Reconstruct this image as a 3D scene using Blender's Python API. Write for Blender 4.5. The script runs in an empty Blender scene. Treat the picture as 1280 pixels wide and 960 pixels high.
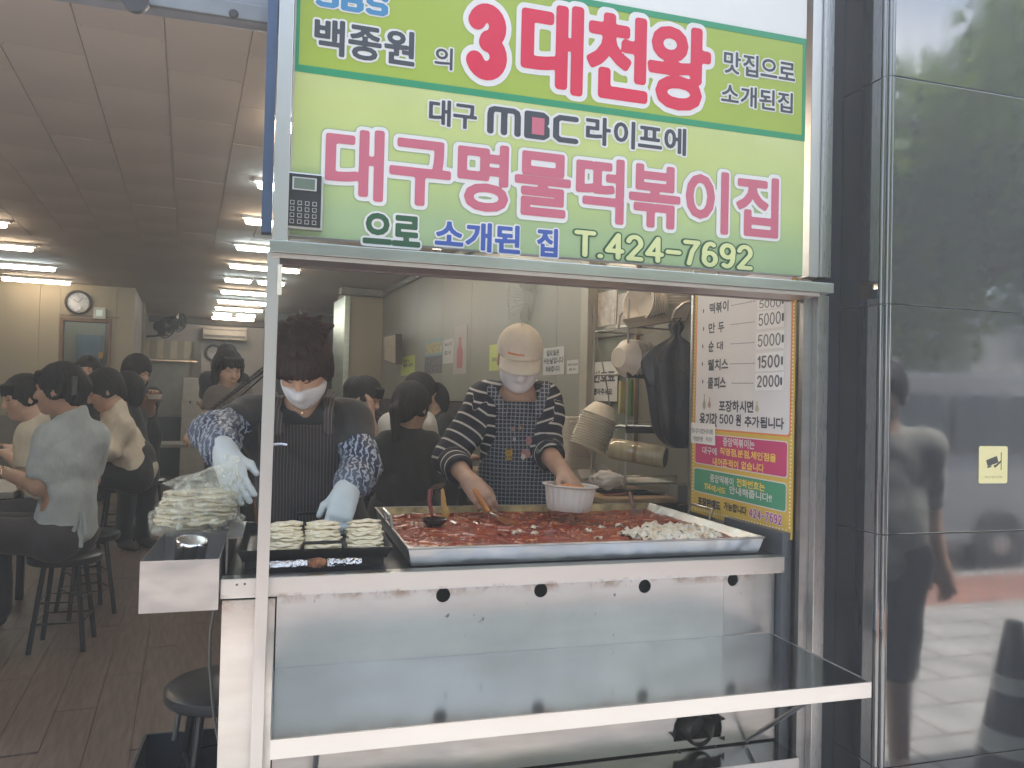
import bpy, bmesh, math, random
import numpy as np
from mathutils import Vector, Matrix, Euler
R=math.radians; PI=math.pi
scn=bpy.context.scene; COL=scn.collection
random.seed(7); RNG=np.random.RandomState(7)
# ---------------------------------------------------------------- camera, world, sun, exposure
CAMZ=1.30; FPX=970.0
YAW,PITCH,ROLL=R(16.5),R(1.1),R(1.4)
_f=Vector((math.sin(YAW)*math.cos(PITCH),math.cos(YAW)*math.cos(PITCH),math.sin(PITCH)))
_r0=Vector((math.cos(YAW),-math.sin(YAW),0)); _u0=_r0.cross(_f)
_r=_r0*math.cos(ROLL)+_u0*math.sin(ROLL); _u=_u0*math.cos(ROLL)-_r0*math.sin(ROLL)
CP=Vector((0,0,CAMZ))
cd=bpy.data.cameras.new('camera'); cam=bpy.data.objects.new('camera',cd); COL.objects.link(cam)
cam.matrix_world=Matrix(((_r.x,_u.x,-_f.x,CP.x),(_r.y,_u.y,-_f.y,CP.y),(_r.z,_u.z,-_f.z,CP.z),(0,0,0,1)))
cd.sensor_width=36; cd.lens=36*FPX/1280; cd.clip_end=500; cd.clip_start=0.02
scn.camera=cam
SUN_EL,SUN_AZ=R(58),R(68)          # azimuth measured from +Y towards +X
wd=bpy.data.worlds.new("World"); scn.world=wd; wd.use_nodes=True
nt=wd.node_tree; bg=nt.nodes['Background']
sky=nt.nodes.new('ShaderNodeTexSky'); sky.sky_type='NISHITA'; sky.sun_disc=False
sky.sun_elevation=SUN_EL; sky.sun_rotation=SUN_AZ; sky.air_density=1.2; sky.dust_density=2.0; sky.ozone_density=1.0
tc=nt.nodes.new('ShaderNodeTexCoord'); cn_=nt.nodes.new('ShaderNodeTexNoise'); cn_.inputs['Scale'].default_value=2.6; cn_.inputs['Detail'].default_value=7; cn_.inputs['Roughness'].default_value=.6
cm_=nt.nodes.new('ShaderNodeMapping'); cm_.inputs['Scale'].default_value=(1,1,2.2); nt.links.new(tc.outputs['Generated'],cm_.inputs[0]); nt.links.new(cm_.outputs[0],cn_.inputs['Vector'])
cr_=nt.nodes.new('ShaderNodeValToRGB'); cr_.color_ramp.elements[0].position=.48; cr_.color_ramp.elements[1].position=.74; nt.links.new(cn_.outputs[0],cr_.inputs[0])
cx_=nt.nodes.new('ShaderNodeMix'); cx_.data_type='RGBA'; nt.links.new(cr_.outputs[0],cx_.inputs[0]); nt.links.new(sky.outputs[0],cx_.inputs[6]); cx_.inputs[7].default_value=(9.5,9.6,9.8,1)
nt.links.new(cx_.outputs[2],bg.inputs[0]); bg.inputs[1].default_value=0.15
sd=bpy.data.lights.new('sun','SUN'); sd.energy=5.0; sd.angle=R(0.5); sd.color=(1,.96,.90)
so=bpy.data.objects.new('sun',sd); COL.objects.link(so)
sv=Vector((math.sin(SUN_AZ)*math.cos(SUN_EL),math.cos(SUN_AZ)*math.cos(SUN_EL),math.sin(SUN_EL)))
so.rotation_euler=sv.to_track_quat('Z','Y').to_euler(); so.location=(0,0,20)
scn.view_settings.view_transform='Standard'; scn.view_settings.look='None'
scn.view_settings.exposure=1.72; scn.view_settings.gamma=1
scn.cycles.max_bounces=8; scn.cycles.glossy_bounces=5; scn.cycles.transmission_bounces=6; scn.cycles.transparent_max_bounces=12
scn.cycles.diffuse_bounces=5
# ---------------------------------------------------------------- picture helpers: a pixel of the 1280x960 photograph to a point on a plane
def ray(px,py): return (_f+_r*((px-640)/FPX)-_u*((py-480)/FPX))
def at(px,py,Y):
    d=ray(px,py); return CP+d*(Y/d.y)
def atx(px,py,X):
    d=ray(px,py); return CP+d*(X/d.x)
def atz(px,py,Z):
    d=ray(px,py); return CP+d*((Z-CAMZ)/d.z)
def atd(px,py,D):
    d=ray(px,py); return CP+d*D
IA=R(6.2)                          # the room behind is turned a little against the street front
IM=Matrix.Rotation(IA,4,'Z'); II=IM.inverted()
def ati(px,py,Y):                  # on the plane Y'=Y of the room; answer in room coordinates
    d=II.to_3x3()@ray(px,py); return CP+d*(Y/d.y)
def atix(px,py,X):
    d=II.to_3x3()@ray(px,py); return CP+d*(X/d.x)
# ---------------------------------------------------------------- materials
def nodes(name):
    m=bpy.data.materials.new(name); m.use_nodes=True
    return m,m.node_tree,m.node_tree.nodes['Principled BSDF']
def L(t,a,b): t.links.new(a,b)
def mixc(t,fac,a,b,blend='MIX'):
    n=t.nodes.new('ShaderNodeMix'); n.data_type='RGBA'; n.blend_type=blend
    for k,v in ((0,fac),(6,a),(7,b)):
        if isinstance(v,(int,float)): n.inputs[k].default_value=v
        elif isinstance(v,tuple): n.inputs[k].default_value=(*v[:3],1)
        else: L(t,v,n.inputs[k])
    return n.outputs[2]
def math_(t,op,a,b=0.5,c=None,clamp=False):
    n=t.nodes.new('ShaderNodeMath'); n.operation=op; n.use_clamp=clamp
    for k,v in enumerate((a,b,c)):
        if v is None: continue
        if isinstance(v,(int,float)): n.inputs[k].default_value=v
        else: L(t,v,n.inputs[k])
    return n.outputs[0]
def coords(t,scale=(1,1,1),kind='Object',rot=(0,0,0)):
    tc=t.nodes.new('ShaderNodeTexCoord'); mp=t.nodes.new('ShaderNodeMapping')
    mp.inputs['Scale'].default_value=scale; mp.inputs['Rotation'].default_value=rot
    L(t,tc.outputs[kind],mp.inputs[0]); return mp.outputs[0]
def noise(t,vec,scale,detail=4,rough=.55):
    n=t.nodes.new('ShaderNodeTexNoise'); n.inputs['Scale'].default_value=scale
    n.inputs['Detail'].default_value=detail; n.inputs['Roughness'].default_value=rough
    if vec is not None: L(t,vec,n.inputs['Vector'])
    return n.outputs[0]
def ramp(t,fac,stops):
    n=t.nodes.new('ShaderNodeValToRGB'); L(t,fac,n.inputs[0]); e=n.color_ramp.elements
    while len(e)<len(stops): e.new(.5)
    for k,(p,c) in enumerate(stops):
        e[k].position=p; e[k].color=(*c,1) if isinstance(c,tuple) else (c,c,c,1)
    return n.outputs[0]
def bump(t,b,h,strength=.3,dist=.01):
    n=t.nodes.new('ShaderNodeBump'); n.inputs['Strength'].default_value=strength; n.inputs['Distance'].default_value=dist
    L(t,h,n.inputs['Height']); L(t,n.outputs[0],b.inputs['Normal']); return n
MATS={}
def M(name,col=(.5,.5,.5),rough=.5,metal=0,var=.12,vscale=9,bmp=0,bscale=60,stretch=(1,1,1),spec=.5,**kw):
    if name in MATS: return MATS[name]
    m,t,b=nodes(name); MATS[name]=m
    c=coords(t,stretch)
    n=noise(t,c,vscale)
    lo=tuple(max(0,x*(1-var)) for x in col); hi=tuple(min(1,x*(1+var)) for x in col)
    L(t,ramp(t,n,[(.3,lo),(.7,hi)]),b.inputs['Base Color'])
    b.inputs['Roughness'].default_value=rough; b.inputs['Metallic'].default_value=metal
    b.inputs['Specular IOR Level'].default_value=spec
    if bmp: bump(t,b,noise(t,c,bscale,3),bmp,.004)
    for k,v in kw.items(): b.inputs[k.replace('_',' ')].default_value=v
    return m
def steel(name,col=(.62,.62,.61),rough=.28,wave=.25,stain=(.32,.17,.08),stain_amt=0.0,specks=0,brush=(1,1,60),zs=None,smudge=.12,wscale=3.2):
    if name in MATS: return MATS[name]
    m,t,b=nodes(name); MATS[name]=m
    c=coords(t); cb=coords(t,brush)
    n1=noise(t,c,2.3,5); n2=noise(t,cb,14,3)
    base=ramp(t,n1,[(.25,tuple(x*(1-smudge) for x in col)),(.75,tuple(min(1,x*(1+smudge)) for x in col))])
    if smudge>.07:
        base=mixc(t,.55,base,ramp(t,noise(t,coords(t,(.8,.8,4.5)),3.4,6,.62),[(.32,.36),(.68,.60)]),'OVERLAY')
    if stain_amt:
        s=noise(t,c,11,8,.7); sm=ramp(t,s,[(.62-stain_amt*.25,0.0),(.72-stain_amt*.2,1.0)])
        if zs:                                   # stains gather near the heights where spills run: (z, falloff)
            sx=t.nodes.new('ShaderNodeSeparateXYZ'); L(t,coords(t),sx.inputs[0])
            g=math_(t,'SUBTRACT',1,math_(t,'DIVIDE',math_(t,'ABSOLUTE',math_(t,'SUBTRACT',sx.outputs[2],zs[0])),zs[1]),clamp=True)
            sm=math_(t,'MULTIPLY',sm,g)
        base=mixc(t,math_(t,'MULTIPLY',sm,.8),base,stain)
        L(t,math_(t,'SUBTRACT',1,math_(t,'MULTIPLY',sm,.8)),b.inputs['Metallic'])
    else: b.inputs['Metallic'].default_value=1
    if specks:
        sp=ramp(t,noise(t,coords(t,(1,1,.7)),34,6,.72),[(.640,0.0),(.655,specks)]); gate=ramp(t,noise(t,c,3.1,2),[(.50,0.0),(.58,1.0)])
        base=mixc(t,math_(t,'MULTIPLY',sp,gate),base,(.06,.055,.05))
    L(t,base,b.inputs['Base Color'])
    rr=t.nodes.new('ShaderNodeMapRange'); L(t,n2,rr.inputs[0]); rr.inputs[3].default_value=rough*.8; rr.inputs[4].default_value=rough*1.25
    L(t,rr.outputs[0],b.inputs['Roughness'])
    h=math_(t,'ADD',math_(t,'MULTIPLY',noise(t,c,wscale,2),1.0),math_(t,'MULTIPLY',n2,.004))
    bump(t,b,h,wave,.03)
    return m
def emis(name,col,strength):
    if name in MATS: return MATS[name]
    m,t,b=nodes(name); MATS[name]=m
    b.inputs['Base Color'].default_value=(.8,.8,.8,1); b.inputs['Emission Color'].default_value=(*col,1); b.inputs['Emission Strength'].default_value=strength
    return m
# ---------------------------------------------------------------- objects
WM={}
def thing(name,label,cat,loc=(0,0,0),rotz=0,group=None):
    o=bpy.data.objects.new(name,None); COL.objects.link(o); o.empty_display_size=.1
    o.location=loc; o.rotation_euler=(0,0,rotz); WM[o.name]=Matrix.Translation(loc)@Matrix.Rotation(rotz,4,'Z')
    o['label']=label; o['category']=cat
    if group: o['group']=group
    return o
def tag(o,label=None,cat=None,group=None,kind=None):
    if label: o['label']=label
    if cat: o['category']=cat
    if group: o['group']=group
    if kind: o['kind']=kind
    return o
def link(name,me,mat,parent=None,smooth=False):
    """mesh given in world coordinates; put under parent in the parent's own space"""
    o=bpy.data.objects.new(name,me); COL.objects.link(o)
    if mat is not None:
        if len(me.materials)==0: me.materials.append(mat)
    if parent is not None:
        W=WM.get(parent.name)
        if W is None:                    # a mesh parent: find its world frame up the chain
            p=parent; W=Matrix.Identity(4)
            while p is not None:
                if p.name in WM: W=WM[p.name]; break
                p=p.parent
        me.transform(W.inverted()); o.parent=parent
        WM[o.name]=W
    else: WM[o.name]=Matrix.Identity(4)
    if smooth:
        me.polygons.foreach_set('use_smooth',[True]*len(me.polygons))
    me.update(); return o
class MB:
    def __init__(s,X=None): s.v=[];s.f=[];s.X=X or Matrix.Identity(4); s.mi=[]; s.cur=0
    def add(s,vs,fs,X=None):
        b=len(s.v); T=s.X@X if X is not None else s.X
        s.v+=[T@Vector(p) for p in vs]; s.f+=[tuple(b+i for i in f) for f in fs]; s.mi+=[s.cur]*len(fs); return s
    def box(s,x0,x1,y0,y1,z0,z1,X=None):
        if x0>x1:x0,x1=x1,x0
        if y0>y1:y0,y1=y1,y0
        if z0>z1:z0,z1=z1,z0
        v=[(x,y,z) for z in (z0,z1) for y in (y0,y1) for x in (x0,x1)]
        return s.add(v,[(0,2,3,1),(4,5,7,6),(0,1,5,4),(2,6,7,3),(0,4,6,2),(1,3,7,5)],X)
    def quad(s,a,b,c,d): return s.add([a,b,c,d],[(0,1,2,3)])
    def slab(s,pts,n,th):            # polygon pts extruded along n by th
        n=Vector(n)*th; k=len(pts); p=[Vector(q) for q in pts]; v=p+[q+n for q in p]
        return s.add(v,[tuple(range(k-1,-1,-1)),tuple(range(k,2*k))]+[(i,(i+1)%k,(i+1)%k+k,i+k) for i in range(k)])
    def tube(s,pts,r,seg=8,close=False):
        pts=[Vector(p) for p in pts]; n=len(pts); rs=r if isinstance(r,(list,tuple)) else [r]*n
        vs=[];prev=None
        for i,p in enumerate(pts):
            a=pts[(i-1)%n] if (i>0 or close) else p; b=pts[(i+1)%n] if (i<n-1 or close) else p
            d=(b-a).normalized()
            if prev is None:
                u=d.cross(Vector((0,0,1)))
                if u.length<.1: u=d.cross(Vector((1,0,0)))
            else: u=prev-d*prev.dot(d)
            u.normalize(); prev=u; w=d.cross(u)
            for k in range(seg):
                t=2*PI*k/seg; vs.append(p+(u*math.cos(t)+w*math.sin(t))*rs[i])
        fs=[]
        for i in range(n if close else n-1):
            j=(i+1)%n
            for k in range(seg):
                l=(k+1)%seg; fs.append((i*seg+k,i*seg+l,j*seg+l,j*seg+k))
        if not close: fs+=[tuple(range(seg-1,-1,-1)),tuple((n-1)*seg+k for k in range(seg))]
        return s.add(vs,fs)
    def lathe(s,prof,c=(0,0,0),seg=32,X=None,flute=0,nf=0):   # prof list of (r,z)
        vs=[];fs=[]; n=len(prof)
        for (r,z) in prof:
            for k in range(seg):
                t=2*PI*k/seg; q=r*(1+(flute*math.cos(nf*t) if r>.02 else 0)); vs.append((c[0]+q*math.cos(t),c[1]+q*math.sin(t),c[2]+z))
        for i in range(n-1):
            for k in range(seg):
                l=(k+1)%seg; fs.append((i*seg+k,i*seg+l,(i+1)*seg+l,(i+1)*seg+k))
        if prof[0][0]>1e-5: fs.append(tuple(range(seg-1,-1,-1)))
        if prof[-1][0]>1e-5: fs.append(tuple((n-1)*seg+k for k in range(seg)))
        return s.add(vs,fs,X)
    def mesh(s,name):
        me=bpy.data.meshes.new(name); me.from_pydata([tuple(v) for v in s.v],[],s.f)
        return me
    def build(s,name,mat,parent=None,smooth=False,bev=0,weld=False,mats=None):
        me=s.mesh(name)
        bm=bmesh.new(); bm.from_mesh(me)
        if mats:
            bm.faces.ensure_lookup_table()
            for k,f in enumerate(bm.faces): f.material_index=s.mi[k]
        bmesh.ops.remove_doubles(bm,verts=bm.verts,dist=1e-6)
        bmesh.ops.recalc_face_normals(bm,faces=bm.faces)
        if bev: bmesh.ops.bevel(bm,geom=[e for e in bm.edges if e.is_manifold and e.calc_face_angle(0)>.5],offset=bev,segments=2,affect='EDGES',profile=.7)
        bm.to_mesh(me); bm.free()
        if mats:
            for q in mats: me.materials.append(q)
        o=link(name,me,mat,parent,smooth)
        if smooth and bev==0:
            try: me.set_sharp_from_angle(angle=R(40))
            except Exception: pass
        return o
def clone(root,M4=None,label=None,group=None,depth=2):
    """copy a thing with its parts and sub-parts"""
    def cp(o,par):
        c=o.copy(); COL.objects.link(c)
        if par is not None: c.parent=par
        WM[c.name]=WM.get(o.name,Matrix.Identity(4)).copy()
        for ch in kids(o): cp(ch,c)
        return c
    r=cp(root,None)
    if M4 is not None: r.matrix_world=M4
    if label: r['label']=label
    if group: r['group']=group
    return r
_K={}
def kids(o):
    return [q for q in bpy.data.objects if q.parent==o]
def TR(x,y,z,rz=0): return Matrix.Translation((x,y,z))@Matrix.Rotation(rz,4,'Z')
def struct(o): o['kind']='structure'; return o
# ---------------------------------------------------------------- lettering: glyph outlines thickened through a 2-D distance field
def glyph_tris(s,sp=1.0):
    c=bpy.data.curves.new('g','FONT'); c.body=s; c.size=1; c.resolution_u=3; c.space_character=sp
    o=bpy.data.objects.new('g',c); COL.objects.link(o)
    me=bpy.data.meshes.new_from_object(o.evaluated_get(bpy.context.evaluated_depsgraph_get()))
    V=np.array([v.co[:2] for v in me.vertices]) if len(me.vertices) else np.zeros((0,2))
    me.calc_loop_triangles(); T=np.array([t.vertices[:] for t in me.loop_triangles]) if len(me.loop_triangles) else np.zeros((0,3),int)
    cnt={}
    bm=bmesh.new(); bm.from_mesh(me); bmesh.ops.remove_doubles(bm,verts=bm.verts,dist=1e-5)
    E=np.array([[e.verts[0].co[:2],e.verts[1].co[:2]] for e in bm.edges if len(e.link_faces)==1]); bm.free()
    bpy.data.objects.remove(o); bpy.data.meshes.remove(me); bpy.data.curves.remove(c)
    return V,T,E
def seg_dist(PX,PY,A,B,rad=None):
    d=np.full(PX.shape,1e3)
    for i in range(len(A)):
        a=A[i];b=B[i];ab=b-a;l=max(1e-9,ab@ab)
        t=np.clip(((PX-a[0])*ab[0]+(PY-a[1])*ab[1])/l,0,1)
        q=np.hypot(PX-a[0]-t*ab[0],PY-a[1]-t*ab[1])
        if rad is not None: q=q-rad[i]
        np.minimum(d,q,out=d)
    return d
def march2(F,xs,ys,lvl):
    """filled contour of F<lvl as verts, polys (cells); full cells merged along rows"""
    G=F-lvl; nx,ny=len(xs),len(ys); vs=[];fs=[];cache={}
    def P(x,y):
        k=(round(x,6),round(y,6))
        if k not in cache: cache[k]=len(vs); vs.append((x,y))
        return cache[k]
    ins=G<0
    for j in range(ny-1):
        run=None
        rowfull=ins[:-1,j]&ins[1:,j]&ins[:-1,j+1]&ins[1:,j+1]; rowany=ins[:-1,j]|ins[1:,j]|ins[:-1,j+1]|ins[1:,j+1]
        for i in np.nonzero(rowany)[0]:
            if rowfull[i]:
                if run is None: run=i
                if i+1<nx-1 and rowfull[i+1]: continue
                fs.append((P(xs[run],ys[j]),P(xs[i+1],ys[j]),P(xs[i+1],ys[j+1]),P(xs[run],ys[j+1]))); run=None
                continue
            c=[(i,j),(i+1,j),(i+1,j+1),(i,j+1)]; poly=[]
            for k in range(4):
                a=c[k];b=c[(k+1)%4];ga=G[a];gb=G[b]
                if ga<0: poly.append(P(xs[a[0]],ys[a[1]]))
                if (ga<0)!=(gb<0):
                    t=ga/(ga-gb); poly.append(P(xs[a[0]]+(xs[b[0]]-xs[a[0]])*t,ys[a[1]]+(ys[b[1]]-ys[a[1]])*t))
            q=[]
            for p in poly:
                if p not in q: q.append(p)
            if len(q)>=3: fs.append(tuple(q))
    return vs,fs
_GC={}
def glyph_field(ch,sx=1.0,sy=1.0,res=1/44,pad=.16):
    key=(ch,round(sx,3),round(sy,3),res)
    if key in _GC: return _GC[key]
    V,T,E=glyph_tris(ch)
    if len(V)==0: return None
    S=np.array([sx,sy]); V=V*S; E=E*S
    x0,y0=V.min(0)-pad; x1,y1=V.max(0)+pad
    xs=np.arange(x0,x1+res,res); ys=np.arange(y0,y1+res,res)
    PX,PY=np.meshgrid(xs,ys,indexing='ij')
    d=seg_dist(PX,PY,E[:,0],E[:,1]); ins=np.zeros(PX.shape,bool)
    for t in T:
        a,b,c=V[t]
        def s_(p,q): return (PX-p[0])*(q[1]-p[1])-(PY-p[1])*(q[0]-p[0])
        u,v,w=s_(a,b),s_(b,c),s_(c,a); ins|=((u>=0)&(v>=0)&(w>=0))|((u<=0)&(v<=0)&(w<=0))
    F=np.where(ins,-d,d); r=(F,xs,ys,V.min(0),V.max(0)); _GC[key]=r; return r
def strokes_field(lines,w,res=.02,pad=.16):
    """lines: list of polylines (x,y[,w]) in em units; returns field"""
    A=[];B=[];Rr=[]
    for ln in lines:
        for p,q in zip(ln[:-1],ln[1:]): A.append(p);B.append(q);Rr.append(w)
    A=np.array(A,float);B=np.array(B,float)
    mn=np.minimum(A.min(0),B.min(0))-w; mx=np.maximum(A.max(0),B.max(0))+w
    xs=np.arange(mn[0]-pad,mx[0]+pad,res); ys=np.arange(mn[1]-pad,mx[1]+pad,res)
    PX,PY=np.meshgrid(xs,ys,indexing='ij')
    return seg_dist(PX,PY,A,B,Rr),xs,ys,mn,mx
def text_fields(s,adv_space=.35,gap=.05,sx=1.0,sy=1.0,res=1/44,custom=None,cell=None,ref=True):
    """list of (field, dx) and overall width/height box"""
    out=[];x=0;lo=1e9;hi=-1e9
    for ch in s:
        if ch==' ': x+=adv_space*sx; continue
        g=custom[ch] if custom and ch in custom else glyph_field(ch,sx,sy,res)
        if g is None: continue
        F,xs,ys,mn,mx=g
        w=mx[0]-mn[0]
        if cell and ord(ch)>0x1100 and not (custom and ch in custom):
            cw=cell*sx; dx=x+(cw-w)/2-mn[0]; x+=cw
        else: dx=x-mn[0]; x+=w+gap*sx
        out.append((F,xs+dx,ys)); lo=min(lo,mn[1]);hi=max(hi,mx[1])
    return out,x,lo,hi
def letter(parent,name,s,org,ux,uz,nrm,box,layers,custom=None,cell=.92,gap=.07,res=1/44,adv=.35,thick=0.0):
    """box=(x0,x1,z0,z1) on the plane; layers=[(offset_em,material,lift)] from the back to the front"""
    x0,x1,z0,z1=box; H=z1-z0; Wd=x1-x0
    flds,w,lo,hi=text_fields(s,custom=custom,cell=cell,gap=gap,res=res,adv_space=adv)
    kx=Wd/w; ky=H/(hi-lo)
    a=max(.55,min(1.8,kx/ky))
    outs=[]
    if abs(a-1)>.06 and not custom:          # keep stroke weight even when the type is condensed
        flds,w,lo,hi=text_fields(s,custom=custom,cell=cell,gap=gap,res=res,adv_space=adv,sx=a); kx=Wd/w; ky=H/(hi-lo)
    for n,(off,mat,lift) in enumerate(layers):
        vs=[];fs=[]
        parts=flds
        if off>.055:                          # wide outlines run together: merge neighbours into one field
            X0=min(p[1][0] for p in flds);X1=max(p[1][-1] for p in flds);Y0=min(p[2][0] for p in flds);Y1=max(p[2][-1] for p in flds)
            xs=np.arange(X0,X1+res,res);ys=np.arange(Y0,Y1+res,res);G=np.full((len(xs),len(ys)),.5)
            for F,fx,fy in flds:
                ix=np.searchsorted(xs,fx[0])-1; iy=int(round((fy[0]-Y0)/res)); ix=max(ix,0)
                sh=(fx[0]-xs[ix]); nx=min(F.shape[0],len(xs)-ix); ny=min(F.shape[1],len(ys)-iy)
                sub=G[ix:ix+nx,iy:iy+ny]; np.minimum(sub,F[:nx,:ny],out=sub)
            parts=[(G,xs,ys)]
        for F,xs,ys in parts:
            v,f=march2(F,xs,ys,off); b=len(vs)
            vs+=[tuple(Vector(org)+Vector(ux)*(x0+p[0]*kx)+Vector(uz)*(z0+(p[1]-lo)*ky)+Vector(nrm)*lift) for p in v]; fs+=[tuple(b+i for i in q) for q in f]
        me=bpy.data.meshes.new(name); me.from_pydata(vs,[],fs)
        o=link(name if n==len(layers)-1 else name+'_outline',me,mat,parent); outs.append(o)
    return outs
def arc(cx,cy,r,a0,a1,n=10,ry=None):
    ry=ry or r
    return [(cx+r*math.cos(R(a0+(a1-a0)*k/n)),cy+ry*math.sin(R(a0+(a1-a0)*k/n))) for k in range(n+1)]
# sans digits as strokes (em box 0..1 high, about .56 wide)
def digit_lines(c):
    D={'0':[arc(.28,.5,.21,0,360,24,.42)],
    '1':[[(.08,.74),(.25,.92),(.25,.08)]],
    '2':[arc(.28,.68,.2,165,-25,12,.24)+[(.09,.08),(.49,.08)]],
    '3':[arc(.27,.69,.19,160,-80,12,.23),arc(.27,.29,.21,85,-160,12,.22)],
    '4':[[(.4,.08),(.4,.92),(.06,.32),(.52,.32)]],
    '5':[[(.45,.91),(.14,.91),(.1,.5)]+arc(.27,.34,.21,125,-150,14,.26)],
    '6':[arc(.28,.32,.2,0,360,20,.24),[(.08,.34)]+arc(.3,.55,.21,190,60,10,.37)],
    '7':[[(.07,.91),(.49,.91),(.3,.55),(.2,.08)]],
    '9':[arc(.28,.68,.2,0,360,20,.24),[(.48,.66)]+arc(.26,.45,.21,10,-120,10,.37)],
    'T':[[(.02,.91),(.54,.91)],[(.28,.91),(.28,.08)]],'.':[[(.06,.08),(.08,.08)]],'-':[[(.03,.46),(.4,.46)]]}
    return D[c]
def digits(w,res=.02): return {c:strokes_field(digit_lines(c),w,res) for c in '0123456 7 9 T . -'.replace(' ','')}
# ================================================================ THE SETTING
CEIL=2.47; PX0_=1.56
def tiled(name,cols,rough=.6,metal=0,**kw): return M(name,cols,rough,metal,**kw)
m_ceil=M('ceiling_board',(.60,.53,.465),.9,var=.07,vscale=1.5,bmp=.15,bscale=180)
m_floor=M('vinyl_plank',(.15,.11,.092),.42,var=.35,vscale=5,stretch=(9,1,1),bmp=.12,bscale=30)
m_dark=M('dark_void',(.03,.03,.032),.8)
m_wallc=M('cream_wall_panel',(.33,.285,.20),.6,var=.06,vscale=2,bmp=.05)
m_wallg=M('greenish_wall_panel',(.245,.24,.19),.45,var=.07,vscale=2,bmp=.05)
m_wallw=M('pale_far_wall',(.36,.33,.30),.6,var=.08,vscale=3)
m_pave=M('concrete_paving',(.42,.37,.33),.85,var=.15,vscale=4,bmp=.3,bscale=90)
m_brick=M('red_brick_paving',(.36,.15,.11),.85,var=.25,vscale=8,bmp=.3,bscale=90)
m_asph=M('asphalt',(.06,.06,.062),.9,var=.2,vscale=30,bmp=.5,bscale=200)
m_kerb=M('granite_kerb',(.38,.37,.36),.8,var=.12,vscale=30)
def paver(name,a,b,mortar,bw,bh,sc):
    m,t,bs=nodes(name); MATS[name]=m
    c=coords(t,(sc,sc,sc)); n=t.nodes.new('ShaderNodeTexBrick'); L(t,c,n.inputs[0])
    n.inputs['Color1'].default_value=(*a,1);n.inputs['Color2'].default_value=(*b,1);n.inputs['Mortar'].default_value=(*mortar,1)
    n.inputs['Scale'].default_value=1;n.inputs['Brick Width'].default_value=bw;n.inputs['Row Height'].default_value=bh;n.inputs['Mortar Size'].default_value=.012
    k=mixc(t,.5,n.outputs[0],ramp(t,noise(t,coords(t),3,5),[(.3,.25),(.7,.75)]),'OVERLAY'); L(t,k,bs.inputs['Base Color'])
    bs.inputs['Roughness'].default_value=.85; bump(t,bs,math_(t,'SUBTRACT',1,n.outputs[1]),.4,.004); return m
m_pave=paver('concrete_paving_b',(.43,.415,.39),(.37,.355,.335),(.2,.18,.16),.6,.3,1)
m_brick=paver('brick_paving_b',(.40,.17,.12),(.32,.13,.10),(.2,.16,.13),.22,.11,1)
# ground outside
struct(MB().quad((-42,2.1,-.2),(42,2.1,-.2),(42,-1.3,-.2),(-42,-1.3,-.2)).build('pavement',m_pave))
struct(MB().quad((-42,-1.3,-.2),(42,-1.3,-.2),(42,-2.1,-.2),(-42,-2.1,-.2)).build('brick_pavement',m_brick))
struct(MB().box(-42,80,-2.25,-2.101,-.38,-.196).build('kerb',m_kerb,bev=.01))
struct(MB().quad((-42,-2.25,-.33),(42,-2.25,-.33),(42,-11,-.33),(-42,-11,-.33)).build('road',m_asph))
struct(MB().quad((-42,-11,-.32),(42,-11,-.32),(42,-48,-.32),(-42,-48,-.32)).build('ground',M('far_ground',(.10,.11,.07),.9,var=.3,vscale=.4)))
struct(MB().quad((-42,20,-.4),(42,20,-.4),(42,-11,-.4),(-42,-11,-.4)).build('under_ground',m_dark))
# interior floor of planks and ceiling of boards
struct(MB().box(-7,PX0_,1.86,2.6,-.21,-.012).build('threshold_step',m_kerb,bev=.004))
fl=struct(MB(IM).box(-3.1,2.1,2.25,13.5,-.10,-.006).build('floor',m_floor))
mp=MB().box(-.073,.073,-.598,.598,-.006,0).mesh('plank'); mp.materials.append(m_floor)
for i in range(-14,14):
    for j in range(5):
        x=.15*i+.075; y=2.9+1.2*j+(i*.37%1.2)
        o=bpy.data.objects.new('plank',mp); COL.objects.link(o); o.parent=fl
        o.matrix_local=IM@TR(x,y,random.uniform(-.0006,0)); WM[o.name]=Matrix.Identity(4)
ce=struct(MB(IM).box(-3.1,2.1,1.9,13.5,CEIL+.006,CEIL+.1).build('ceiling',m_ceil))
mt=MB().box(-.1295,.1295,-.2585,.2585,-.002,.006).mesh('ceiling_board'); mt.materials.append(m_ceil)
for i in range(-7,5):
    for j in range(9):
        o=bpy.data.objects.new('ceiling_board',mt); COL.objects.link(o); o.parent=ce
        o.matrix_local=IM@TR(.262*i+.03,2.3+.52*j+(.26 if i%2 else 0),CEIL+random.uniform(-.0015,.0008)); WM[o.name]=Matrix.Identity(4)
# small round plugs over the board screws
pl=MB(IM)
for i in range(-6,4):
    for j in range(16):
        x=.262*i-.101; y=2.05+.26*j+(.26 if i%2 else 0)*0
        for dx in (-.012,.012):
            if random.random()<.6: pl.lathe([(.003,0),(.0,-.0006)],(x+dx,y+random.uniform(-.01,.01),CEIL-.0025),6)
tag(pl.build('screw_hole',M('screw_dark',(.12,.1,.09),.8),ce),kind='stuff')
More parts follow.
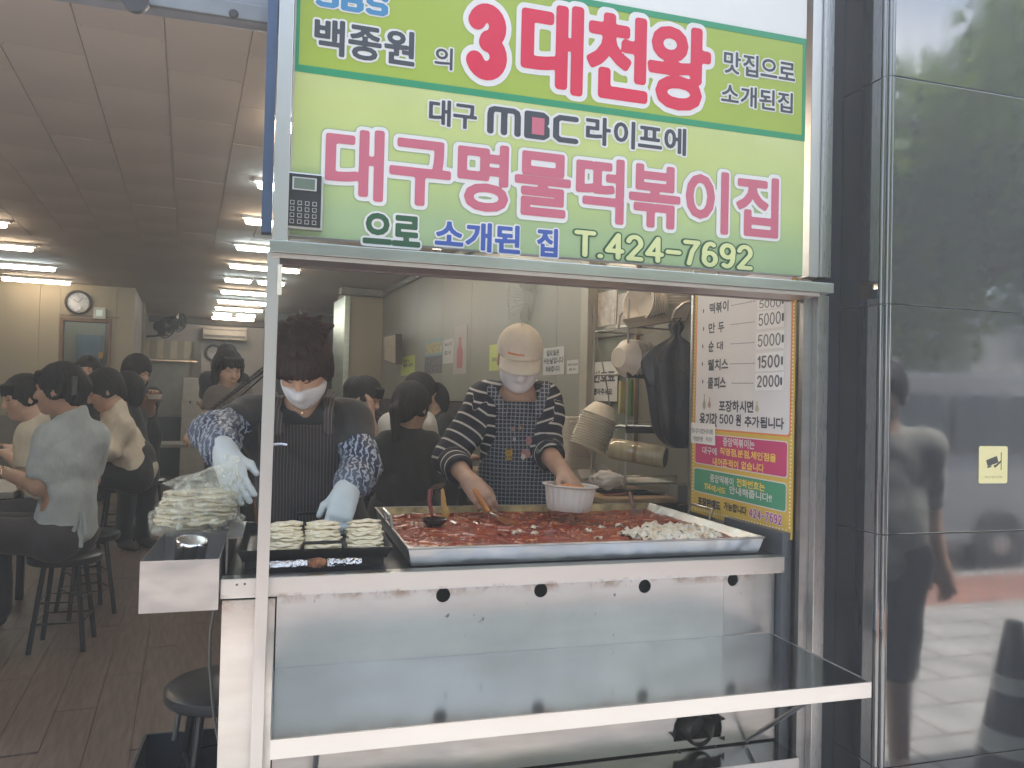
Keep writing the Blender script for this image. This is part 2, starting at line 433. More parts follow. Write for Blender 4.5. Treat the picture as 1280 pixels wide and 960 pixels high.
# walls of the room
def wallpanels(nm,mat,x0,x1,y,z0,z1,n,par,hor=True,gap=.004,th=.008):
    """separate boards on a wall facing -Y' (hor) or on the side wall facing -X'"""
    for k in range(n):
        a=x0+(x1-x0)*k/n+gap/2; b=x0+(x1-x0)*(k+1)/n-gap/2
        mb=MB(IM)
        if hor: mb.box(a,b,y-th,y,z0,z1)
        else: mb.box(y-th,y,a,b,z0,z1)
        mb.build(nm,mat,par,bev=.0015)
WX=2.0
wr=tag(struct(MB(IM).box(WX,WX+.12,1.9,13.5,0,CEIL).build('wall_right',m_dark)))
wallpanels('wall_panel',m_wallg,2.6,5.6,WX,0,CEIL-.004,4,wr,False)
wallpanels('wall_panel',m_wallg,5.6,8.55,WX,1.27,CEIL-.004,4,wr,False)
wains=M('brown_wainscot',(.045,.03,.025),.6,var=.2)
wallpanels('wainscot_board',wains,5.6,8.55,WX-.01,0.0,1.26,4,wr,False,th=.03)
MB(IM).box(WX-.05,WX,2.6,8.5,CEIL-.06,CEIL-.008).build('cornice',M('cornice_grey',(.25,.25,.22),.6),wr,bev=.006)
# pilaster with a duct box where the side wall jogs
pil=struct(MB(IM).box(1.62,WX,8.55,9.3,0,CEIL-.004).build('pilaster',m_wallc,bev=.004))
MB(IM).box(1.56,1.618,8.5,9.2,0,CEIL-.09).build('metal_corner',steel('green_steel',(.45,.5,.44),.4,.1),pil,bev=.003)
MB(IM).box(1.5,WX-.001,8.40,8.545,CEIL-.08,CEIL-.01).build('cornice',M('cornice_grey'),pil,bev=.006)
# left wall with door opening: x' -3..-.6 at y' 9.9
LW=9.9
def xI(px,Y=LW): return ati(px,450,Y).x
def zI(px,py,Y=LW): return ati(px,py,Y).z
dx0,dx1,dz1=xI(78),xI(134),zI(100,402)
wl=struct(MB(IM).box(-3.1,dx0-.03,LW,LW+.12,0,CEIL-.003).box(dx1+.03,xI(166),LW,LW+.12,0,CEIL-.003).box(dx0-.03,dx1+.03,LW,LW+.12,dz1+.04,CEIL-.003).build('wall_left_back',m_wallc))
for a,b in ((-3.1,xI(48)),(xI(48),dx0-.035),):
    MB(IM).box(a+.004,b-.004,LW-.008,LW,1.0,CEIL-.01).build('wall_panel',m_wallc,wl,bev=.002)
    MB(IM).box(a+.004,b-.004,LW-.012,LW,0.0,.99).build('wainscot_board',M('grey_wainscot',(.2,.19,.16),.6),wl,bev=.002)
MB(IM).box(dx1+.035,xI(144)-.004,LW-.008,LW,0,CEIL-.01).box(xI(144)+.004,xI(166),LW-.008,LW,0,CEIL-.01).build('wall_panel',m_wallc,wl,bev=.002)
dr=thing('door_frame','brown timber framed doorway under the round clock on the cream back wall','doorway',IM@Vector((dx0,LW,0)),IA)
tm=M('brown_trim',(.16,.09,.055),.5)
MB(IM).box(dx0-.035,dx0,LW-.03,LW+.1,0,dz1).build('jamb',tm,dr,bev=.003)
MB(IM).box(dx1,dx1+.035,LW-.03,LW+.1,0,dz1).build('jamb',tm,dr,bev=.003)
MB(IM).box(dx0-.035,dx1+.035,LW-.032,LW+.1,dz1,dz1+.035).build('head',tm,dr,bev=.003)
MB(IM).box(dx0-.035,dx1+.12,LW-.012,LW-.009,dz1+.06,dz1+.07).build('cable',tm,dr)
# passage seen through the doorway
ps=struct(MB(IM).box(dx0-.3,dx1+.3,LW+1.6,LW+1.7,0,CEIL).box(dx1+.04,dx1+.1,LW+.13,LW+1.59,0,CEIL).box(dx0-.3,dx1+.1,LW+.13,LW+1.59,CEIL,CEIL+.05).box(dx0-.36,dx0-.3,LW+.13,LW+1.7,0,CEIL).build('passage_wall',m_wallc))
MB(IM).box(dx0-.05,dx0+.24,LW+1.55,LW+1.598,0,2.0).build('door',M('blue_grey_door',(.17,.20,.22),.5),ps,bev=.004)
make_passage=1
MB(IM).slab([(dx0+.3,LW+1.0,1.3),(dx1+.02,LW+.3,2.2),(dx1+.02,LW+1.0,2.2),(dx0+.3,LW+1.4,2.2)],(0,0,1),.1).build('stair_soffit',M('soffit_grey',(.16,.15,.14),.7),ps)
# corridor side and far wall
FW=13.4
struct(MB(IM).box(xI(166)-.12,xI(166),LW+.121,FW,0,CEIL-.003).build('wall_corridor_left',m_wallw))
fw=struct(MB(IM).box(-3.0,2.1,FW,FW+.1,0,CEIL-.003).build('wall_far',m_wallw))
fx=lambda p:ati(p,450,FW).x
wallpanels('wall_panel',m_wallw,fx(168),fx(345),FW,1.0,CEIL-.05,7,fw)
wallpanels('wainscot_board',M('dark_wainscot',(.06,.055,.05),.6),fx(168),fx(345),FW,0,.99,7,fw)
MB(IM).box(fx(150),fx(345),FW-.1,FW-.01,CEIL-.1,CEIL-.01).build('soffit_beam',M('soffit_dark',(.12,.11,.1),.8),fw)
struct(MB(IM).box(-3.2,-3.1,1.95,13.5,0,CEIL).build('wall_left',m_wallc))
struct(MB(IM).box(1.0,WX,11.6,11.7,0,CEIL-.003).build('wall_dark_bay',M('bay_dark',(.06,.06,.055),.7)))
# ================================================================ THE STREET FRONT
YF=1.88
m_gran,t,b=nodes('black_granite'); MATS['black_granite']=m_gran
c=coords(t); v=t.nodes.new('ShaderNodeTexVoronoi'); v.inputs['Scale'].default_value=420; L(t,c,v.inputs[0])
L(t,ramp(t,v.outputs[0],[(.0,(.045,.047,.052)),(.5,(.03,.032,.036)),(.9,(.016,.017,.02))]),b.inputs['Base Color'])
b.inputs['Roughness'].default_value=.035; b.inputs['IOR'].default_value=2.5
st=ramp(t,noise(t,coords(t,(6,6,.6)),3,6),[(.35,.03),(.75,.10)]); L(t,st,b.inputs['Roughness'])
bump(t,b,noise(t,c,1.2,1),.06,.004)
m_joint=M('pale_joint',(.34,.32,.31),.7)
PX0=1.57; PY=1.74; TILEZ=[-.33,.325,.955,1.585,2.215,2.85,3.5]
wc=tag(struct(MB().box(PX0+.012,9,PY+.012,2.6,-.3,4.1).build('wall_granite',m_joint)))
for k in range(len(TILEZ)-1):
    z0,z1=TILEZ[k]+.0012,TILEZ[k+1]-.0012
    MB().box(PX0,PX0+.011,PY+.024,1.955,z0,z1).build('granite_tile',m_gran,wc,bev=.0015)
    for j in range(6):
        MB().box(PX0+.024+j*1.15+.0012*(j>0),PX0+.024+(j+1)*1.15-.0012,PY,PY+.011,z0,z1).build('granite_tile',m_gran,wc,bev=.0015)
    mb=MB()
    for (cx,cy,r) in ((PX0+.006,PY+.016,.0085),(PX0+.017,PY+.006,.0085)): mb.tube([(cx,cy,z0),(cx,cy,z1)],r,12)
    mb.build('corner_moulding',m_gran,wc,smooth=True)
# masonry over the opening and to the left (outside the picture; it shades the stall)
m_fas=M('fascia_grey',(.3,.31,.33),.5,var=.05)
up=struct(MB().box(-7,PX0+.01,2.0,2.12,2.78,4.1).box(-7,PX0+.01,2.1205,2.6,2.58,4.1).box(-7,-1.75,1.8,2.4,-.2,2.49).build('wall_front',m_fas))
zl=at(240,14,YF+.035).z+.004
ln=thing('shutter_box','grey metal shutter box across the top of the open shop entrance, left of the sign','shutter box',(-1.7,YF+.05,zl))
MB().box(-1.74,-.004,YF+.05,YF+.10,zl,zl+.28).build('housing',M('housing_grey',(.33,.34,.38),.4,metal=.3),ln,bev=.006)
MB().box(-1.74,-.006,YF+.035,YF+.049,zl-.004,zl+.035).build('bottom_rail',M('rail_grey',(.25,.26,.28),.4,metal=.5),ln,bev=.003)
q=at(171,4,YF+.03); MB(Matrix.Translation(q)@Matrix.Rotation(PI/2,4,'X')).lathe([(0,.0),(.024,0),(.028,.006),(.028,.02)],seg=24).build('end_cap',M('cap_dark',(.05,.05,.055),.5),ln,smooth=True)
q=at(292,17,YF+.034); MB(Matrix.Translation(q)@Matrix.Rotation(PI/2,4,'X')).lathe([(0,.003),(.008,.003),(.011,0)],seg=16).build('screw_cap',M('cap_dark'),ln,smooth=True)
# ---------------------------------------------------------------- posts, beam
m_alu=steel('aluminium_post',(.62,.6,.59),.36,.05,smudge=.05,brush=(50,50,1))
m_st=steel('counter_steel',(.72,.705,.70),.40,.38,stain_amt=.62,zs=(.812,.022),smudge=.14,specks=.7)
m_st2=steel('shelf_steel',(.58,.575,.57),.13,.02,smudge=.06)
m_st3=steel('brushed_steel',(.47,.47,.48),.28,.03,smudge=.06,brush=(50,50,1))
ps0=thing('sign_post','slim whitish square metal post standing left of the counter and sign','post',(-.02,YF-.02,0))
ZB=at(362,294,YF).z; SXL=at(363,200,YF).x
pt=at(340,380,YF-.02); pb=at(320,958,YF-.02)
def px_at(z): return pb.x+(pt.x-pb.x)*(z-pb.z)/(pt.z-pb.z)
mb=MB()
a=px_at(-.2);c_=px_at(ZB-.03);w=.0135
vs=[(a-w,YF-.035,-.2),(a+w,YF-.035,-.2),(a+w,YF-.004,-.2),(a-w,YF-.004,-.2),(c_-w,YF-.035,ZB-.046),(c_+w,YF-.035,ZB-.046),(c_+w,YF-.004,ZB-.046),(c_-w,YF-.004,ZB-.046)]
mb.add(vs,[(0,1,5,4),(1,2,6,5),(2,3,7,6),(3,0,4,7),(4,5,6,7),(3,2,1,0)]).build('lower_tube',m_alu,ps0,bev=.0015)
mb=MB().box(c_-.004,max(c_+.022,SXL-.0015),YF-.035,YF-.004,ZB-.03,2.75); mb.build('upper_tube',m_alu,ps0,bev=.0015)
MB().box(c_-.03,c_-.0065,YF-.01,YF+.03,ZB+.001,2.75).build('blue_reflection_strip',M('blue_reflection',(.10,.14,.24),.3,metal=.6),ps0,bev=.0015)  # blue reflection on the post's side put into the strip's colour
q=at(349,350,YF-.037); MB().box(q.x-.004,q.x+.006,YF-.044,YF-.036,q.z-.035,q.z+.035).build('latch',M('ivory_plastic',(.7,.66,.55),.4),ps0,bev=.002)
q=at(345,556,YF-.03); MB().tube([(q.x-.012,YF-.02,q.z),(q.x+.012,YF-.03,q.z+.002),(q.x+.024,YF-.03,q.z)],.003,6).build('hook',m_st3,ps0,smooth=True)
ra=thing('jamb_post','vertical brushed steel jamb between the menu board and the black granite wall','post',(1.48,1.9,0))
MB().box(1.466,1.503,1.88,1.93,-.2,ZB-.05).build('front_tube',m_st3,ra,bev=.002)
MB().box(1.437,1.4655,1.905,1.925,-.2,ZB-.05).build('side_panel',steel('jamb_panel',(.40,.39,.39),.33,.08,brush=(50,50,1)),ra,bev=.001)
MB().box(1.437,1.47,1.885,1.93,ZB+.001,2.75).build('upper_tube',m_alu,ra,bev=.002)
MB().box(1.4705,1.503,1.875,1.93,ZB+.001,2.75).build('upper_trim',m_st3,ra,bev=.002)
MB().box(1.5035,PX0-.0005,1.915,1.96,-.2,2.75).build('dark_gap_panel',M('gap_dark',(.03,.035,.045),.25),ra)
bz=at(362,301,YF-.045).z-.036
be=thing('sign_beam','long horizontal metal beam with a pinkish underside below the green sign','beam',(-.03,YF-.03,bz))
x_l=at(337,300,YF-.04).x; x_r=at(1041,353,YF-.04).x
MB().box(x_l,x_r,YF-.045,YF+.02,bz+.008,bz+.036).build('front_rail',steel('beam_steel',(.5,.52,.5),.3,.12),be,bev=.002)
MB().box(x_l+.006,x_r-.04,YF-.038,YF+.06,bz-.003,bz+.0075).build('under_rail',steel('beam_under',(.60,.53,.50),.4,.06,smudge=.05),be,bev=.002)
MB().box(x_l+.02,1.46,YF+.0605,YF+.09,bz-.004,bz+.004).build('rear_shadow_strip',M('shadow_brown',(.16,.12,.115),.6),be,bev=.002)  # dark brown strip painted for the shadow behind the beam's underside
# ---------------------------------------------------------------- SIGN
sg=thing('shop_sign','large lime green shop sign with red and pink Korean lettering over the serving counter','sign',(.7,YF,1.73))
def SX(px,py): p=at(px,py,YF); return p.x,p.z
sx0=SX(363,200)[0]; sx1=SX(1004,250)[0]+.002; sz0=at(362,294,YF).z
def plain(name,col,rough=.35,**kw): return M(name,col,rough,var=.03,vscale=3,**kw)
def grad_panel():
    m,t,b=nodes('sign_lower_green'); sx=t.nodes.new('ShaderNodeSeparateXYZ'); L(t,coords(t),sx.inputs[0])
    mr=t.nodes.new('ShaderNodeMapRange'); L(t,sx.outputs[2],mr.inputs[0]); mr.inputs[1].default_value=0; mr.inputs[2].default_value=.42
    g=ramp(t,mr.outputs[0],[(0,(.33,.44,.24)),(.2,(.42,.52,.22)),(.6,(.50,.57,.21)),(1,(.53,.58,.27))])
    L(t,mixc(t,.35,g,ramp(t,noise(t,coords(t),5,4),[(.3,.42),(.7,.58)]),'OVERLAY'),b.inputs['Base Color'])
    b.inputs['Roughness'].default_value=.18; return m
zb=SX(600,117)[1]  # mid border centre
zt=SX(880,30)[1]
bw=.0085
MB().box(sx0,sx1,YF,YF+.03,sz0,2.72).build('board',plain('sign_white',(.72,.72,.70)),sg,bev=.002)
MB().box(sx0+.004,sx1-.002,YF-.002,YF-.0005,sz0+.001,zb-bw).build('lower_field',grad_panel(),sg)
MB().box(sx0+.012,sx1-.013,YF-.002,YF-.0005,zb+bw,zt-bw).build('upper_field',plain('sign_lime',(.32,.42,.05),.3),sg)
g=plain('sign_border_green',(.015,.26,.12),.3)
MB().box(sx0+.004,sx1-.002,YF-.003,YF-.0005,zb-bw,zb+bw).box(sx0+.004,sx1-.002,YF-.003,YF-.0005,zt-bw,zt+bw).box(sx0+.004,sx0+.012,YF-.003,YF-.0005,zb+bw,zt-bw).box(sx1-.013,sx1-.002,YF-.003,YF-.0005,zb+bw,zt-bw).build('border',g,sg)
def SB(l,lt,lb,r,rt=None,rb=None):
    """box on the sign from the left edge's top and bottom pixels and (right edge) pixels"""
    x0,z1=SX(l,lt); _,z0=SX(l,lb)
    if rt is not None:
        x1,z1b=SX(r,rt); _,z0b=SX(r,rb); z1=(z1+z1b)/2; z0=(z0+z0b)/2
    else: x1,_=SX(r,lb)
    return (x0,x1,z0,z1)
k_w=plain('print_white',(.70,.69,.68)); k_b=plain('print_black',(.045,.05,.065)); k_r=plain('print_red',(.62,.010,.055)); k_p=plain('print_pink',(.52,.13,.19))
k_bl=plain('print_blue',(.05,.10,.36)); k_sh=plain('print_shadow_green',(.30,.40,.22)); k_o=plain('print_olive',(.62,.66,.32)); k_g=plain('print_dark_green',(.03,.10,.05)); k_sb=plain('print_sky_blue',(.05,.22,.42))
SG=dict(ux=(1,0,0),uz=(0,0,1),nrm=(0,-1,0),org=(0,YF-.0025,0))
def sl(name,s,box,layers,**kw): letter(sg,name,s,SG['org'],SG['ux'],SG['uz'],SG['nrm'],box,layers,**kw)
sl('lettering','백종원',SB(390,25,67,521,41,83),[(.085,k_w,.0008),(.03,k_b,.0016)])
sl('lettering','의',SB(541,59,85,568,62,89),[(.085,k_w,.0008),(.02,k_b,.0016)])
d3={'3':(lambda g:g)(strokes_field([arc(.27,.66,.165,155,-80,12,.19),arc(.27,.27,.185,85,-155,12,.2)],.085,1/44))}
# the red headline: a heavy 3, then Hangul
sl('headline_lettering','3',SB(584,3,98,641,9,106),[(.075,k_w,.0008),(.0,k_r,.0016)],custom={'3':strokes_field([arc(.27,.68,.15,158,-80,14,.17),arc(.27,.30,.17,85,-158,14,.18)],.122,1/60)},res=1/60)
sl('headline_lettering','대천왕',SB(649,9,108,887,35,139),[(.095,k_w,.0008),(.038,k_r,.0016)],cell=.88)
sl('lettering','맛집으로',SB(903,66,93,994,77,103),[(.085,k_w,.0008),(.022,k_b,.0016)])
sl('lettering','소개된집',SB(900,105,130,992,117,142),[(.085,k_w,.0008),(.022,k_b,.0016)])
sl('lettering','대구',SB(534,125,156,597,131,162),[(.09,k_w,.0008),(.028,k_b,.0016)])
sl('lettering','라이프에',SB(731,148,180,859,161,194),[(.09,k_w,.0008),(.028,k_b,.0016)])
sl('pink_lettering','대구명물떡볶이집',SB(402,165,245,977,221,297),[(.094,k_sh,.0004),(.082,k_w,.0009),(.029,k_p,.0017)],cell=.91)
sl('lettering','으로',SB(454,268,302,526,272,309),[(.095,k_w,.0008),(.04,k_g,.0016)])
sl('lettering','소개된',SB(543,275,309,652,284,318),[(.085,k_w,.0008),(.035,k_bl,.0016)])
sl('lettering','집',SB(669,286,319,699,288,321),[(.085,k_w,.0008),(.035,k_bl,.0016)])
sl('phone_lettering','T.424-7692',SB(718,291,322,943,305,336),[(.075,k_g,.0008),(.02,k_o,.0016)],custom=digits(.062,1/44),gap=.09)
# broadcaster marks
bx=SB(609,133,168,727,147,181)
mb_=[ [[(.0,.0),(.0,.6),(.03,.73),(.12,.78),(.40,.78),(.68,.78),(.77,.73),(.80,.6),(.80,.0)],[(.40,.0),(.40,.78)]],
      [[(.0,.0),(.0,.78),(.46,.78),(.56,.70),(.56,.52),(.48,.40),(.1,.40)],[(.48,.40),(.58,.30),(.58,.08),(.48,.0),(.0,.0)],[(.16,.05),(.16,.72)],[(.32,.05),(.32,.72)],[(.44,.08),(.44,.70)]],
      [[(.60,.78),(.12,.78),(.0,.68),(.0,.1),(.12,.0),(.60,.0)]] ]
cu={}
for ch,ls in zip('MBC',mb_): cu[ch]=strokes_field(ls,.095,1/40)
sl('mark_lettering','MBC',bx,[(.08,k_w,.0008),(.0,k_b,.0016)],custom=cu,gap=.10,res=1/40)
x0,z0=SX(664,168);x1,z1=SX(680,149)
MB().box(x0,x1,YF-.0048,YF-.0043,z0,z1).build('red_square',k_p,sg)
bs=SB(395,-14,13,488,-8,19)
cs={'S':strokes_field([[(.56,.72),(.5,.8),(.12,.8),(.02,.72),(.02,.5),(.12,.42),(.46,.42),(.56,.34),(.56,.1),(.46,.02),(.08,.02),(.0,.08)]],.12,1/40),'B':strokes_field([[(.0,.0),(.0,.78),(.42,.78),(.52,.70),(.52,.5),(.44,.42),(.0,.42)],[(.44,.42),(.56,.32),(.56,.1),(.46,.0),(.0,.0)]],.12,1/40)}
sl('blue_mark_lettering','SBS',bs,[(.07,k_w,.0008),(.0,k_sb,.0016)],custom=cs,gap=.07,res=1/40)
# keypad device hung on the sign
dv=thing('keypad_device','small black keypad device with grey screen hung at the left edge of the green sign','keypad',at(382,288,YF-.02))
p0=at(358,212,YF-.02);p1=at(403,288,YF-.02)
dX=Matrix.Translation((0,0,0))
x0,x1=p0.x,p1.x; z0,z1=at(380,287,YF-.02).z,at(380,216,YF-.02).z
MB().box(x0,x1,YF-.022,YF-.003,z0,z1).build('housing',steel('device_rim',(.55,.55,.55),.35,.02),dv,bev=.005)
MB().box(x0+.005,x1-.005,YF-.0235,YF-.0215,z0+.006,z1-.004).build('face',M('device_black',(.02,.022,.025),.35),dv,bev=.001)
W_=x1-x0;H_=z1-z0
MB().box(x0+.014,x1-.016,YF-.0255,YF-.0237,z1-.042,z1-.012).build('screen_frame',M('device_frame',(.45,.46,.46),.4),dv,bev=.001)
MB().box(x0+.018,x1-.020,YF-.0262,YF-.0256,z1-.039,z1-.015).build('screen',M('device_lcd',(.13,.17,.14),.2),dv)
for r in range(4):
    for c in range(4):
        kx=x0+.0105+c*(W_-.024)/3.65; kz=z0+.012+r*.0145
        kf=MB().box(kx,kx+.0095,YF-.0252,YF-.0237,kz,kz+.0095).build('key',M('key_rim',(.5,.5,.5),.4),dv)
        MB().box(kx+.0012,kx+.0083,YF-.0258,YF-.0253,kz+.0012,kz+.0083).build('key_cap',M('device_black'),kf)
# ---------------------------------------------------------------- COUNTER
SH=thing('serving_counter','stainless steel serving counter with round vent holes, fold-down shelf and rust along its seam','counter',(.64,1.95,0))
YC=1.95; CX0,CX1=-.12,1.40
ztop=.864; zst=.818; zsh=.642
# front panel with real round holes
def holed(x0,x1,z0,z1,y,holes,seg=24):
    bm=bmesh.new(); verts=[bm.verts.new(p) for p in ((x0,y,z0),(x1,y,z0),(x1,y,z1),(x0,y,z1))]
    ed=[bm.edges.new((verts[i],verts[(i+1)%4])) for i in range(4)]
    for (hx,hz,r) in holes:
        hv=[bm.verts.new((hx+r*math.cos(2*PI*k/seg),y,hz+r*math.sin(2*PI*k/seg))) for k in range(seg)]
        ed+=[bm.edges.new((hv[k],hv[(k+1)%seg])) for k in range(seg)]
    bmesh.ops.triangle_fill(bm,use_beauty=True,use_dissolve=False,edges=ed)
    kill=[f for f in bm.faces if any((f.calc_center_median().x-h[0])**2+(f.calc_center_median().z-h[1])**2<(h[2]*.9)**2 for h in holes)]
    bmesh.ops.delete(bm,geom=kill,context='FACES')
    r=bmesh.ops.extrude_face_region(bm,geom=bm.faces[:]); 
    for e in r['geom']:
        if isinstance(e,bmesh.types.BMVert): e.co.y+=.003
    bmesh.ops.recalc_face_normals(bm,faces=bm.faces)
    me=bpy.data.meshes.new('panel'); bm.to_mesh(me); bm.free(); return me
HO=[]
for (hx,hy,hr) in ((554,744,10),(676,738,9),(806,733,8.5),(917,725,8.5)):
    p=at(hx,hy,YC); HO.append((p.x,p.z,.0185))
xb_=at(904,770,YC).x
link('front_panel',holed(.003,xb_,zsh-.03,zst-.001,YC,HO[:3]),m_st,SH)
me=holed(xb_+.0006,CX1,zsh-.03,zst-.001,YC,HO[3:])
for v in me.vertices: v.co.y+=(v.co.x-xb_)*.10
link('side_panel',me,m_st,SH)
MB().box(CX0,-.0005,YC-.012,YC+.02,-.2,zst-.006).build('left_column',steel('column_steel',(.6,.58,.56),.3,.3,stain_amt=.45,zs=(.81,.03)),SH,bev=.002)
MB().box(CX0-.004,CX1+.004,YC-.022,YC+.018,zst,ztop).build('top_rail',steel('rail_steel',(.66,.67,.66),.30,.08,smudge=.04,stain_amt=.35,zs=(.82,.008)),SH,bev=.002)
MB().box(CX0,CX1,YC+.02,2.78,ztop-.012,ztop-.002).build('worktop',M('sooty_top',(.04,.04,.042),.4,metal=.5,bmp=.3),SH)
MB().box(CX0,CX1,YC+.035,2.76,.05,ztop-.04).build('inner_body',m_dark,SH)
MB().box(CX1+.004,1.436,YC-.01,YC+.3,.0,.93).build('end_filler',M('filler_grey',(.09,.10,.115),.4,metal=.3),SH,bev=.001)
# screws on the top rail
mb=MB()
for p in ((296,731),(306,730)):
    q=at(*p,YC-.022); mb.X=Matrix.Translation(q)@Matrix.Rotation(PI/2,4,'X'); mb.lathe([(0,.0015),(.0022,.001),(.003,0)],seg=10)
mb.build('rivet',M('rivet_dark',(.1,.09,.08),.5),SH)
# shelf
sf=MB().box(0,1.372,1.552,YC-.001,zsh-.006,zsh).build('shelf',m_st2,SH,bev=.001)
MB().box(-.002,1.376,1.547,1.5515,zsh-.037,zsh+.001).build('shelf_lip',steel('lip_steel',(.60,.595,.59),.3,.08,smudge=.04),sf,bev=.001)
MB().box(-.0025,-.0002,1.552,YC-.001,zsh-.03,zsh+.001).build('shelf_side',m_alu,sf)
MB().box(1.3722,1.376,1.552,YC-.013,zsh-.037,zsh+.001).build('shelf_side',m_alu,sf)
a=at(1062,877,1.60); bq=at(990,941,1.93)
MB().tube([(1.33,1.60,zsh-.012),(1.30,YC-.004,zsh-.30)],.0065,8).build('brace_rod',m_st3,SH,smooth=True)
MB().tube([(.09,1.60,zsh-.012),(.10,YC-.004,zsh-.30)],.0065,8).build('brace_rod',m_st3,SH,smooth=True)
# lower panel with a torn duct hole
dz=at(872,916,YC+.004)
lp=steel('lower_steel',(.42,.40,.39),.32,.5,stain_amt=.35,zs=(.55,.16),smudge=.15)
link('lower_panel',holed(.003,CX1,.335,zsh-.031,YC+.004,[(dz.x,dz.z+.006,.078)],20),lp,SH)
MB().box(.003,CX1,1.84,YC+.02,.322,.330).build('lower_shelf',m_st2,SH,bev=.001)
MB().box(.003,CX1-.005,1.836,1.8395,.27,.331).build('lower_lip',steel('lip_steel'),SH,bev=.001)
MB().box(.003,CX1,YC+.006,YC+.012,-.2,.32).build('base_panel',lp,SH)
MB(Matrix.Translation((dz.x,YC+.03,dz.z+.01))@Matrix.Rotation(PI/2,4,'X')@Matrix.Rotation(.2,4,'Y')).lathe([(.05,-.06),(.046,.035),(.043,.04),(.038,.034),(.036,-.06)],seg=28).build('duct',M('duct_sooty',(.06,.055,.05),.35,metal=.8,bmp=.4,bscale=120),SH,smooth=True)
mb=MB()
for k in range(9):
    a=k*.7+.3; r=.07; p=Vector((dz.x+r*math.cos(a),YC+.001,dz.z+.006+r*math.sin(a)))
    mb.add([p,p+Vector((.015*math.cos(a+1),-.012,.018*math.sin(a+1))),p+Vector((.02*math.cos(a),-.003,.02*math.sin(a)))],[(0,1,2)])
tag(mb.build('torn_edge',M('duct_sooty'),SH),kind='stuff')
# ---------------------------------------------------------------- the menu board
MX=1.43
y_n=atx(991,520,MX).y; y_f=atx(866,500,MX).y; z_b=atx(925,655,MX).z-.004
mn=thing('menu_board','yellow bordered Korean menu board with prices hung inside the right end of the stall','menu board',(MX,(y_n+y_f)/2,z_b))
z_t=atx(930,371,MX).z+.05
MB().box(MX,MX+.006,y_n,y_f,z_b,z_t).build('board',plain('menu_yellow',(.62,.42,.07),.4),mn)
MB().box(MX-.006,MX+.009,y_f+.0005,y_f+.014,z_b-.35,z_t+.08).build('frame',m_st3,mn,bev=.001)
mx=lambda px,py: atx(px,py,MX)
def mrect(name,a,b,mat,lift,par=mn,rr=.012):
    """rounded rectangle from pixel a (top left) to b (bottom right)"""
    p=mx(*a);q=mx(*b); y0,y1=p.y,q.y; z1=p.z;z0=q.z
    if y0<y1:y0,y1=y1,y0
    pts=[]
    for (cy,cz,a0) in ((y0-rr,z1-rr,90),(y1+rr,z1-rr,0),(y1+rr,z0+rr,-90),(y0-rr,z0+rr,180)):
        for k in range(5):
            t=R(a0+(90-22.5*k if False else 0)); 
        s={90:(1,1),0:(-1,1),-90:(-1,-1),180:(1,-1)}[a0]
        arcp=[(cy+s[0]*rr*math.sin(R(x)),cz+s[1]*rr*math.cos(R(x))) for x in (90,67,45,22,0)]
        if a0 in (0,180): arcp=arcp[::-1]
        pts+=arcp
    me=bpy.data.meshes.new(name); me.from_pydata([(MX-lift,y,z) for y,z in pts],[],[tuple(range(len(pts)))])
    return link(name,me,mat,par)
def mbox(l,r,top_l,bot_l):
    p=mx(*l);q=mx(*r); _=0
    return (-p.y,-q.y,mx(l[0],bot_l).z,mx(l[0],top_l).z)
m_mw=plain('menu_white',(.66,.64,.64),.4); m_mm=plain('menu_magenta',(.52,.05,.16),.4); m_mg=plain('menu_green',(.07,.30,.17),.4); m_mo=plain('menu_orange',(.72,.22,.06),.4)
mrect('panel_edge',(871.5,360),(989,546.5),m_mo,.0006); mrect('white_panel',(873,360),(987,544),m_mw,.0012)
def panel4(name,tl,bl,tr,br,mat,edge,rr=.01):
    p0,p1,p2,p3=mx(*tl),mx(*bl),mx(*tr),mx(*br); zt=(p0.z+p2.z)/2; zb_=(p1.z+p3.z)/2; y0=(p0.y+p1.y)/2; y1=(p2.y+p3.y)/2
    for nm,e,m,l in ((name+'_edge',0.0,edge,.0006),(name,.0035,mat,.0012)):
        Y0,Y1,Z0,Z1=y0-e,y1+e,zb_+e,zt-e; r=rr; pts=[]
        for cy,cz,sa in ((Y0-r,Z1-r,0),(Y1+r,Z1-r,1),(Y1+r,Z0+r,2),(Y0-r,Z0+r,3)):
            for k in range(6):
                t=R(180-18*k-90*sa); pts.append((cy-r*math.cos(t)*1.0,cz+r*math.sin(t)))
        me=bpy.data.meshes.new(nm); me.from_pydata([(MX-l,y,z) for y,z in pts],[],[tuple(range(len(pts)))]); link(nm,me,m,mn)
    return y0,y1,zb_,zt
MG=panel4('magenta_panel',(869,543),(869,580),(985,549),(985,597),m_mm,m_mw)
GR=panel4('green_panel',(868,586),(867,616),(984,601),(983,638),m_mg,m_mw)
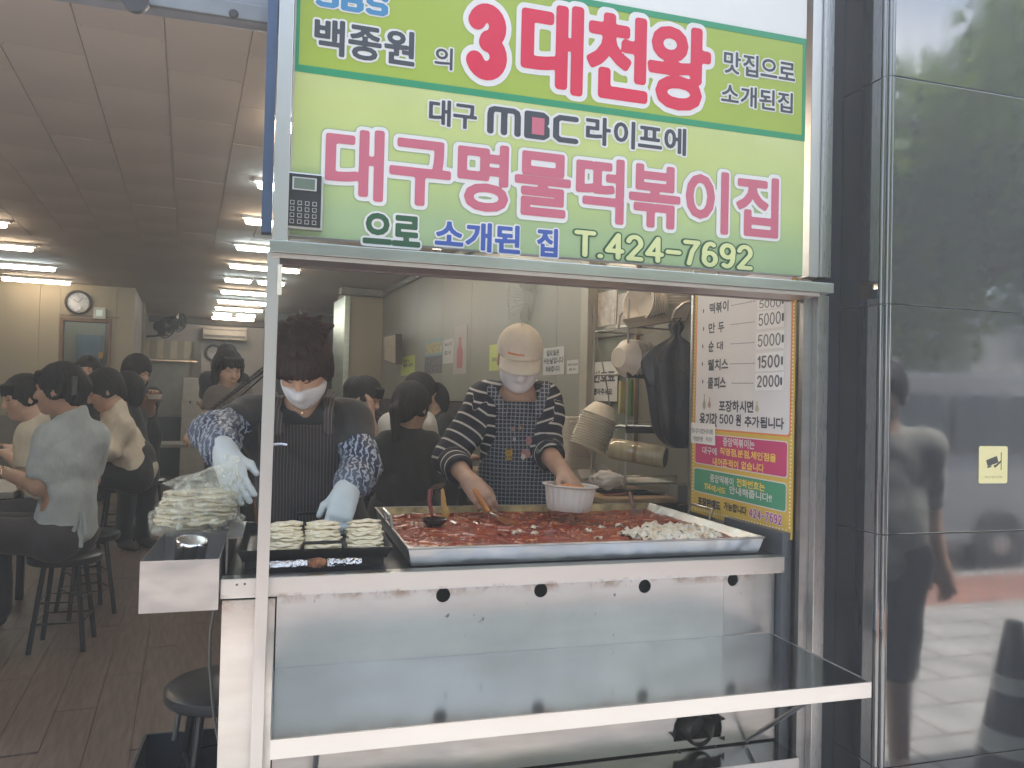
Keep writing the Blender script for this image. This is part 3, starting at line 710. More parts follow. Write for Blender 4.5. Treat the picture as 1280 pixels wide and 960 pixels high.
# dotted white border
mb=MB()
for (p,q) in (((869,372),(866,636)),((993,378),(987,662)),((868,636),(985,663))):
    P0,P1=mx(*p),mx(*q); n=60 if p[0]!=868 else 34
    for k in range(n):
        t=(k+.5)/n; c=P0.lerp(P1,t); mb.box(MX-.0014,MX-.0006,c.y-.0022,c.y+.0022,c.z-.0022,c.z+.0022)
tag(mb.build('dotted_border',plain('dot_white',(.8,.78,.7)),mn),kind='stuff')
MU=dict(org=(MX-.0016,0,0),ux=(0,-1,0),uz=(0,0,1),nrm=(-1,0,0))
def ml(s,box,mats,name='lettering',**kw):
    letter(mn,name,s,MU['org'],MU['ux'],MU['uz'],MU['nrm'],box,mats,**kw)
def MBX(l,lt,lb,r,rt,rb):
    a,b,c,d=mx(l,lt),mx(l,lb),mx(r,rt),mx(r,rb)
    return (-(a.y+b.y)/2,-(c.y+d.y)/2,(b.z+d.z)/2,(a.z+c.z)/2)
K=[(.030,k_b,.0004)]
ml('떡볶이',MBX(887,378,391,912,377,390),K); ml('만',MBX(886,404,416,895,404,416),K); ml('두',MBX(898,403,415,906,403,415),K)
ml('순',MBX(886,427,440,893,426,439),K); ml('대',MBX(896,427,437,905,427,437),K)
ml('웰치스',MBX(885,449,463,911,449,462),K); ml('쿨피스',MBX(885,471,486,908,472,485),K)
for (x,y) in ((880,389),(880,411),(879,433),(878.5,455),(879,477)):
    p=mx(x,y); v=[(MX-.002,p.y+.004*math.cos(2*PI*k/14),p.z+.0075*math.sin(2*PI*k/14)) for k in range(14)]
    me=bpy.data.meshes.new('bullet'); me.from_pydata(v,[],[tuple(range(14))]); link('bullet',me,k_b,mn)
mb=MB()
for (x0,y0,x1,y1) in ((915,382,946,376),(914,406,945,402),(914,430,945,428),(913,455,945,454),(915,479,943,479)):
    a=mx(x0,y0);b=mx(x1,y1)
    for k in range(9):
        p=a.lerp(b,k/9);q=a.lerp(b,(k+.58)/9); mb.add([(MX-.002,p.y,p.z-.0012),(MX-.002,q.y,q.z-.0012),(MX-.002,q.y,q.z+.0012),(MX-.002,p.y,p.z+.0012)],[(0,1,2,3)])
tag(mb.build('dotted_line',k_b,mn),kind='stuff')
DG=digits(.052,1/44); DGb=digits(.075,1/44)
for n,(s,tl,bl,tr,br) in enumerate((('5000',(948,372),(948,388),(981,371),(981,384)),('5000',(947,390),(947,412),(981,385),(981,408)),('5000',(946,416),(946,438),(981,412),(981,435)),('1500',(946,442),(945.5,465),(980,439),(980,463)),('2000',(945,467),(945,488),(980,465),(979,488)))):
    p0,p1,p2,p3=mx(*tl),mx(*bl),mx(*tr),mx(*br); th=.0022
    c=MB(); sk=p2.z-p0.z
    c.slab([p0-Vector((.0014,0,0)),p1-Vector((.0014,0,0)),p3-Vector((.0014,0,0)),p2-Vector((.0014,0,0))],(-1,0,0),th)
    cd_=c.build('price_card',plain('card_white',(.76,.75,.75),.4),mn,bev=.0004)
    W=MX-.0014-th
    uzv=Vector((0,0,1)); uxv=((p2-p0)+(p3-p1)).normalized(); 
    wid=((p2-p0).length+(p3-p1).length)/2; hei=((p0-p1).length+(p2-p3).length)/2
    o0=p1.copy(); o0.x=W-.0004
    letter(cd_,'digits',s,o0,uxv,uzv,(-1,0,0),(wid*.08,wid*.93,hei*.17,hei*.86),[(0,plain('digit_grey',(.12,.11,.12)),.0003)],custom=DGb if n>2 else DG,gap=.10)
    MB().box(W-.003,W,p3.y+.001,p3.y+.006,p3.z+hei*.3,p3.z+hei*.72).build('tape',k_b,cd_)
ml('포장하시면',MBX(899,500,514,943,502,516),K); ml('용기값',MBX(875,516,532,897,517,534),K); ml('500',MBX(900,517,529,918,519,531),[(.0,k_b,.0004)],custom=digits(.07,1/44),gap=.08)
ml('원',MBX(920,518,532,927,518,532),K); ml('추가됩니다',MBX(931,519,533,981,524,537),K)
Wt=[(.024,m_mw,.0004)]; Yt=[(.024,plain('menu_yellow_text',(.85,.62,.10)),.0004)]
ml('중앙떡볶이는',MBX(904,546,557,944,551,562),Wt); ml('대구에',MBX(878,558,567,897,560,569),Wt); ml('직영점,분점,체인점을',MBX(900,559,569,971,568,578),Yt); ml('내어준적이',MBX(891,572,582,924,576,586),Yt); ml('없습니다',MBX(927,577,587,956,580,590),Yt)
ml('중앙떡볶이',MBX(888,593,603,918,597,607),Wt); ml('전화번호는',MBX(921,598,608,957,604,614),Yt); ml('114에서도',MBX(881,604,613,908,608,617),Yt,custom={'1':DG['1'],'4':DG['4']}); ml('안내해줍니다!!',MBX(912,609,619,966,616,626),Wt)
ml('포장판매도',MBX(873,622,632,901,626,637),[(.05,k_b,.0004)]); ml('가능합니다',MBX(905,627,637,934,634,644),K)
ml('424-7692',MBX(937,636,648,979,643,655),[(.075,k_w,.0004),(.0,plain('menu_violet',(.42,.07,.30)),.0008)],custom=digits(.085,1/44),gap=.12)
# three faded little figures printed on the menu (plain shapes)
for (x,y,h,c) in ((881,496,13,(.30,.33,.25)),(887.5,499,9,(.45,.27,.25)),(947,504,9,(.45,.40,.25))):
    p=mx(x,y); q=mx(x,y+h); mb=MB(); hh=p.z-q.z
    v=[(MX-.002,p.y+.012*math.sin(t)*(.6+.4*math.cos(3*t)),(p.z+q.z)/2+hh*.8*math.cos(t)) for t in [2*PI*k/18 for k in range(18)]]
    me=bpy.data.meshes.new('figure_print'); me.from_pydata(v,[],[tuple(range(18))]); link('figure_print',me,plain('print_fig%d'%x,c),mn)
nt_=thing('paper_note','small white paper note with typed lines taped over the left edge of the menu board','note',mx(880,556))
p0,p1,p2,p3=mx(865,528),mx(865,553),mx(895,530),mx(895,557)
MB().slab([p0-Vector((.003,0,0)),p1-Vector((.003,0,0)),p3-Vector((.003,0,0)),p2-Vector((.003,0,0))],(-1,0,0),.0008).build('paper',plain('paper_white',(.74,.73,.72),.7),nt_)
def noteline(s,l,r):
    a,b,c,d=mx(*l[:2]),mx(l[0],l[2]),mx(*r[:2]),mx(r[0],r[2])
    letter(nt_,'lettering',s,(MX-.0042,0,0),(0,-1,0),(0,0,1),(-1,0,0),(-a.y,-c.y,(b.z+d.z)/2,(a.z+c.z)/2),[(.0,k_b,.0003)],custom={k:v for k,v in DG.items() if k in '0123579-6'},gap=.1,cell=.85)
noteline('150-07-0123-01-015',(866,535,541),(893,537,543)); noteline('기업은행',(867,545,551),(880,546,552)); noteline('박성규',(884,546,552),(892,546.5,552.5))
# yellow camera sticker on the granite
sp0=at(1223.5,557.5,PY); sp1=at(1258.5,604,PY)
stk=thing('camera_sticker','pale yellow surveillance camera sticker on the polished granite wall','sticker',((sp0.x+sp1.x)/2,PY,sp1.z))
x0,x1,z1,z0=sp0.x,sp1.x,sp0.z,sp1.z; r=.006
pts=[]
for cx,cz,a0 in ((x1-r,z1-r,0),(x0+r,z1-r,90),(x0+r,z0+r,180),(x1-r,z0+r,270)):
    pts+=[(cx+r*math.cos(R(a0+k*22.5)),PY-.0005,cz+r*math.sin(R(a0+k*22.5))) for k in range(5)]
MB().slab(pts,(0,-1,0),.001).build('base',plain('sticker_yellow',(.78,.70,.36),.5),stk)
W=x1-x0;H=z1-z0; yb=PY-.0018
def icon(pts): 
    me=bpy.data.meshes.new('camera_icon'); me.from_pydata([(x0+W*a,yb,z0+H*b) for a,b in pts],[],[tuple(range(len(pts)))]); link('camera_icon',me,plain('icon_black',(.05,.05,.05)),stk)
icon([(.24,.62),(.62,.74),(.68,.56),(.30,.46)]); icon([(.28,.45),(.44,.49),(.42,.44),(.30,.41)]); icon([(.50,.48),(.58,.50),(.76,.62),(.78,.58),(.60,.44),(.54,.42)]); icon([(.76,.36),(.785,.36),(.785,.84),(.76,.84)])
letter(stk,'lettering','영상촬영중',(0,yb,0),(1,0,0),(0,0,1),(0,-1,0),(x0+W*.18,x0+W*.82,z0+H*.14,z0+H*.2),[(0,plain('icon_olive',(.45,.4,.2)),.0002)],res=1/24)
# ================================================================ ROOM FIXTURES
def ir(px,py,z):                      # pixel -> room coordinates on a level plane
    return II@atz(px,py,z)
m_tw=emis('tube_warm',(1.0,.80,.58),11.0); m_tc=emis('tube_cool',(.78,.95,1.0),11.0)
m_hs=M('lamp_housing',(.6,.6,.58),.5)
def make_tube(x0,x1,y,mt,label):
    t=thing('ceiling_light',label,'ceiling light',IM@Vector(((x0+x1)/2,y,CEIL-.03)),IA,'tube lights on the restaurant ceiling')
    MB(IM).box(x0-.02,x1+.02,y-.03,y+.03,CEIL-.022,CEIL-.0025).build('housing',m_hs,t,bev=.003)
    h=(x1-x0)/2; mb=MB(IM@TR((x0+x1)/2,y,CEIL-.040)@Matrix.Rotation(PI/2,4,'Y')); mb.lathe([(0,-h),(.014,-h+.006),(.018,-h+.02),(.018,h-.02),(.014,h-.006),(0,h)],seg=12)
    mb.build('tube',mt,t,smooth=True)
    return t
rows=[(150,1),(228,0),(275,1),(309,0),(333,1),(351,0),(366,1),(378,0),(387,1),(394,0),(399,1)]
ords=['nearest','second','third','fourth','fifth','sixth','seventh','eighth','ninth','tenth','farthest']
for k,(y,w) in enumerate(rows):
    Y=ir(300,y,CEIL-.035).y; nm='warm white' if w else 'cool white'
    if k in (5,9):
        make_tube(.32,.57,Y,m_tc,f'short {nm} tube, left piece of the {ords[k]} line of the right-hand row'); make_tube(.64,.90,Y,m_tc,f'short {nm} tube, right piece of the {ords[k]} line of the right-hand row')
    else: make_tube(.32,.93,Y,m_tw if w else m_tc,f'{nm} tube light, {ords[k]} line of the right-hand ceiling row')
for k,(y,w,n) in enumerate(((286,1,'nearest visible'),(313,1,'second'),(336,0,'third'),(352,1,'farthest'))):
    Y=ir(60,y,CEIL-.035).y; make_tube(-1.83,-1.2,Y,m_tw if w else m_tc,f"{'warm' if w else 'cool'} white tube light, {n} of the left-hand ceiling row")
make_tube(dx0-.1,dx0+.5,LW+.9,m_tc,'unseen tube light added to brighten the passage beyond the open doorway')  # no lamp is visible here; added to light up the passage
for k,Y in enumerate((2.9,3.9,4.9)): make_tube(-1.83,-1.2,Y,(m_tw,m_tc)[k%2],f'tube light over the front left tables, {("first","second","third")[k]} from the entrance')
for k,Y in enumerate((2.75,3.55,4.5,5.6)): make_tube(1.15,1.75,Y,(m_tw,m_tw,m_tc,m_tw)[k],f'tube light above the cooking area, {("first","second","third","fourth")[k]} behind the sign')
# clock, exit sign on the cream wall
def wallclock(nm,lab,px,py,rp,Y,rim,face,group=None,rt=.1):
    c=ati(px,py,Y); r=(ati(px+rp,py,Y)-c).length
    t=thing(nm,lab,'clock',IM@c,IA,group)
    X=IM@Matrix.Translation(c)@Matrix.Rotation(PI/2,4,'X')
    MB(X).lathe([(r*(1-2*rt),.006),(r*(1-2*rt),.035),(r*(1-rt),.04),(r,.03),(r,.002)],seg=36).build('rim',rim,t,smooth=True)
    MB(X).lathe([(0,.012),(r*(1-2*rt)+.001,.012)],seg=36).build('dial',face,t)
    for a,l,w in ((60,.5,.02),(-40,.7,.014)):
        MB(X@Matrix.Rotation(R(a),4,'Z')).box(-r*w,r*w,-r*.08,r*l*.8,.014,.017).build('hand',M('hand_black',(.03,.03,.03)),t)
    for k in range(12): MB(X@Matrix.Rotation(R(30*k),4,'Z')).box(-r*.015,r*.015,r*.62,r*.72,.0125,.0145).build('hour_mark',M('hand_black'),t)
    return t
wallclock('wall_clock','round white wall clock with a dark rim high above the doorway',98,378,17,LW-.012,M('clock_rim',(.05,.045,.05),.35),M('clock_face',(.62,.64,.66),.25))
wallclock('wall_clock','small black-rimmed round clock on the far wall under the air conditioner',267,441,11.5,FW-.012,M('clock_rim'),M('clock_face2',(.42,.40,.38),.3),rt=.14)
e0=ati(117,384,LW-.02);e1=ati(132,399,LW-.02)
ex=thing('exit_sign','small white box exit sign with a green square beside the doorway top','exit sign',IM@Vector((e0.x,LW,e1.z)),IA)
MB(IM).box(e0.x,e1.x,LW-.05,LW-.013,e1.z,e0.z).build('box',M('exit_white',(.5,.5,.46),.5),ex,bev=.004)
MB(IM).box(e0.x+.03,e1.x-.03,LW-.054,LW-.0505,e1.z+.03,e0.z-.03).build('green_face',emis('exit_green',(.02,.35,.25),.12),ex)
s0=ati(112,437,LW+.2)
tag(MB(IM).box(s0.x-.03,s0.x+.03,LW+1.50,LW+1.505,s0.z-.05,s0.z+.03).build('warning_sticker',M('sticker_orange',(.7,.3,.03),.5)),'small orange warning sticker seen through the open doorway','sticker')
# black wall fans by the corridor
def wallfan(lab,c,r,face,mat,mblade,group=None,nm='wall_fan',wires=18,rw=.0022,bracket=.18,sgn=1):
    """c room coordinates of the cage centre, face = direction it blows"""
    t=thing(nm,lab,'fan',IM@Vector(c),IA,group)
    f=Vector(face).normalized(); X=IM@Matrix.Translation(c)@f.to_track_quat('Z','Y').to_matrix().to_4x4()
    cg=MB(X)
    for k in range(wires):
        a=2*PI*k/wires; ca,sa=math.cos(a),math.sin(a)
        cg.tube([(.18*r*ca,.18*r*sa,.055),(r*.7*ca,r*.7*sa,.05),(r*ca,r*sa,0),(r*.7*ca,r*.7*sa,-.06),(.3*r*ca,.3*r*sa,-.07)],rw,4)
    for q,z in ((r,0),(r*.7,.05),(r*.4,.055)): cg.tube([(q*math.cos(2*PI*k/28),q*math.sin(2*PI*k/28),z) for k in range(28)],rw*1.5,5,close=True)
    cg.build('cage',mat,t,smooth=True)
    MB(X).lathe([(0,.062),(.16*r,.060),(.2*r,.05),(.2*r,.045)],seg=20).build('hub_cap',mat,t,smooth=True)
    for k in range(3):
        b=MB(X@Matrix.Rotation(2*PI*k/3,4,'Z')); vs=[];fs=[]
        for i in range(7):
            q=r*(.12+.75*i/6); w=.35+.25*math.sin(PI*i/6)
            for j in range(5):
                a=w*(j/4-.5)*2; vs.append((q*math.cos(a),q*math.sin(a),.02*math.sin(a*1.2)-.005))
        for i in range(6):
            for j in range(4): fs.append((i*5+j,i*5+j+1,i*5+j+6,i*5+j+5))
        b.add(vs,fs); b.build('blade',mblade,t,smooth=True)
    MB(X).lathe([(0,-.16),(.06,-.155),(.075,-.12),(.07,-.075),(0,-.07)],seg=20).build('motor',mat,t,smooth=True)
    p=IM@Matrix.Translation(c); bk=MB(IM); c=Vector(c)
    bk.tube([c-f*.12,c-f*.12+Vector((0,0,-.12)),c-f*(.12+bracket)+Vector((0,0,-.16))],.014,8); bk.build('bracket',mat,t,smooth=True)
    return t
m_bf=M('fan_black',(.02,.02,.022),.4)
cx=xI(166)
p=ati(171,412,10.6); wallfan('black wall fan, nearer of the two on the corridor side wall',(cx+.32,10.6,ati(172,408,10.6).z),.13,(1,-.9,-.25),m_bf,m_bf,wires=14,rw=.004,group='black wall fans beside the corridor')
wallfan('black wall fan, farther of the two on the corridor side wall',(cx+.45,12.0,ati(190,401,12.0).z),.14,(1,-.7,-.2),m_bf,m_bf,wires=14,rw=.004,group='black wall fans beside the corridor')
# air conditioner
a0=ati(253,409,FW);a1=ati(307,427,FW)
ac=thing('air_conditioner','long beige wall air conditioner above the small black clock on the far wall','air conditioner',IM@Vector(((a0.x+a1.x)/2,FW,a1.z)),IA)
MB(IM).box(a0.x,a1.x,FW-.24,FW-.01,a1.z,a0.z).build('body',M('ac_beige',(.38,.34,.28),.45),ac,bev=.02)
MB(IM).box(a0.x+.02,a1.x-.02,FW-.247,FW-.242,a1.z+.03,a1.z+.07).build('outlet',M('ac_slot',(.1,.09,.08),.6),ac)
MB(IM).box(a0.x+.02,a1.x-.02,FW-.246,FW-.242,a0.z-.05,a0.z-.035).build('grille',M('ac_slot'),ac)
# kitchen hatch: striped cabinet and glazed pass
h0=ati(170,424,FW-.3);h1=ati(243,560,FW-.3)
ht=thing('kitchen_hatch','cream framed kitchen hatch with a bright steel rail beyond the seated diners','kitchen hatch',IM@Vector(((h0.x+h1.x)/2,FW-.3,0)),IA)
mcr=M('hatch_cream',(.45,.40,.28),.5); 
zr=ati(210,451,FW-.3).z
for k in range(9):
    x=h0.x+(h1.x-h0.x)*(k+.5)/9; MB(IM).box(x-.045,x+.045,FW-.36,FW-.33,zr+.03,h0.z).build('upper_slat',mcr if k%2 else M('hatch_tan',(.3,.27,.2),.5),ht,bev=.003)
MB(IM).box(h0.x-.05,h1.x,FW-.45,FW-.30,zr-.012,zr+.012).build('steel_rail',steel('rail_warm_glint',(.8,.6,.45),.2,.3),ht,bev=.003)  # warm tint puts the shelf's lit glint into the steel colour
MB(IM).box(h0.x,h1.x-.12,FW-.33,FW-.32,.9,zr-.02).build('glass_screen',M('hatch_glass',(.28,.28,.23),.2),ht)
MB(IM).box(h0.x,h1.x,FW-.45,FW-.30,0,.9).build('base_cabinet',M('hatch_base',(.05,.05,.05),.5),ht,bev=.004)
MB(IM).box(h1.x-.06,h1.x+.06,FW-.42,FW-.31,.9,h0.z).build('corner_post',M('post_brown',(.12,.10,.08),.4),ht,bev=.003)
# water dispenser / white cabinet
w0=ati(228,472,12.1);w1=ati(255,592,12.1)
wp=thing('water_dispenser','tall pale water dispenser with two dark taps standing before the far wall','water dispenser',IM@Vector(((w0.x+w1.x)/2,12.2,0)),IA)
MB(IM).box(w0.x,w1.x,12.1,12.42,.0,w0.z-.32).build('cabinet',M('disp_white',(.46,.43,.38),.4),wp,bev=.012)
MB(IM).box(w0.x+.01,w1.x-.01,12.14,12.42,w0.z-.319,w0.z).build('head',M('disp_white'),wp,bev=.015)
for s in (-.05,.05):
    x=(w0.x+w1.x)/2+s; MB(IM).box(x-.012,x+.012,12.06,12.135,w0.z-.37,w0.z-.33).build('tap',M('hand_black'),wp,bev=.003)
# ---------------------------------------------------------------- things on the long side wall
def wp_(px,py,off=.009): return atix(px,py,WX-off)
def wallpaper_item(nm,lab,cat,l,t,r,b,mat,th=.002,off=.009,grp=None):
    """flat sheet on the side wall from left/right/top/bottom pixels"""
    ya=wp_((l),(t+b)/2,off).y; yb=wp_(r,(t+b)/2,off).y; zc=(wp_((l+r)/2,t,off).z,wp_((l+r)/2,b,off).z)
    o=thing(nm,lab,cat,IM@Vector((WX-off,(ya+yb)/2,zc[1])),IA,grp)
    MB(IM).box(WX-off-th,WX-off,yb,ya,zc[1],zc[0]).build('sheet',mat,o)
    return o,ya,yb,zc[1],zc[0]
def walltext(o,s,ya,yb,z0,z1,f,mat,off=.0115,**kw):
    """f=(u0,u1,v0,v1) fractions; far edge ya is the reader's left"""
    w=ya-yb; h=z1-z0
    letter(o,'lettering',s,IM@Vector((WX-off,0,0)),IM.to_3x3()@Vector((0,-1,0)),(0,0,1),IM.to_3x3()@Vector((-1,0,0)),(-(ya-w*f[0]),-(ya-w*f[1]),z0+h*f[2],z0+h*f[3]),[(.04,mat,.0004)],res=1/30,**kw)
m_ny=plain('note_yellow',(.50,.56,.16),.7); m_nw=plain('note_white',(.52,.52,.50),.7)
o,*q=wallpaper_item('paper_note','small yellow-green note stuck low on the side wall, left of the photo prints','note',501.5,445,518.5,469,m_ny); walltext(o,'안내',*q,(.2,.6,.68,.8),k_b); walltext(o,'물은 셀프',*q,(.2,.9,.45,.6),k_b)
o,*q=wallpaper_item('paper_note','yellow-green note partly hidden behind the cook\'s cap','note',612,430,634,463,m_ny); walltext(o,'포장',*q,(.15,.5,.35,.5),k_b)
o,*q=wallpaper_item('photo_print','colourful photo print in a teal border on the side wall','photo',530.5,425,554,444.5,plain('print_teal',(.16,.30,.34),.5)); ya,yb,z0,z1=q
MB(IM).box(WX-.0125,WX-.0113,yb+.02,ya-.05,z0+.02,z1-.02).build('picture',M('picture_tan',(.36,.30,.13),.5,var=.5,vscale=30),o)
o,*q=wallpaper_item('photo_print','dark group photo print under the teal-bordered one','photo',531,445,552.5,467,M('picture_dark',(.10,.10,.11),.5,var=.8,vscale=40))
o,*q=wallpaper_item('paper_note','white typed note between the photo prints and the bottle poster','note',554,424,567,454,m_nw); walltext(o,'원산지',*q,(.15,.85,.72,.85),k_b); walltext(o,'표시',*q,(.15,.8,.35,.52),k_b)
o,*q=wallpaper_item('bottle_poster','narrow poster of a red bottle under the propped menu panel','poster',567.5,407,583.5,467.5,plain('poster_grey',(.40,.38,.36),.6)); ya,yb,z0,z1=q
w=ya-yb;h=z1-z0;yc=(ya+yb)/2
bt=[(-.13,.12),(.13,.12),(.15,.45),(.06,.62),(.06,.76),(-.06,.76),(-.06,.62),(-.15,.45)]
me=bpy.data.meshes.new('bottle_print'); me.from_pydata([IM@Vector((WX-.0122,yc+w*a*1.6,z0+h*b)) for a,b in bt],[],[tuple(range(8))]); link('bottle_print',me,plain('bottle_red',(.38,.12,.12),.5),o)
o,*q=wallpaper_item('closing_notice','white paper closing-day notice in bold black Korean right of the capped cook','notice',679.5,434,705.5,468.5,m_nw); walltext(o,'일요일은',*q,(.16,.78,.70,.9),k_b); walltext(o,'쉬는날입니다',*q,(.02,.98,.41,.62),k_b); walltext(o,'죄송합니다',*q,(.12,.82,.12,.32),k_b)
o,*q=wallpaper_item('paper_note','small white note with tiny lines right of the closing-day notice','note',709,450,723.5,467.5,m_nw); walltext(o,'외부음식 반입금지',*q,(.08,.95,.6,.75),k_b); walltext(o,'셀프 코너',*q,(.2,.8,.25,.42),k_b)
# two panels that stand out from the wall (seen nearly edge-on)
def flagbox(lab,tl,tr,bl,br,Yl,Yr,side):
    P=[ati(*tl,Yl),ati(*tr,Yr),ati(*br,Yr),ati(*bl,Yl)]
    o=thing('wall_speaker',lab,'speaker',IM@((P[2]+P[3])/2),IA,'beige speakers on the side wall')
    nrm=(P[1]-P[0]).cross(P[3]-P[0]).normalized(); 
    if nrm.y<0: nrm=-nrm
    MB(IM).slab(P,nrm,.07).build('cabinet',M('speaker_dark',(.09,.06,.05),.5),o,bev=.004)
    c=sum(P,Vector())/4; F=[c+(p-c)*.93-nrm*.006 for p in P]
    MB(IM).slab(F,nrm,.005).build('grille',M('speaker_beige',(.36,.31,.22),.5),o,bev=.002)
    return o
flagbox('smaller far beige box speaker fixed to the side wall left of the notes',(480,420),(495,417),(481,451),(495,456),7.7,7.45,0)
sp=flagbox('larger near beige box speaker on the side wall behind the capped cook',(577,401),(601,391),(578,437),(601,445),5.95,5.55,0)
# big pale wall fan
fc=ati(676,372,4.45)
wallfan('large pale wall fan high on the side wall behind the capped cook',(fc.x,4.45,fc.z),.225,(-.62,-.75,-.18),M('fan_cream',(.42,.41,.37),.45),M('fan_blade_clear',(.36,.36,.33),.3),wires=60,rw=.0011,bracket=.1)
# blue and white cylinder hanging on the wall by a cord
q=ati(721,400,4.0)
cy=thing('hanging_spray_can','white and blue cylinder hanging high on the wall right of the capped cook','spray can',IM@Vector((q.x,4.0,q.z)),IA)
MB(IM@Matrix.Translation((q.x,4.0,q.z))).lathe([(0,-.055),(.025,-.052),(.034,-.04),(.035,.045),(.03,.05)],seg=20).build('blue_cup',M('cup_blue',(.24,.32,.42),.3),cy,smooth=True)
MB(IM@Matrix.Translation((q.x+.01,4.0,q.z))).lathe([(.026,.0505),(.028,.06),(.028,.22),(.0,.225)],seg=20).build('white_body',M('body_white',(.5,.48,.45),.4),cy,smooth=True)
MB(IM).tube([(q.x+.004,4.0,q.z-.055),(q.x+.01,4.01,q.z-.15),(q.x+.0,4.0,q.z-.33)],.003,6).build('cord',M('cord_grey',(.2,.18,.17),.6),cy,smooth=True)
MB(IM).tube([(q.x+.004,4.0,q.z-.06),(q.x+.006,4.0,q.z-.12)],.011,8).build('switch',M('switch_brown',(.18,.12,.10),.5),cy,smooth=True)
# door post on the wall and the framed board behind the rack
q=atix(737,400,WX-.01); MB(IM).box(WX-.07,WX-.0005,atix(741,400,WX-.04).y,atix(732,400,WX-.04).y,.9,CEIL-.07).build('door_post',M('post_pale',(.36,.34,.28),.45),wr,bev=.004)
fb=thing('window_frame','brown framed glazed panel on the side wall behind the wire rack','window',IM@Vector((WX,3.9,1.2)),IA)
yA=atix(741.5,430,WX-.02).y; yB=atix(797,430,WX-.02).y; z0=atix(757,556,WX-.02).z; z1=atix(757,330,WX-.02).z; zm=atix(757,421,WX-.02).z
MB(IM).box(WX-.015,WX-.009,yB,yA,z0,z1).build('pane',M('pane_green',(.20,.22,.18),.12),fb)
m_fr=M('frame_dark',(.10,.08,.065),.45)
MB(IM).box(WX-.03,WX-.0155,yA-.012,yA,z0,z1).build('stile',m_fr,fb,bev=.002); MB(IM).box(WX-.03,WX-.0155,yB,yB+.012,z0,z1).build('stile',M('frame_tan',(.30,.20,.12),.45),fb,bev=.002)
MB(IM).box(WX-.028,WX-.0155,yB+.0125,yA-.0125,zm-.006,zm+.006).build('rail',m_fr,fb,bev=.002)
pb_=thing('photo_packet','clear packet of pale cards tucked behind the glazed panel frame','packet',IM@Vector((WX-.02,3.8,zm+.02)),IA)
for (l,t,r,b,col) in ((747,364,770,407,(.48,.44,.38)),(772,366,790,404,(.40,.36,.30)),(751,385,768,406,(.55,.52,.47))):
    ya=atix(l,390,WX-.02).y; yb=atix(r,390,WX-.02).y; MB(IM).box(WX-.0185-(.002 if l==751 else 0),WX-.0155-(.003 if l==751 else 0),yb,ya,atix((l+r)/2,b,WX-.02).z,atix((l+r)/2,t,WX-.02).z).build('card',M('card%d'%l,col,.3,var=.25,vscale=25),pb_)
o,*q=wallpaper_item('number_ticket_notice','white notice with large Korean words for number ticket hung below the glazed panel rail','notice',738,452,772,501.5,plain('notice_white',(.60,.59,.56),.6),off=.032)
walltext(o,'번호표',*q,(.12,.93,.48,.76),k_b,off=.0345); walltext(o,'뽑아주세요',*q,(.14,.84,.16,.32),k_b,off=.0345)
ya,yb,z0,z1=q
for zz in (z0-.004,z1): MB(IM).box(WX-.036,WX-.030,yb,ya,zz,zz+.004).build('edge_strip',k_b,o)
MB(IM).tube([atix(733,352,WX-.05),atix(741,400,WX-.07),atix(752,450,WX-.08),atix(760,490,WX-.08),atix(764,530,WX-.07)],.0035,6).build('power_cable',M('cord_grey'),fb,smooth=True)
# ================================================================ PREP TABLE AND RACK (right rear)
TZ=.90
tb=thing('prep_table','brown topped prep table along the side wall behind the capped cook','table',IM@Vector((1.65,3.4,0)),IA)
MB(IM).box(1.48,WX-.03,2.75,4.3,TZ-.03,TZ).build('table_top',M('table_wood',(.30,.19,.11),.45,var=.2,stretch=(1,8,1)),tb,bev=.004)
MB(IM).box(1.50,WX-.05,2.78,4.27,TZ-.12,TZ-.031).build('apron',M('table_dark',(.08,.06,.05),.5),tb)
for x in (1.52,WX-.08):
    for y in (2.8,4.24): MB(IM).box(x,x+.04,y,y+.04,0,TZ-.121).build('leg',M('table_dark'),tb)
m_wire=steel('rack_wire',(.45,.42,.38),.3,.05,smudge=.05)
rk=thing('wire_rack','tall chrome wire rack on the prep table holding white bowls','rack',IM@(II@atd(825,560,3.45)),IA)
RD=3.38
def rp(px,py,D=RD): return II@atd(px,py,D)
r0=rp(773,466);r1=rp(885,466)
rx0,rx1=r0.x,r1.x; ry0=(r0.y+r1.y)/2; ry1=ry0+.30
zs=[rp(773,410).z,rp(773,467).z,rp(773,534).z,rp(773,600).z]
for (x,y) in ((rx0,ry0),(rx1,ry0),(rx0,ry1),(rx1,ry1)):
    MB(IM).tube([(x,y,TZ),(x,y,zs[0]+.12)],.005,8).build('upright',m_wire,rk,smooth=True)
for n,z in enumerate(zs[:]):
    if n==3: z=TZ+.05
    mb=MB(IM); mb.tube([(rx0,ry0,z),(rx1,ry0,z),(rx1,ry1,z),(rx0,ry1,z)],.004,6,close=True)
    for k in range(1,12):
        x=rx0+(rx1-rx0)*k/12; mb.tube([(x,ry0,z+.003),(x,ry1,z+.003)],.0018,4)
    for dz in (.03,): mb.tube([(rx0,ry0,z+dz),(rx1,ry0,z+dz)],.002,5)
    mb.build('shelf',m_wire,rk,smooth=True)
MB(IM).box(rx0-.005,rx1+.005,ry0-.006,ry0-.003,zs[1]-.02,zs[1]+.012).build('shelf_edge',M('rack_dark',(.07,.06,.05),.5),rk)
MB(IM).box(rx0-.005,rx1+.005,ry0-.006,ry0-.003,zs[2]-.022,zs[2]+.008).build('shelf_edge',M('rack_dark'),rk)
MB(IM).tube([rp(773,410),rp(775,395),rp(781,388),rp(786,385)],.004,6).build('hoop',m_wire,rk,smooth=True)
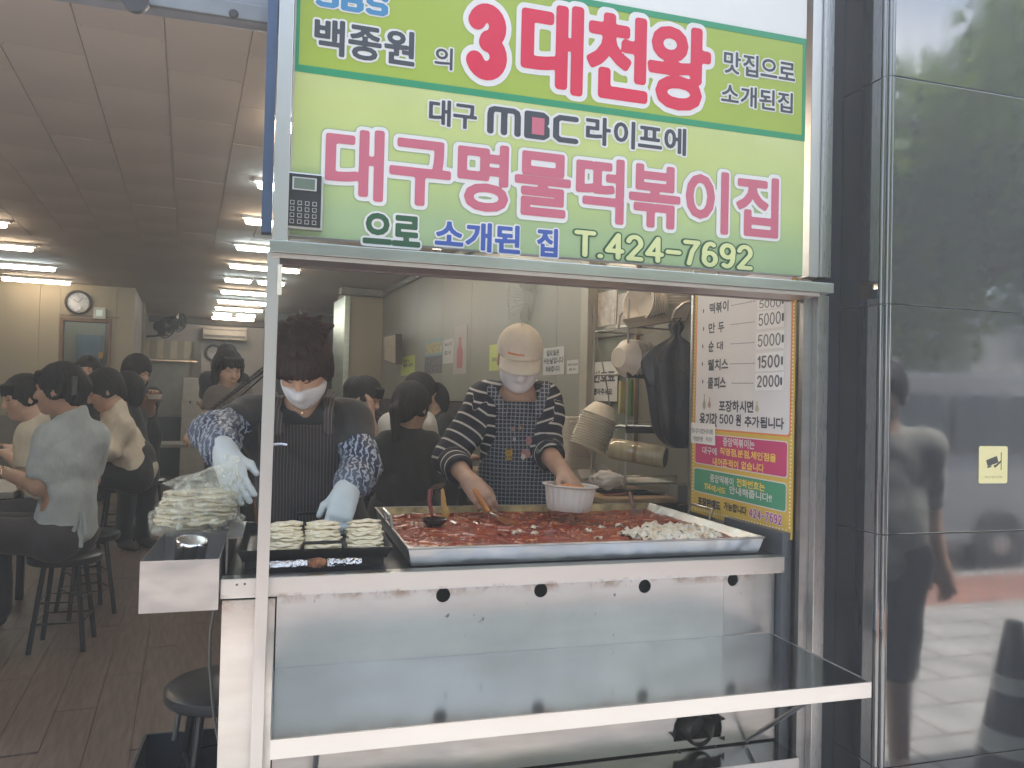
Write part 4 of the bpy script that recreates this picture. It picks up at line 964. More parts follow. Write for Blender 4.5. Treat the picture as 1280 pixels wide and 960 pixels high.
MB(IM).tube([rp(839,420,3.2),rp(839,402,3.2),rp(844,388,3.2),rp(855,379,3.2),rp(869,376,3.2)],.0065,8).build('hoop',m_wire,rk,smooth=True)
# black perforated tray tilted on the top shelf
tr=thing('perforated_tray','dark perforated tray lying tilted on the rack top under the stacked bowls','tray',IM@rp(810,412),IA)
mb=MB(IM); P=[rp(778,401,3.3),rp(830,392,3.3),rp(840,403,3.12),rp(786,412,3.12)]
mb.slab(P,(0,0,1),.006).build('tray',M('tray_brown',(.10,.085,.07),.45,bmp=.6,bscale=80),tr,bev=.002)
mb=MB(IM)
for i in range(16):
    for j in range(3):
        a=P[3].lerp(P[2],(i+.5)/16).lerp(P[0].lerp(P[1],(i+.5)/16),(j+.5)/3); mb.lathe([(.0045,.0065),(.0,.0068)],a,6)
tag(mb.build('perforation',m_dark,tr),kind='stuff')
# foam bowls
m_foam=M('foam_white',(.74,.69,.60),.45,var=.04,vscale=20)
BP=[(0,0),(.048,0),(.055,.006),(.088,.062),(.096,.066),(.096,.070),(.087,.070),(.053,.010),(0,.006)]
def bowl_stack(lab,p0,axis,n,step=.011,sc=1.0,group=None,mat=m_foam,prof=BP,nm='foam_bowl_stack'):
    o=thing(nm,lab,'bowls',IM@Vector(p0),IA,group); ax=Vector(axis).normalized()
    for k in range(n):
        X=IM@Matrix.Translation(Vector(p0)+ax*step*k*sc)@ax.to_track_quat('Z','Y').to_matrix().to_4x4()@Matrix.Scale(sc*(1+random.uniform(-.008,.008)),4)@Matrix.Rotation(random.random()*6,4,'Z')
        MB(X).lathe([(r,z) for r,z in prof],seg=28).build('bowl',mat,o,smooth=True)
    return o
p=rp(846,402,3.42); bowl_stack('upright stack of white foam bowls on the rack top',p,(0,0,1),9,.0125,1.05)
p=rp(826,388,3.40); bowl_stack('row of white foam bowls lying sideways on the rack top',p,(-1,-.30,.12),7,.016,.92)
p=rp(773,447,3.30); bowl_stack('white plastic bowls nested on their side on the middle rack shelf',p,(1,.30,.0),6,.024,.86,mat=M('bowl_cream',(.66,.60,.52),.3,var=.03))
# leaning stack over the scale and the square stack behind it
SQ=None
def sqstack(lab,base,axis,n,w,d,step,tw=0,grp=None):
    o=thing('foam_tray_stack',lab,'trays',IM@Vector(base),IA,grp); ax=Vector(axis).normalized()
    for k in range(n):
        X=IM@Matrix.Translation(Vector(base)+ax*step*k)@ax.to_track_quat('Z','Y').to_matrix().to_4x4()@Matrix.Rotation(tw+random.uniform(-.03,.03),4,'Z')
        mb=MB(X); a,b=w/2,d/2; c=.8
        def ring(s,z,r=.02): 
            pts=[]
            for cx_,cy_,a0 in ((a*s-r,b*s-r,0),(-a*s+r,b*s-r,90),(-a*s+r,-b*s+r,180),(a*s-r,-b*s+r,270)):
                pts+=[(cx_+r*math.cos(R(a0+t)),cy_+r*math.sin(R(a0+t)),z) for t in (0,30,60,90)]
            return pts
        rings=[ring(.78,0),ring(.97,.045),ring(1.03,.047),ring(1.03,.051),ring(.955,.051),ring(.76,.005)]
        vs=sum(rings,[]); m=16; fs=[]
        for i in range(5):
            for j in range(m): fs.append((i*m+j,i*m+(j+1)%m,(i+1)*m+(j+1)%m,(i+1)*m+j))
        fs+=[tuple(range(m-1,-1,-1)),tuple(5*m+j for j in range(m))]
        mb.add(vs,fs); mb.build('tray',m_foam,o,smooth=True)
    return o
p=II@atd(716,586,3.70); sqstack('upright stack of cream foam trays left of the leaning bowls',(p.x,p.y,TZ+.001),(0,0,1),21,.145,.20,.0135)
p=II@atd(755,506,3.42); bowl_stack('tall leaning stack of cream foam bowls over the grey scale',p,(-.36,.05,-.93),14,.0125,.88)
p=II@atd(745,590,3.6)
sc_=thing('kitchen_scale','grey wedge-shaped kitchen scale with a white label under the leaning bowls','scale',IM@Vector((p.x,p.y,TZ)),IA)
A=[II@atd(702,583,3.55),II@atd(757,587,3.45),II@atd(764,572,3.5),II@atd(728,560,3.72)]
pts=[(p.x-.13,p.y-.08,TZ),(p.x+.10,p.y-.08,TZ),(p.x+.10,p.y+.10,TZ),(p.x-.13,p.y+.10,TZ),(p.x-.125,p.y-.07,TZ+.03),(p.x+.095,p.y-.07,TZ+.045),(p.x+.09,p.y+.09,TZ+.10),(p.x-.10,p.y+.09,TZ+.10)]
MB(IM).add(pts,[(3,2,1,0),(4,5,6,7),(0,1,5,4),(1,2,6,5),(2,3,7,6),(3,0,4,7)]).build('body',M('scale_grey',(.30,.28,.25),.35),sc_,bev=.006)
MB(IM).add([(p.x-.10,p.y-.045,TZ+.047),(p.x-.01,p.y-.045,TZ+.051),(p.x-.0,p.y+.03,TZ+.084),(p.x-.085,p.y+.03,TZ+.082)],[(0,1,2,3)]).build('label',plain('label_white',(.6,.6,.57)),sc_)
# wrap film roll, lower tray, cloth, board
f0=II@atd(764,560,3.28);f1=II@atd(832,572,3.18)
fr=thing('film_roll','large clear plastic film roll lying on the rack base','film roll',IM@((f0+f1)/2),IA)
ax=(f1-f0).normalized(); X=IM@Matrix.Translation(f0)@ax.to_track_quat('Z','Y').to_matrix().to_4x4(); ln_=(f1-f0).length
MB(X).lathe([(.018,0),(.042,0),(.045,.004),(.045,ln_-.004),(.042,ln_),(.018,ln_)],seg=28).build('film',M('film_clear',(.46,.40,.27),.08,var=.25,vscale=20,stretch=(1,1,.2),spec=.9),fr,smooth=True)
MB(X).lathe([(.0,ln_+.003),(.036,ln_+.002),(.036,ln_+.0005)],seg=24).build('end_plug',m_bf,fr)
MB(X).lathe([(.0455,ln_*.45),(.0458,ln_*.52)],seg=28).build('band',M('band_tan',(.3,.2,.1),.4),fr)
t2=thing('steel_tray','flat dark steel tray with clear bags under the film roll','tray',IM@(II@atd(800,600,3.2)),IA)
p=II@atd(798,606,3.15); MB(IM).box(p.x-.13,p.x+.17,p.y-.02,p.y+.2,TZ+.004,TZ+.022).build('tray',steel('tray_steel',(.35,.34,.33),.3,.3),t2,bev=.004)
MB(IM).box(p.x+.12,p.x+.2,p.y-.10,p.y-.0201,TZ+.001,TZ+.07).build('grey_block',M('block_grey',(.22,.2,.18),.5),t2,bev=.004)
def blob(nm,lab,cat,c,s,mat,seed,amp=.25,fr=3,par=None,sub=4,kindc=None):
    bm=bmesh.new(); bmesh.ops.create_icosphere(bm,subdivisions=sub,radius=1)
    from mathutils import noise as mn_
    for v in bm.verts:
        n=mn_.noise(v.co*fr+Vector((seed,seed*2,0)))+.5*mn_.noise(v.co*fr*2.3+Vector((0,seed,3)))
        v.co=Vector((v.co.x*s[0],v.co.y*s[1],v.co.z*s[2]))*(1+amp*n)+Vector(c)
    me=bpy.data.meshes.new(nm); bm.to_mesh(me); bm.free()
    o=link(nm,me,mat,par,True)
    if lab: tag(o,lab,cat)
    return o
p=atd(758,600,3.0); blob('cloth_bundle','crumpled white cloth bundle lying on the prep table behind the held bowl','cloth',(p.x,p.y,p.z),(.062,.05,.034),M('cloth_white',(.66,.60,.54),.8),3.3,.28,2.6)
cb0=II@atd(752,612,2.95)
cbt=thing('cutting_board','wooden cutting board with a red-stained knife at the back right of the pan','cutting board',IM@Vector((cb0.x,cb0.y,TZ)),IA)
c0=ir(745,622,TZ+.02);c1=ir(850,612,TZ+.02)
MB(IM).box(c0.x,c0.x+.33,c0.y-.08,c0.y+.22,TZ+.001,TZ+.022).build('board',M('board_wood',(.42,.27,.14),.5,var=.15,stretch=(1,10,1)),cbt,bev=.004)
kn=thing('knife','kitchen knife with a red-stained blade lying on the cutting board','knife',IM@Vector((c0.x+.15,c0.y+.05,TZ+.023)),IA)
MB(IM).slab([(c0.x+.05,c0.y+.03,TZ+.0225),(c0.x+.18,c0.y+.05,TZ+.0225),(c0.x+.18,c0.y+.08,TZ+.0225),(c0.x+.07,c0.y+.055,TZ+.0225)],(0,0,1),.002).build('blade',M('blade_red',(.30,.06,.04),.3),kn)
MB(IM).box(c0.x+.181,c0.x+.27,c0.y+.052,c0.y+.076,TZ+.0225,TZ+.038).build('handle',M('hand_black'),kn,bev=.004)
# hanging black bag
bg_=thing('black_plastic_bag','black plastic bag knotted and hung from the rack hoop left of the menu board','bag',IM@(II@atd(841,410,3.18)),IA)
bm=bmesh.new(); n=26; prof=[(403,8,3),(409,11,5),(417,4,4),(422,6,5),(429,17,8),(438,30,11),(449,37,14),(458,37,17),(480,34,20),(505,33,20),(528,31,19),(545,27,15),(555,19,10),(560,9,5)]
vs=[];fs=[];from mathutils import noise as mno
for i,(y,w,dp) in enumerate(prof):
    c=atd(841+(y-440)*.07 if y>440 else 845,y,3.12)
    for k in range(n):
        a=2*PI*k/n; fold=1+.22*math.sin(a*6+i*.22)*(1 if y<480 else .55)+.08*math.sin(a*13)+.12*mno.noise(Vector((math.cos(a)*2,math.sin(a)*2,i*.6)))
        vs.append(c+_r0*(w*3.12/FPX*math.cos(a)*fold)+Vector((_f.x,_f.y,0))*(dp*3.12/FPX*math.sin(a)*fold))
for i in range(len(prof)-1):
    for k in range(n): l=(k+1)%n; fs.append((i*n+k,i*n+l,(i+1)*n+l,(i+1)*n+k))
fs.append(tuple(range(n)))
m_bag=M('bag_black',(.03,.032,.037),.33,bmp=1.0,bscale=38,spec=.6)
b_=MB().add(vs,fs).build('bag',m_bag,bg_,smooth=True); b_.modifiers.new('s','SUBSURF').levels=1; b_.modifiers['s'].render_levels=1
p=atd(845,408,3.12); MB().tube([p,p+_r0*.02+Vector((0,0,.035)),p+_r0*(-.012)+Vector((0,0,.03)),p],.004,6).build('handle_loop',m_bag,bg_,smooth=True)
# yellow and green packets behind the rack
pk=thing('snack_packet','yellow and green packaging standing behind the rack beside the black bag','packet',IM@Vector((WX-.1,3.5,1.2)),IA)
for (l,r,t,b,col,nm) in ((776,789,476,517,(.45,.40,.18),'yellow'),(789,800,474,520,(.12,.26,.08),'green'),(800,812,470,522,(.10,.22,.07),'green')):
    q0=II@atd(l,t,3.72);q1=II@atd(r,b,3.72); MB(IM).box(q0.x,q1.x,q0.y,q0.y+.02,q1.z,q0.z).build(nm+'_packet',M('pk_%d'%l,col,.35),pk,bev=.002)
# ================================================================ PANS AND FOOD
RZ=.915
pan=thing('tteokbokki_pan','wide stainless steel pan full of simmering red rice cake stew','pan',(.84,2.34,ztop))
m_pan=steel('pan_steel',(.46,.455,.445),.36,.7,stain_amt=.6,zs=(.89,.1),stain=(.30,.15,.07),smudge=.12,wscale=7)
PXa,PXb,PYa,PYb=.318,1.368,1.972,2.712
def ringr(i,z): return [(PXa+i,PYa+i,z),(PXb-i,PYa+i,z),(PXb-i,PYb-i,z),(PXa+i,PYb-i,z)]
rings=[ringr(.014,ztop+.001),ringr(.003,RZ-.006),ringr(0,RZ-.004),ringr(0,RZ),ringr(.006,RZ),ringr(.045,ztop+.004)]
vs=sum(rings,[]); fs=[(3,2,1,0),tuple(20+j for j in range(4))]
for i in range(5):
    for j in range(4): fs.append((i*4+j,i*4+(j+1)%4,(i+1)*4+(j+1)%4,(i+1)*4+j))
MB().add(vs,fs).build('tray',m_pan,pan)
def wloop(nm,pts,r,par,mat=m_st3): return MB().tube(pts,r,8).build(nm,mat,par,smooth=True)
for yc in (2.35,):
    wloop('handle',[(PXa+.004,yc-.07,RZ-.01),(PXa-.004,yc-.07,RZ+.035),(PXa-.004,yc+.07,RZ+.035),(PXa+.004,yc+.07,RZ-.01)],.005,pan)
    wloop('handle',[(PXb-.004,yc-.07,RZ-.01),(PXb+.012,yc-.07,RZ+.035),(PXb+.012,yc+.07,RZ+.035),(PXb-.004,yc+.07,RZ-.01)],.004,pan)
# sauce
SZ=.893
nx,ny=150,110; x0,x1,y0,y1=PXa+.022,PXb-.022,PYa+.022,PYb-.022
vs=[];fs=[]
for j in range(ny):
    for i in range(nx):
        x=x0+(x1-x0)*i/(nx-1);y=y0+(y1-y0)*j/(ny-1)
        h=.0055*mno.noise(Vector((x*9,y*9,0)))+.0022*mno.noise(Vector((x*45,y*45,3)))+.0010*mno.noise(Vector((x*110,y*110,7)))
        vs.append((x,y,SZ+h))
for j in range(ny-1):
    for i in range(nx-1): fs.append((j*nx+i,j*nx+i+1,(j+1)*nx+i+1,(j+1)*nx+i))
m_sauce,t,b=nodes('red_sauce'); c=coords(t)
bc=ramp(t,noise(t,c,24,9,.68),[(.32,(.17,.020,.008)),(.52,(.29,.045,.016)),(.66,(.42,.10,.035)),(.78,(.55,.26,.10))])
L(t,bc,b.inputs['Base Color']); b.inputs['Roughness'].default_value=.22; b.inputs['Specular IOR Level'].default_value=.4
bump(t,b,noise(t,c,60,4),.3,.003)
sauce=MB().add(vs,fs).build('stew',m_sauce,pan,smooth=True)
def capsule(mb,c,d,l,r,bend=0,seg=7):
    d=Vector(d).normalized(); c=Vector(c); s=d.cross(Vector((0,0,1))).normalized()
    pts=[];rs=[]
    for t_,q in ((-1,.35),(-.93,.8),(-.8,1),(-.3,1),(.3,1),(.8,1),(.93,.8),(1,.35)):
        pts.append(c+d*(t_*l/2)+s*(bend*(t_*t_))); rs.append(r*q)
    mb.tube(pts,rs,seg)
rc=MB()
for k in range(300):
    x=random.uniform(x0+.02,x1-.02);y=random.uniform(y0+.02,y1-.02); a=random.uniform(0,PI)
    if x>PXa+.62 and y<PYa+.24 and random.random()<.5: continue
    capsule(rc,(x,y,SZ+random.uniform(-.009,.0005)),(math.cos(a),math.sin(a),random.uniform(-.12,.12)),random.uniform(.035,.075),random.uniform(.006,.0085),random.uniform(-.006,.006))
m_rc,t,b=nodes('rice_cake'); L(t,ramp(t,noise(t,coords(t),14,4),[(.35,(.20,.035,.018)),(.6,(.36,.095,.04)),(.75,(.52,.24,.12))]),b.inputs['Base Color']); b.inputs['Roughness'].default_value=.2
tag(rc.build('rice_cake',m_rc,pan,smooth=True),kind='stuff')
def crumple(mb,c,s,seed,up=.35,n=6,thick=0,ang=0):
    """a small folded sheet"""
    vs=[];fs=[]
    for j in range(n):
        for i in range(n):
            u=i/(n-1)-.5;v=j/(n-1)-.5
            w=1-.25*abs(mno.noise(Vector((u*3+seed,v*3,1))))
            x=u*s[0]*w;y=v*s[1]*w
            z=s[2]*(mno.noise(Vector((u*3.2+seed,v*3.2,seed*.7)))*1.6+up*(.5-u*u*2-v*v*2))
            xr=x*math.cos(ang)-y*math.sin(ang);yr=x*math.sin(ang)+y*math.cos(ang)
            vs.append((c[0]+xr,c[1]+yr,c[2]+z))
    for j in range(n-1):
        for i in range(n-1): fs.append((j*n+i,j*n+i+1,(j+1)*n+i+1,(j+1)*n+i))
    mb.add(vs,fs)
fk=MB()
for k in range(230):
    x=random.uniform(x0+.03,x1-.03);y=random.uniform(y0+.03,y1-.03)
    crumple(fk,(x,y,SZ-.001),(random.uniform(.012,.034),random.uniform(.008,.02),.005),k*1.7,ang=random.uniform(0,6),n=4)
m_fk=M('fish_cake_red',(.48,.20,.085),.3,var=.4,vscale=30)
tag(fk.build('fish_cake',m_fk,pan,smooth=True),kind='stuff')
cbg=MB()
for k in range(75):
    t_=random.random(); px=random.triangular(795,915,850); 
    g=atz(random.triangular(785,905,860),random.triangular(653,676,667),SZ+.004)
    if not(x0+.03<g.x<x1-.02 and y0+.012<g.y<y1): continue
    crumple(cbg,(g.x,g.y,SZ+random.uniform(-.002,.006)),(random.uniform(.05,.09),random.uniform(.035,.06),.013),k*2.3,ang=random.uniform(0,6),up=.7,n=9)
for k in range(9):
    g=atz(random.uniform(640,790),random.uniform(655,676),SZ+.006)
    if x0+.03<g.x<x1-.02 and y0+.012<g.y<y1: crumple(cbg,(g.x,g.y,SZ+.004),(random.uniform(.02,.035),.02,.008),k*3.1,ang=random.uniform(0,6),n=5)
m_cb,t,b=nodes('pale_cabbage'); L(t,ramp(t,noise(t,coords(t),22,4),[(.35,(.60,.45,.28)),(.5,(.74,.68,.54)),(.8,(.80,.77,.68))]),b.inputs['Base Color']); b.inputs['Roughness'].default_value=.35
o=cbg.build('cabbage',m_cb,pan,smooth=True); tag(o,kind='stuff'); so_=o.modifiers.new('t','SOLIDIFY'); so_.thickness=.0014
# scum and splashes baked on the inner walls: yellow-green steel back wall
MB().add([(PXa+.02,PYb-.0125,RZ-.0005),(PXb-.02,PYb-.0125,RZ-.0005),(PXb-.045,PYb-.034,SZ-.004),(PXa+.045,PYb-.034,SZ-.004)],[(0,1,2,3)]).build('stained_wall',M('stained_back',(.42,.36,.20),.4,var=.6,vscale=14,metal=.3),pan)
# ladle, spoon, stirring stick
ldl=thing('ladle','black round ladle with a red handle standing in the stew at the pan\'s left','ladle',atz(543,655,SZ))
g=atz(543,653,SZ+.012)
MB(Matrix.Translation(g)).lathe([(0,-.012),(.025,-.008),(.038,.004),(.042,.012),(.039,.012),(.025,-.002),(0,-.006)],seg=24).build('cup',M('ladle_black',(.03,.02,.02),.25),ldl,smooth=True)
MB().tube([g+Vector((0,.03,.012)),g+Vector((-.006,.07,.06)),at(538,612,2.5)],[.006,.008,.010],8).build('handle',M('ladle_red',(.22,.04,.03),.3),ldl,smooth=True)
sk=thing('wooden_spoon','yellow ended wooden spoon leaning against the pan\'s back edge beside the ladle','spoon',at(556,640,2.62))
MB().tube([at(557,642,2.62),at(555,634,2.64),at(553,612,2.70)],[.010,.011,.006],8).build('handle',M('spoon_wood',(.50,.30,.09),.4),sk,smooth=True)
blob('tip',None,None,at(557,641,2.61),(.013,.01,.022),M('spoon_yellow',(.55,.36,.10),.35),1.2,.1,2,par=sk,sub=3)
stt=thing('dark_spatula','dark handled spatula leaning at the pan\'s back right under the cutting board','spatula',at(792,632,2.66))
MB().tube([at(794,640,2.60),at(791,630,2.66),at(788,617,2.73)],[.009,.007,.009],8).build('handle',M('handle_maroon',(.10,.035,.035),.35),stt,smooth=True)
p=at(796,643,2.585); MB().box(p.x-.022,p.x+.022,p.y-.002,p.y+.002,p.z-.03,p.z+.02).build('blade',m_st3,stt,bev=.001)
# ---------------------------------------------------------------- griddle with flat dumplings
gr=thing('griddle','square black griddle pan with loop handles left of the big pan','griddle',(.09,2.2,ztop))
m_iron=M('griddle_iron',(.028,.026,.025),.38,metal=.6,bmp=.5,bscale=40)
GXa,GXb,GYa,GYb=-.095,.285,1.995,2.44
def ringg(i,z): return [(GXa+i,GYa+i,z),(GXb-i,GYa+i,z),(GXb-i,GYb-i,z),(GXa+i,GYb-i,z)]
GZ=.915
rings=[ringg(.015,GZ-.03),ringg(0,GZ),ringg(.005,GZ),ringg(.02,GZ-.024)]; vs=sum(rings,[]); fs=[(3,2,1,0),(12,13,14,15)]
for i in range(3):
    for j in range(4): fs.append((i*4+j,i*4+(j+1)%4,(i+1)*4+(j+1)%4,(i+1)*4+j))
MB().add(vs,fs).build('plate',m_iron,gr,bev=.002)
p0=at(377,686,GYa-.004);p1=at(429,684,GYa-.004)
MB().tube([(p0.x,GYa+.004,GZ-.008),(p0.x,GYa-.006,GZ+.004),(p0.x+.004,GYa-.008,GZ+.017),(p1.x-.004,GYa-.008,GZ+.017),(p1.x,GYa-.006,GZ+.004),(p1.x,GYa+.004,GZ-.008)],.0042,8).build('handle',m_iron,gr,smooth=True)
p0=at(372,648,GYb);p1=at(413,648,GYb)
MB().tube([(p0.x,GYb-.004,GZ-.004),(p0.x,GYb+.004,GZ+.022),(p1.x,GYb+.004,GZ+.022),(p1.x,GYb-.004,GZ-.004)],.005,8).build('handle',m_iron,gr,smooth=True)
MB().box(GXa+.02,GXb-.02,GYa+.03,GYb-.02,ztop+.0005,GZ-.0305).build('burner_box',M('burner_black',(.02,.02,.02),.6),gr)
MB().box(.14,.26,GYb-.13,GYb-.03,GZ-.02,GZ+.006).build('wood_block',M('block_tan',(.42,.25,.12),.6),gr,bev=.003)
def dumpling_mesh(seed):
    vs=[];fs=[]; n=22; m=5; rr=.050
    for j in range(m+1):
        q=j/m
        for i in range(n+1):
            a=PI*i/n; w=1+.05*math.sin(a*5+seed)+.03*math.sin(a*11+seed*2)
            x=rr*q*math.cos(a)*w; y=-rr*.78*q*math.sin(a)*w
            z=.0022*(mno.noise(Vector((x*40+seed,y*40,seed)))+.6)*(1.2-q*.3)+.0016*math.sin(a*6+seed*1.3)*q**3-.006*q*q
            vs.append((x,y,z))
    k=len(vs)
    for v in list(vs): vs.append((v[0]*.99,v[1]*.99,v[2]-.0044))
    def id(j,i,o=0): return o+j*(n+1)+i
    for j in range(m):
        for i in range(n):
            fs.append((id(j,i),id(j,i+1),id(j+1,i+1),id(j+1,i))); fs.append((id(j+1,i,k),id(j+1,i+1,k),id(j,i+1,k),id(j,i,k)))
    for i in range(n): fs.append((id(m,i),id(m,i+1),id(m,i+1,k),id(m,i,k)))
    me=bpy.data.meshes.new('flat_dumpling'); me.from_pydata(vs,[],fs)
    bm=bmesh.new(); bm.from_mesh(me); bmesh.ops.remove_doubles(bm,verts=bm.verts,dist=1e-5); bmesh.ops.recalc_face_normals(bm,faces=bm.faces); bm.to_mesh(me); bm.free()
    me.polygons.foreach_set('use_smooth',[True]*len(me.polygons)); return me
m_dp,t,b=nodes('dumpling_dough'); L(t,ramp(t,noise(t,coords(t),40,4),[(.3,(.74,.61,.40)),(.55,(.84,.75,.55)),(.8,(.86,.80,.66))]),b.inputs['Base Color']); b.inputs['Roughness'].default_value=.42; b.inputs['Subsurface Weight'].default_value=.08; b.inputs['Subsurface Radius'].default_value=(.01,.007,.004)
DM=[dumpling_mesh(s*1.9) for s in range(5)]
for d in DM: d.materials.append(m_dp)
ORD=['first','second','third','fourth','fifth','sixth','seventh','eighth','ninth','tenth','eleventh','twelfth','thirteenth','fourteenth','fifteenth','sixteenth','seventeenth']
gpx=[((356),'left'),((404),'middle'),((457),'right')]
for s,(px,w) in enumerate(gpx):
    base=at(px,682,GYa+.075)
    for k in range(17):
        o=bpy.data.objects.new('flat_dumpling',DM[(k*3+s)%5]); COL.objects.link(o); WM[o.name]=Matrix.Identity(4)
        sc=(.90,.92,.95)[s]*(1-.004*(k-5)**2/5)
        o.location=(base.x+random.uniform(-.004,.004),GYa+.083+k*.0030+random.uniform(-.003,.003),GZ-.019+k*.0043)
        o.rotation_euler=(R(random.uniform(-3,5)-k*.5),R(random.uniform(-3,3)),R(random.uniform(-9,9))); o.scale=(sc,sc*1.15,1)
        tag(o,(f'flat cream dumpling, {ORD[16-k]} from the top of the {w} griddle pile' if k<16 else f'topmost flat cream dumpling of the {w} griddle pile'),'dumpling',f'flat dumplings in the {w} griddle pile')
# foil wrapped burner pipe
pf=thing('burner_pipe','foil wrapped gas burner pipe with a rusty joint under the griddle front','pipe',at(395,702,1.975))
a=at(336,706,1.978);b_2=at(384,704,1.978);c2=at(409,703,1.978);d2=at(452,701,1.978)
m_foil=steel('foil',(.75,.75,.76),.22,1.0,smudge=.2,wscale=60)
MB().tube([a,a.lerp(b_2,.5),b_2],[.008,.0095,.009],12).build('foil_sleeve',m_foil,pf,smooth=True); MB().tube([c2,c2.lerp(d2,.5),d2],[.010,.0095,.008],12).build('foil_sleeve',m_foil,pf,smooth=True)
blob('rusty_joint',None,None,b_2.lerp(c2,.5),(.025,.012,.012),M('rust_joint',(.22,.09,.04),.8,var=.6,vscale=70,bmp=1,bscale=120),4.1,.25,4,par=pf)
# splash guard at the griddle's left
sgd=thing('splash_guard','bent dark steel splash guard at the left end of the griddle','guard',(-.13,2.1,ztop))
MB().box(-.118,-.113,1.98,2.46,ztop,.955).box(-.1128,-.08,1.985,2.2,.9475,.955).build('plate',steel('guard_steel',(.20,.19,.19),.3,.3),sgd,bev=.001)
# ---------------------------------------------------------------- side tray
ty0,ty1=1.90,2.28; txa,txb=at(175,703,1.9).x,-.126; tz1=at(230,700,1.9).z; tz0=at(230,764.5,1.9).z
st_=thing('side_tray','open stainless steel box tray hung on the counter\'s left side','tray',((txa+txb)/2,ty0,tz0))
m_tray=steel('tray_front_steel',(.53,.515,.51),.36,.35,smudge=.14,wscale=6)
T_=.0015
MB().box(txa,txb,ty0,ty0+T_,tz0,tz1).build('front_wall',m_tray,st_); MB().box(txa,txb,ty1-T_,ty1,tz0,tz1).build('back_wall',m_tray,st_)
MB().box(txa,txa+T_,ty0+T_+.0002,ty1-T_-.0002,tz0,tz1).build('side_wall',m_tray,st_); MB().box(txb-T_,txb,ty0+T_+.0002,ty1-T_-.0002,tz0,tz1).build('side_wall',m_tray,st_)
MB().box(txa+T_,txb-T_,ty0+T_+.0002,ty1-T_-.0002,tz0+.0002,tz0+T_).build('bottom',m_tray,st_)
cup=thing('steel_cup','shiny steel cup lying tilted in the side tray under the dumpling bags','cup',at(237,700,1.99))
c=at(237,690,1.99); X=Matrix.Translation((c.x,1.99,tz1-.020))@Matrix.Rotation(R(7),4,'Y')@Matrix.Rotation(R(12),4,'X')
chrome=steel('chrome',(.80,.80,.81),.12,.4,smudge=.03)
MB(X).lathe([(0,-.06),(.030,-.058),(.032,-.05),(.0365,.045),(.036,.052),(.034,.054),(.034,.050)],seg=36).build('body',chrome,cup,smooth=True)
MB(X).lathe([(.034,.048),(.030,.052),(0,.053)],seg=36).build('lid',steel('lid_steel',(.5,.5,.5),.2,.2),cup,smooth=True)
MB(Matrix.Translation((c.x,1.99,0))).box(-.05,.06,-.03,.15,tz0+.0018,tz1-.085).build('cup_rest',M('rest_black',(.03,.03,.03),.5),cup)
# bag of dumplings: sheets of dough in clear film
bag=thing('dumpling_bag','clear plastic bags of stacked flat dumplings heaped behind the side tray','bag',at(245,668,2.25))
bc_=at(246,640,2.27)
dmb=[]
for k in range(34):
    o=bpy.data.objects.new('dumpling_sheet',DM[k%5]); COL.objects.link(o); o.parent=bag; WM[o.name]=Matrix.Identity(4)
    lvl=k%17; side=k//17
    z=tz1+.020+lvl*.0054+.004*side
    loc=Vector((bc_.x-.055+.075*side+random.uniform(-.008,.008)+lvl*.0018,2.34+random.uniform(-.02,.02),z)); sc=random.uniform(.95,1.15)
    o.matrix_basis=Matrix.Translation(loc-bag.location)@Euler((R(random.uniform(-8,8)),R(random.uniform(-9,9)),R(random.uniform(-30,30)))).to_matrix().to_4x4()@Matrix.Diagonal((sc*1.15,sc*1.3,1.2,1))
m_film,t,b=nodes('clear_film'); b.inputs['Base Color'].default_value=(.84,.84,.70,1); b.inputs['Roughness'].default_value=.16
cf=coords(t); aw=ramp(t,noise(t,cf,38,5,.6),[(.40,.10),(.58,.32),(.72,.70)]); L(t,aw,b.inputs['Alpha']); bump(t,b,noise(t,cf,45,5),.9,.012)
def filmshell(px,py,Y,w,h,d,seed,tilt=0):
    c=at(px,py,Y); s=2*0.5*Y/FPX
    bm=bmesh.new(); bmesh.ops.create_icosphere(bm,subdivisions=5,radius=1)
    for v in bm.verts:
        n=mno.noise(v.co*2.2+Vector((seed,0,0)))*.9+mno.noise(v.co*6+Vector((0,seed,0)))*.35+abs(mno.noise(v.co*11+Vector((seed,seed,0))))*.22
        q=v.co*(1+.26*n); sx=abs(q.x)**.7*(1 if q.x>0 else -1); sz=abs(q.z)**.75*(1 if q.z>0 else -1)
        v.co=Vector((sx*w,q.y*d,sz*h+sx*tilt))+c
    me=bpy.data.meshes.new('film'); bm.to_mesh(me); bm.free(); return link('film',me,m_film,bag,True)
filmshell(243,648,2.30,.118,.040,.095,1.5,.004); filmshell(250,624,2.32,.098,.040,.085,5.2,.010)
# film neck being pulled up by the glove
vs=[];fs=[];n=20
for i,(x,y,w,dp) in enumerate(((255,620,40,22),(266,606,32,17),(276,596,22,12),(283,587,13,8),(288,579,7,5),(292,570,9,6))):
    c=at(x,y,2.30)
    for k in range(n):
        a=2*PI*k/n; f_=1+.22*math.sin(5*a+i)+.15*mno.noise(Vector((math.cos(a)*3,math.sin(a)*3,i)))
        vs.append(c+Vector((w*2.3/FPX*math.cos(a)*f_,dp*2.3/FPX*math.sin(a)*f_,w*.5*2.3/FPX*math.cos(a)*f_*(-.6))))
for i in range(5):
    for k in range(n): l=(k+1)%n; fs.append((i*n+k,i*n+l,(i+1)*n+l,(i+1)*n+k))
MB().add(vs,fs).build('film_neck',m_film,bag,smooth=True)
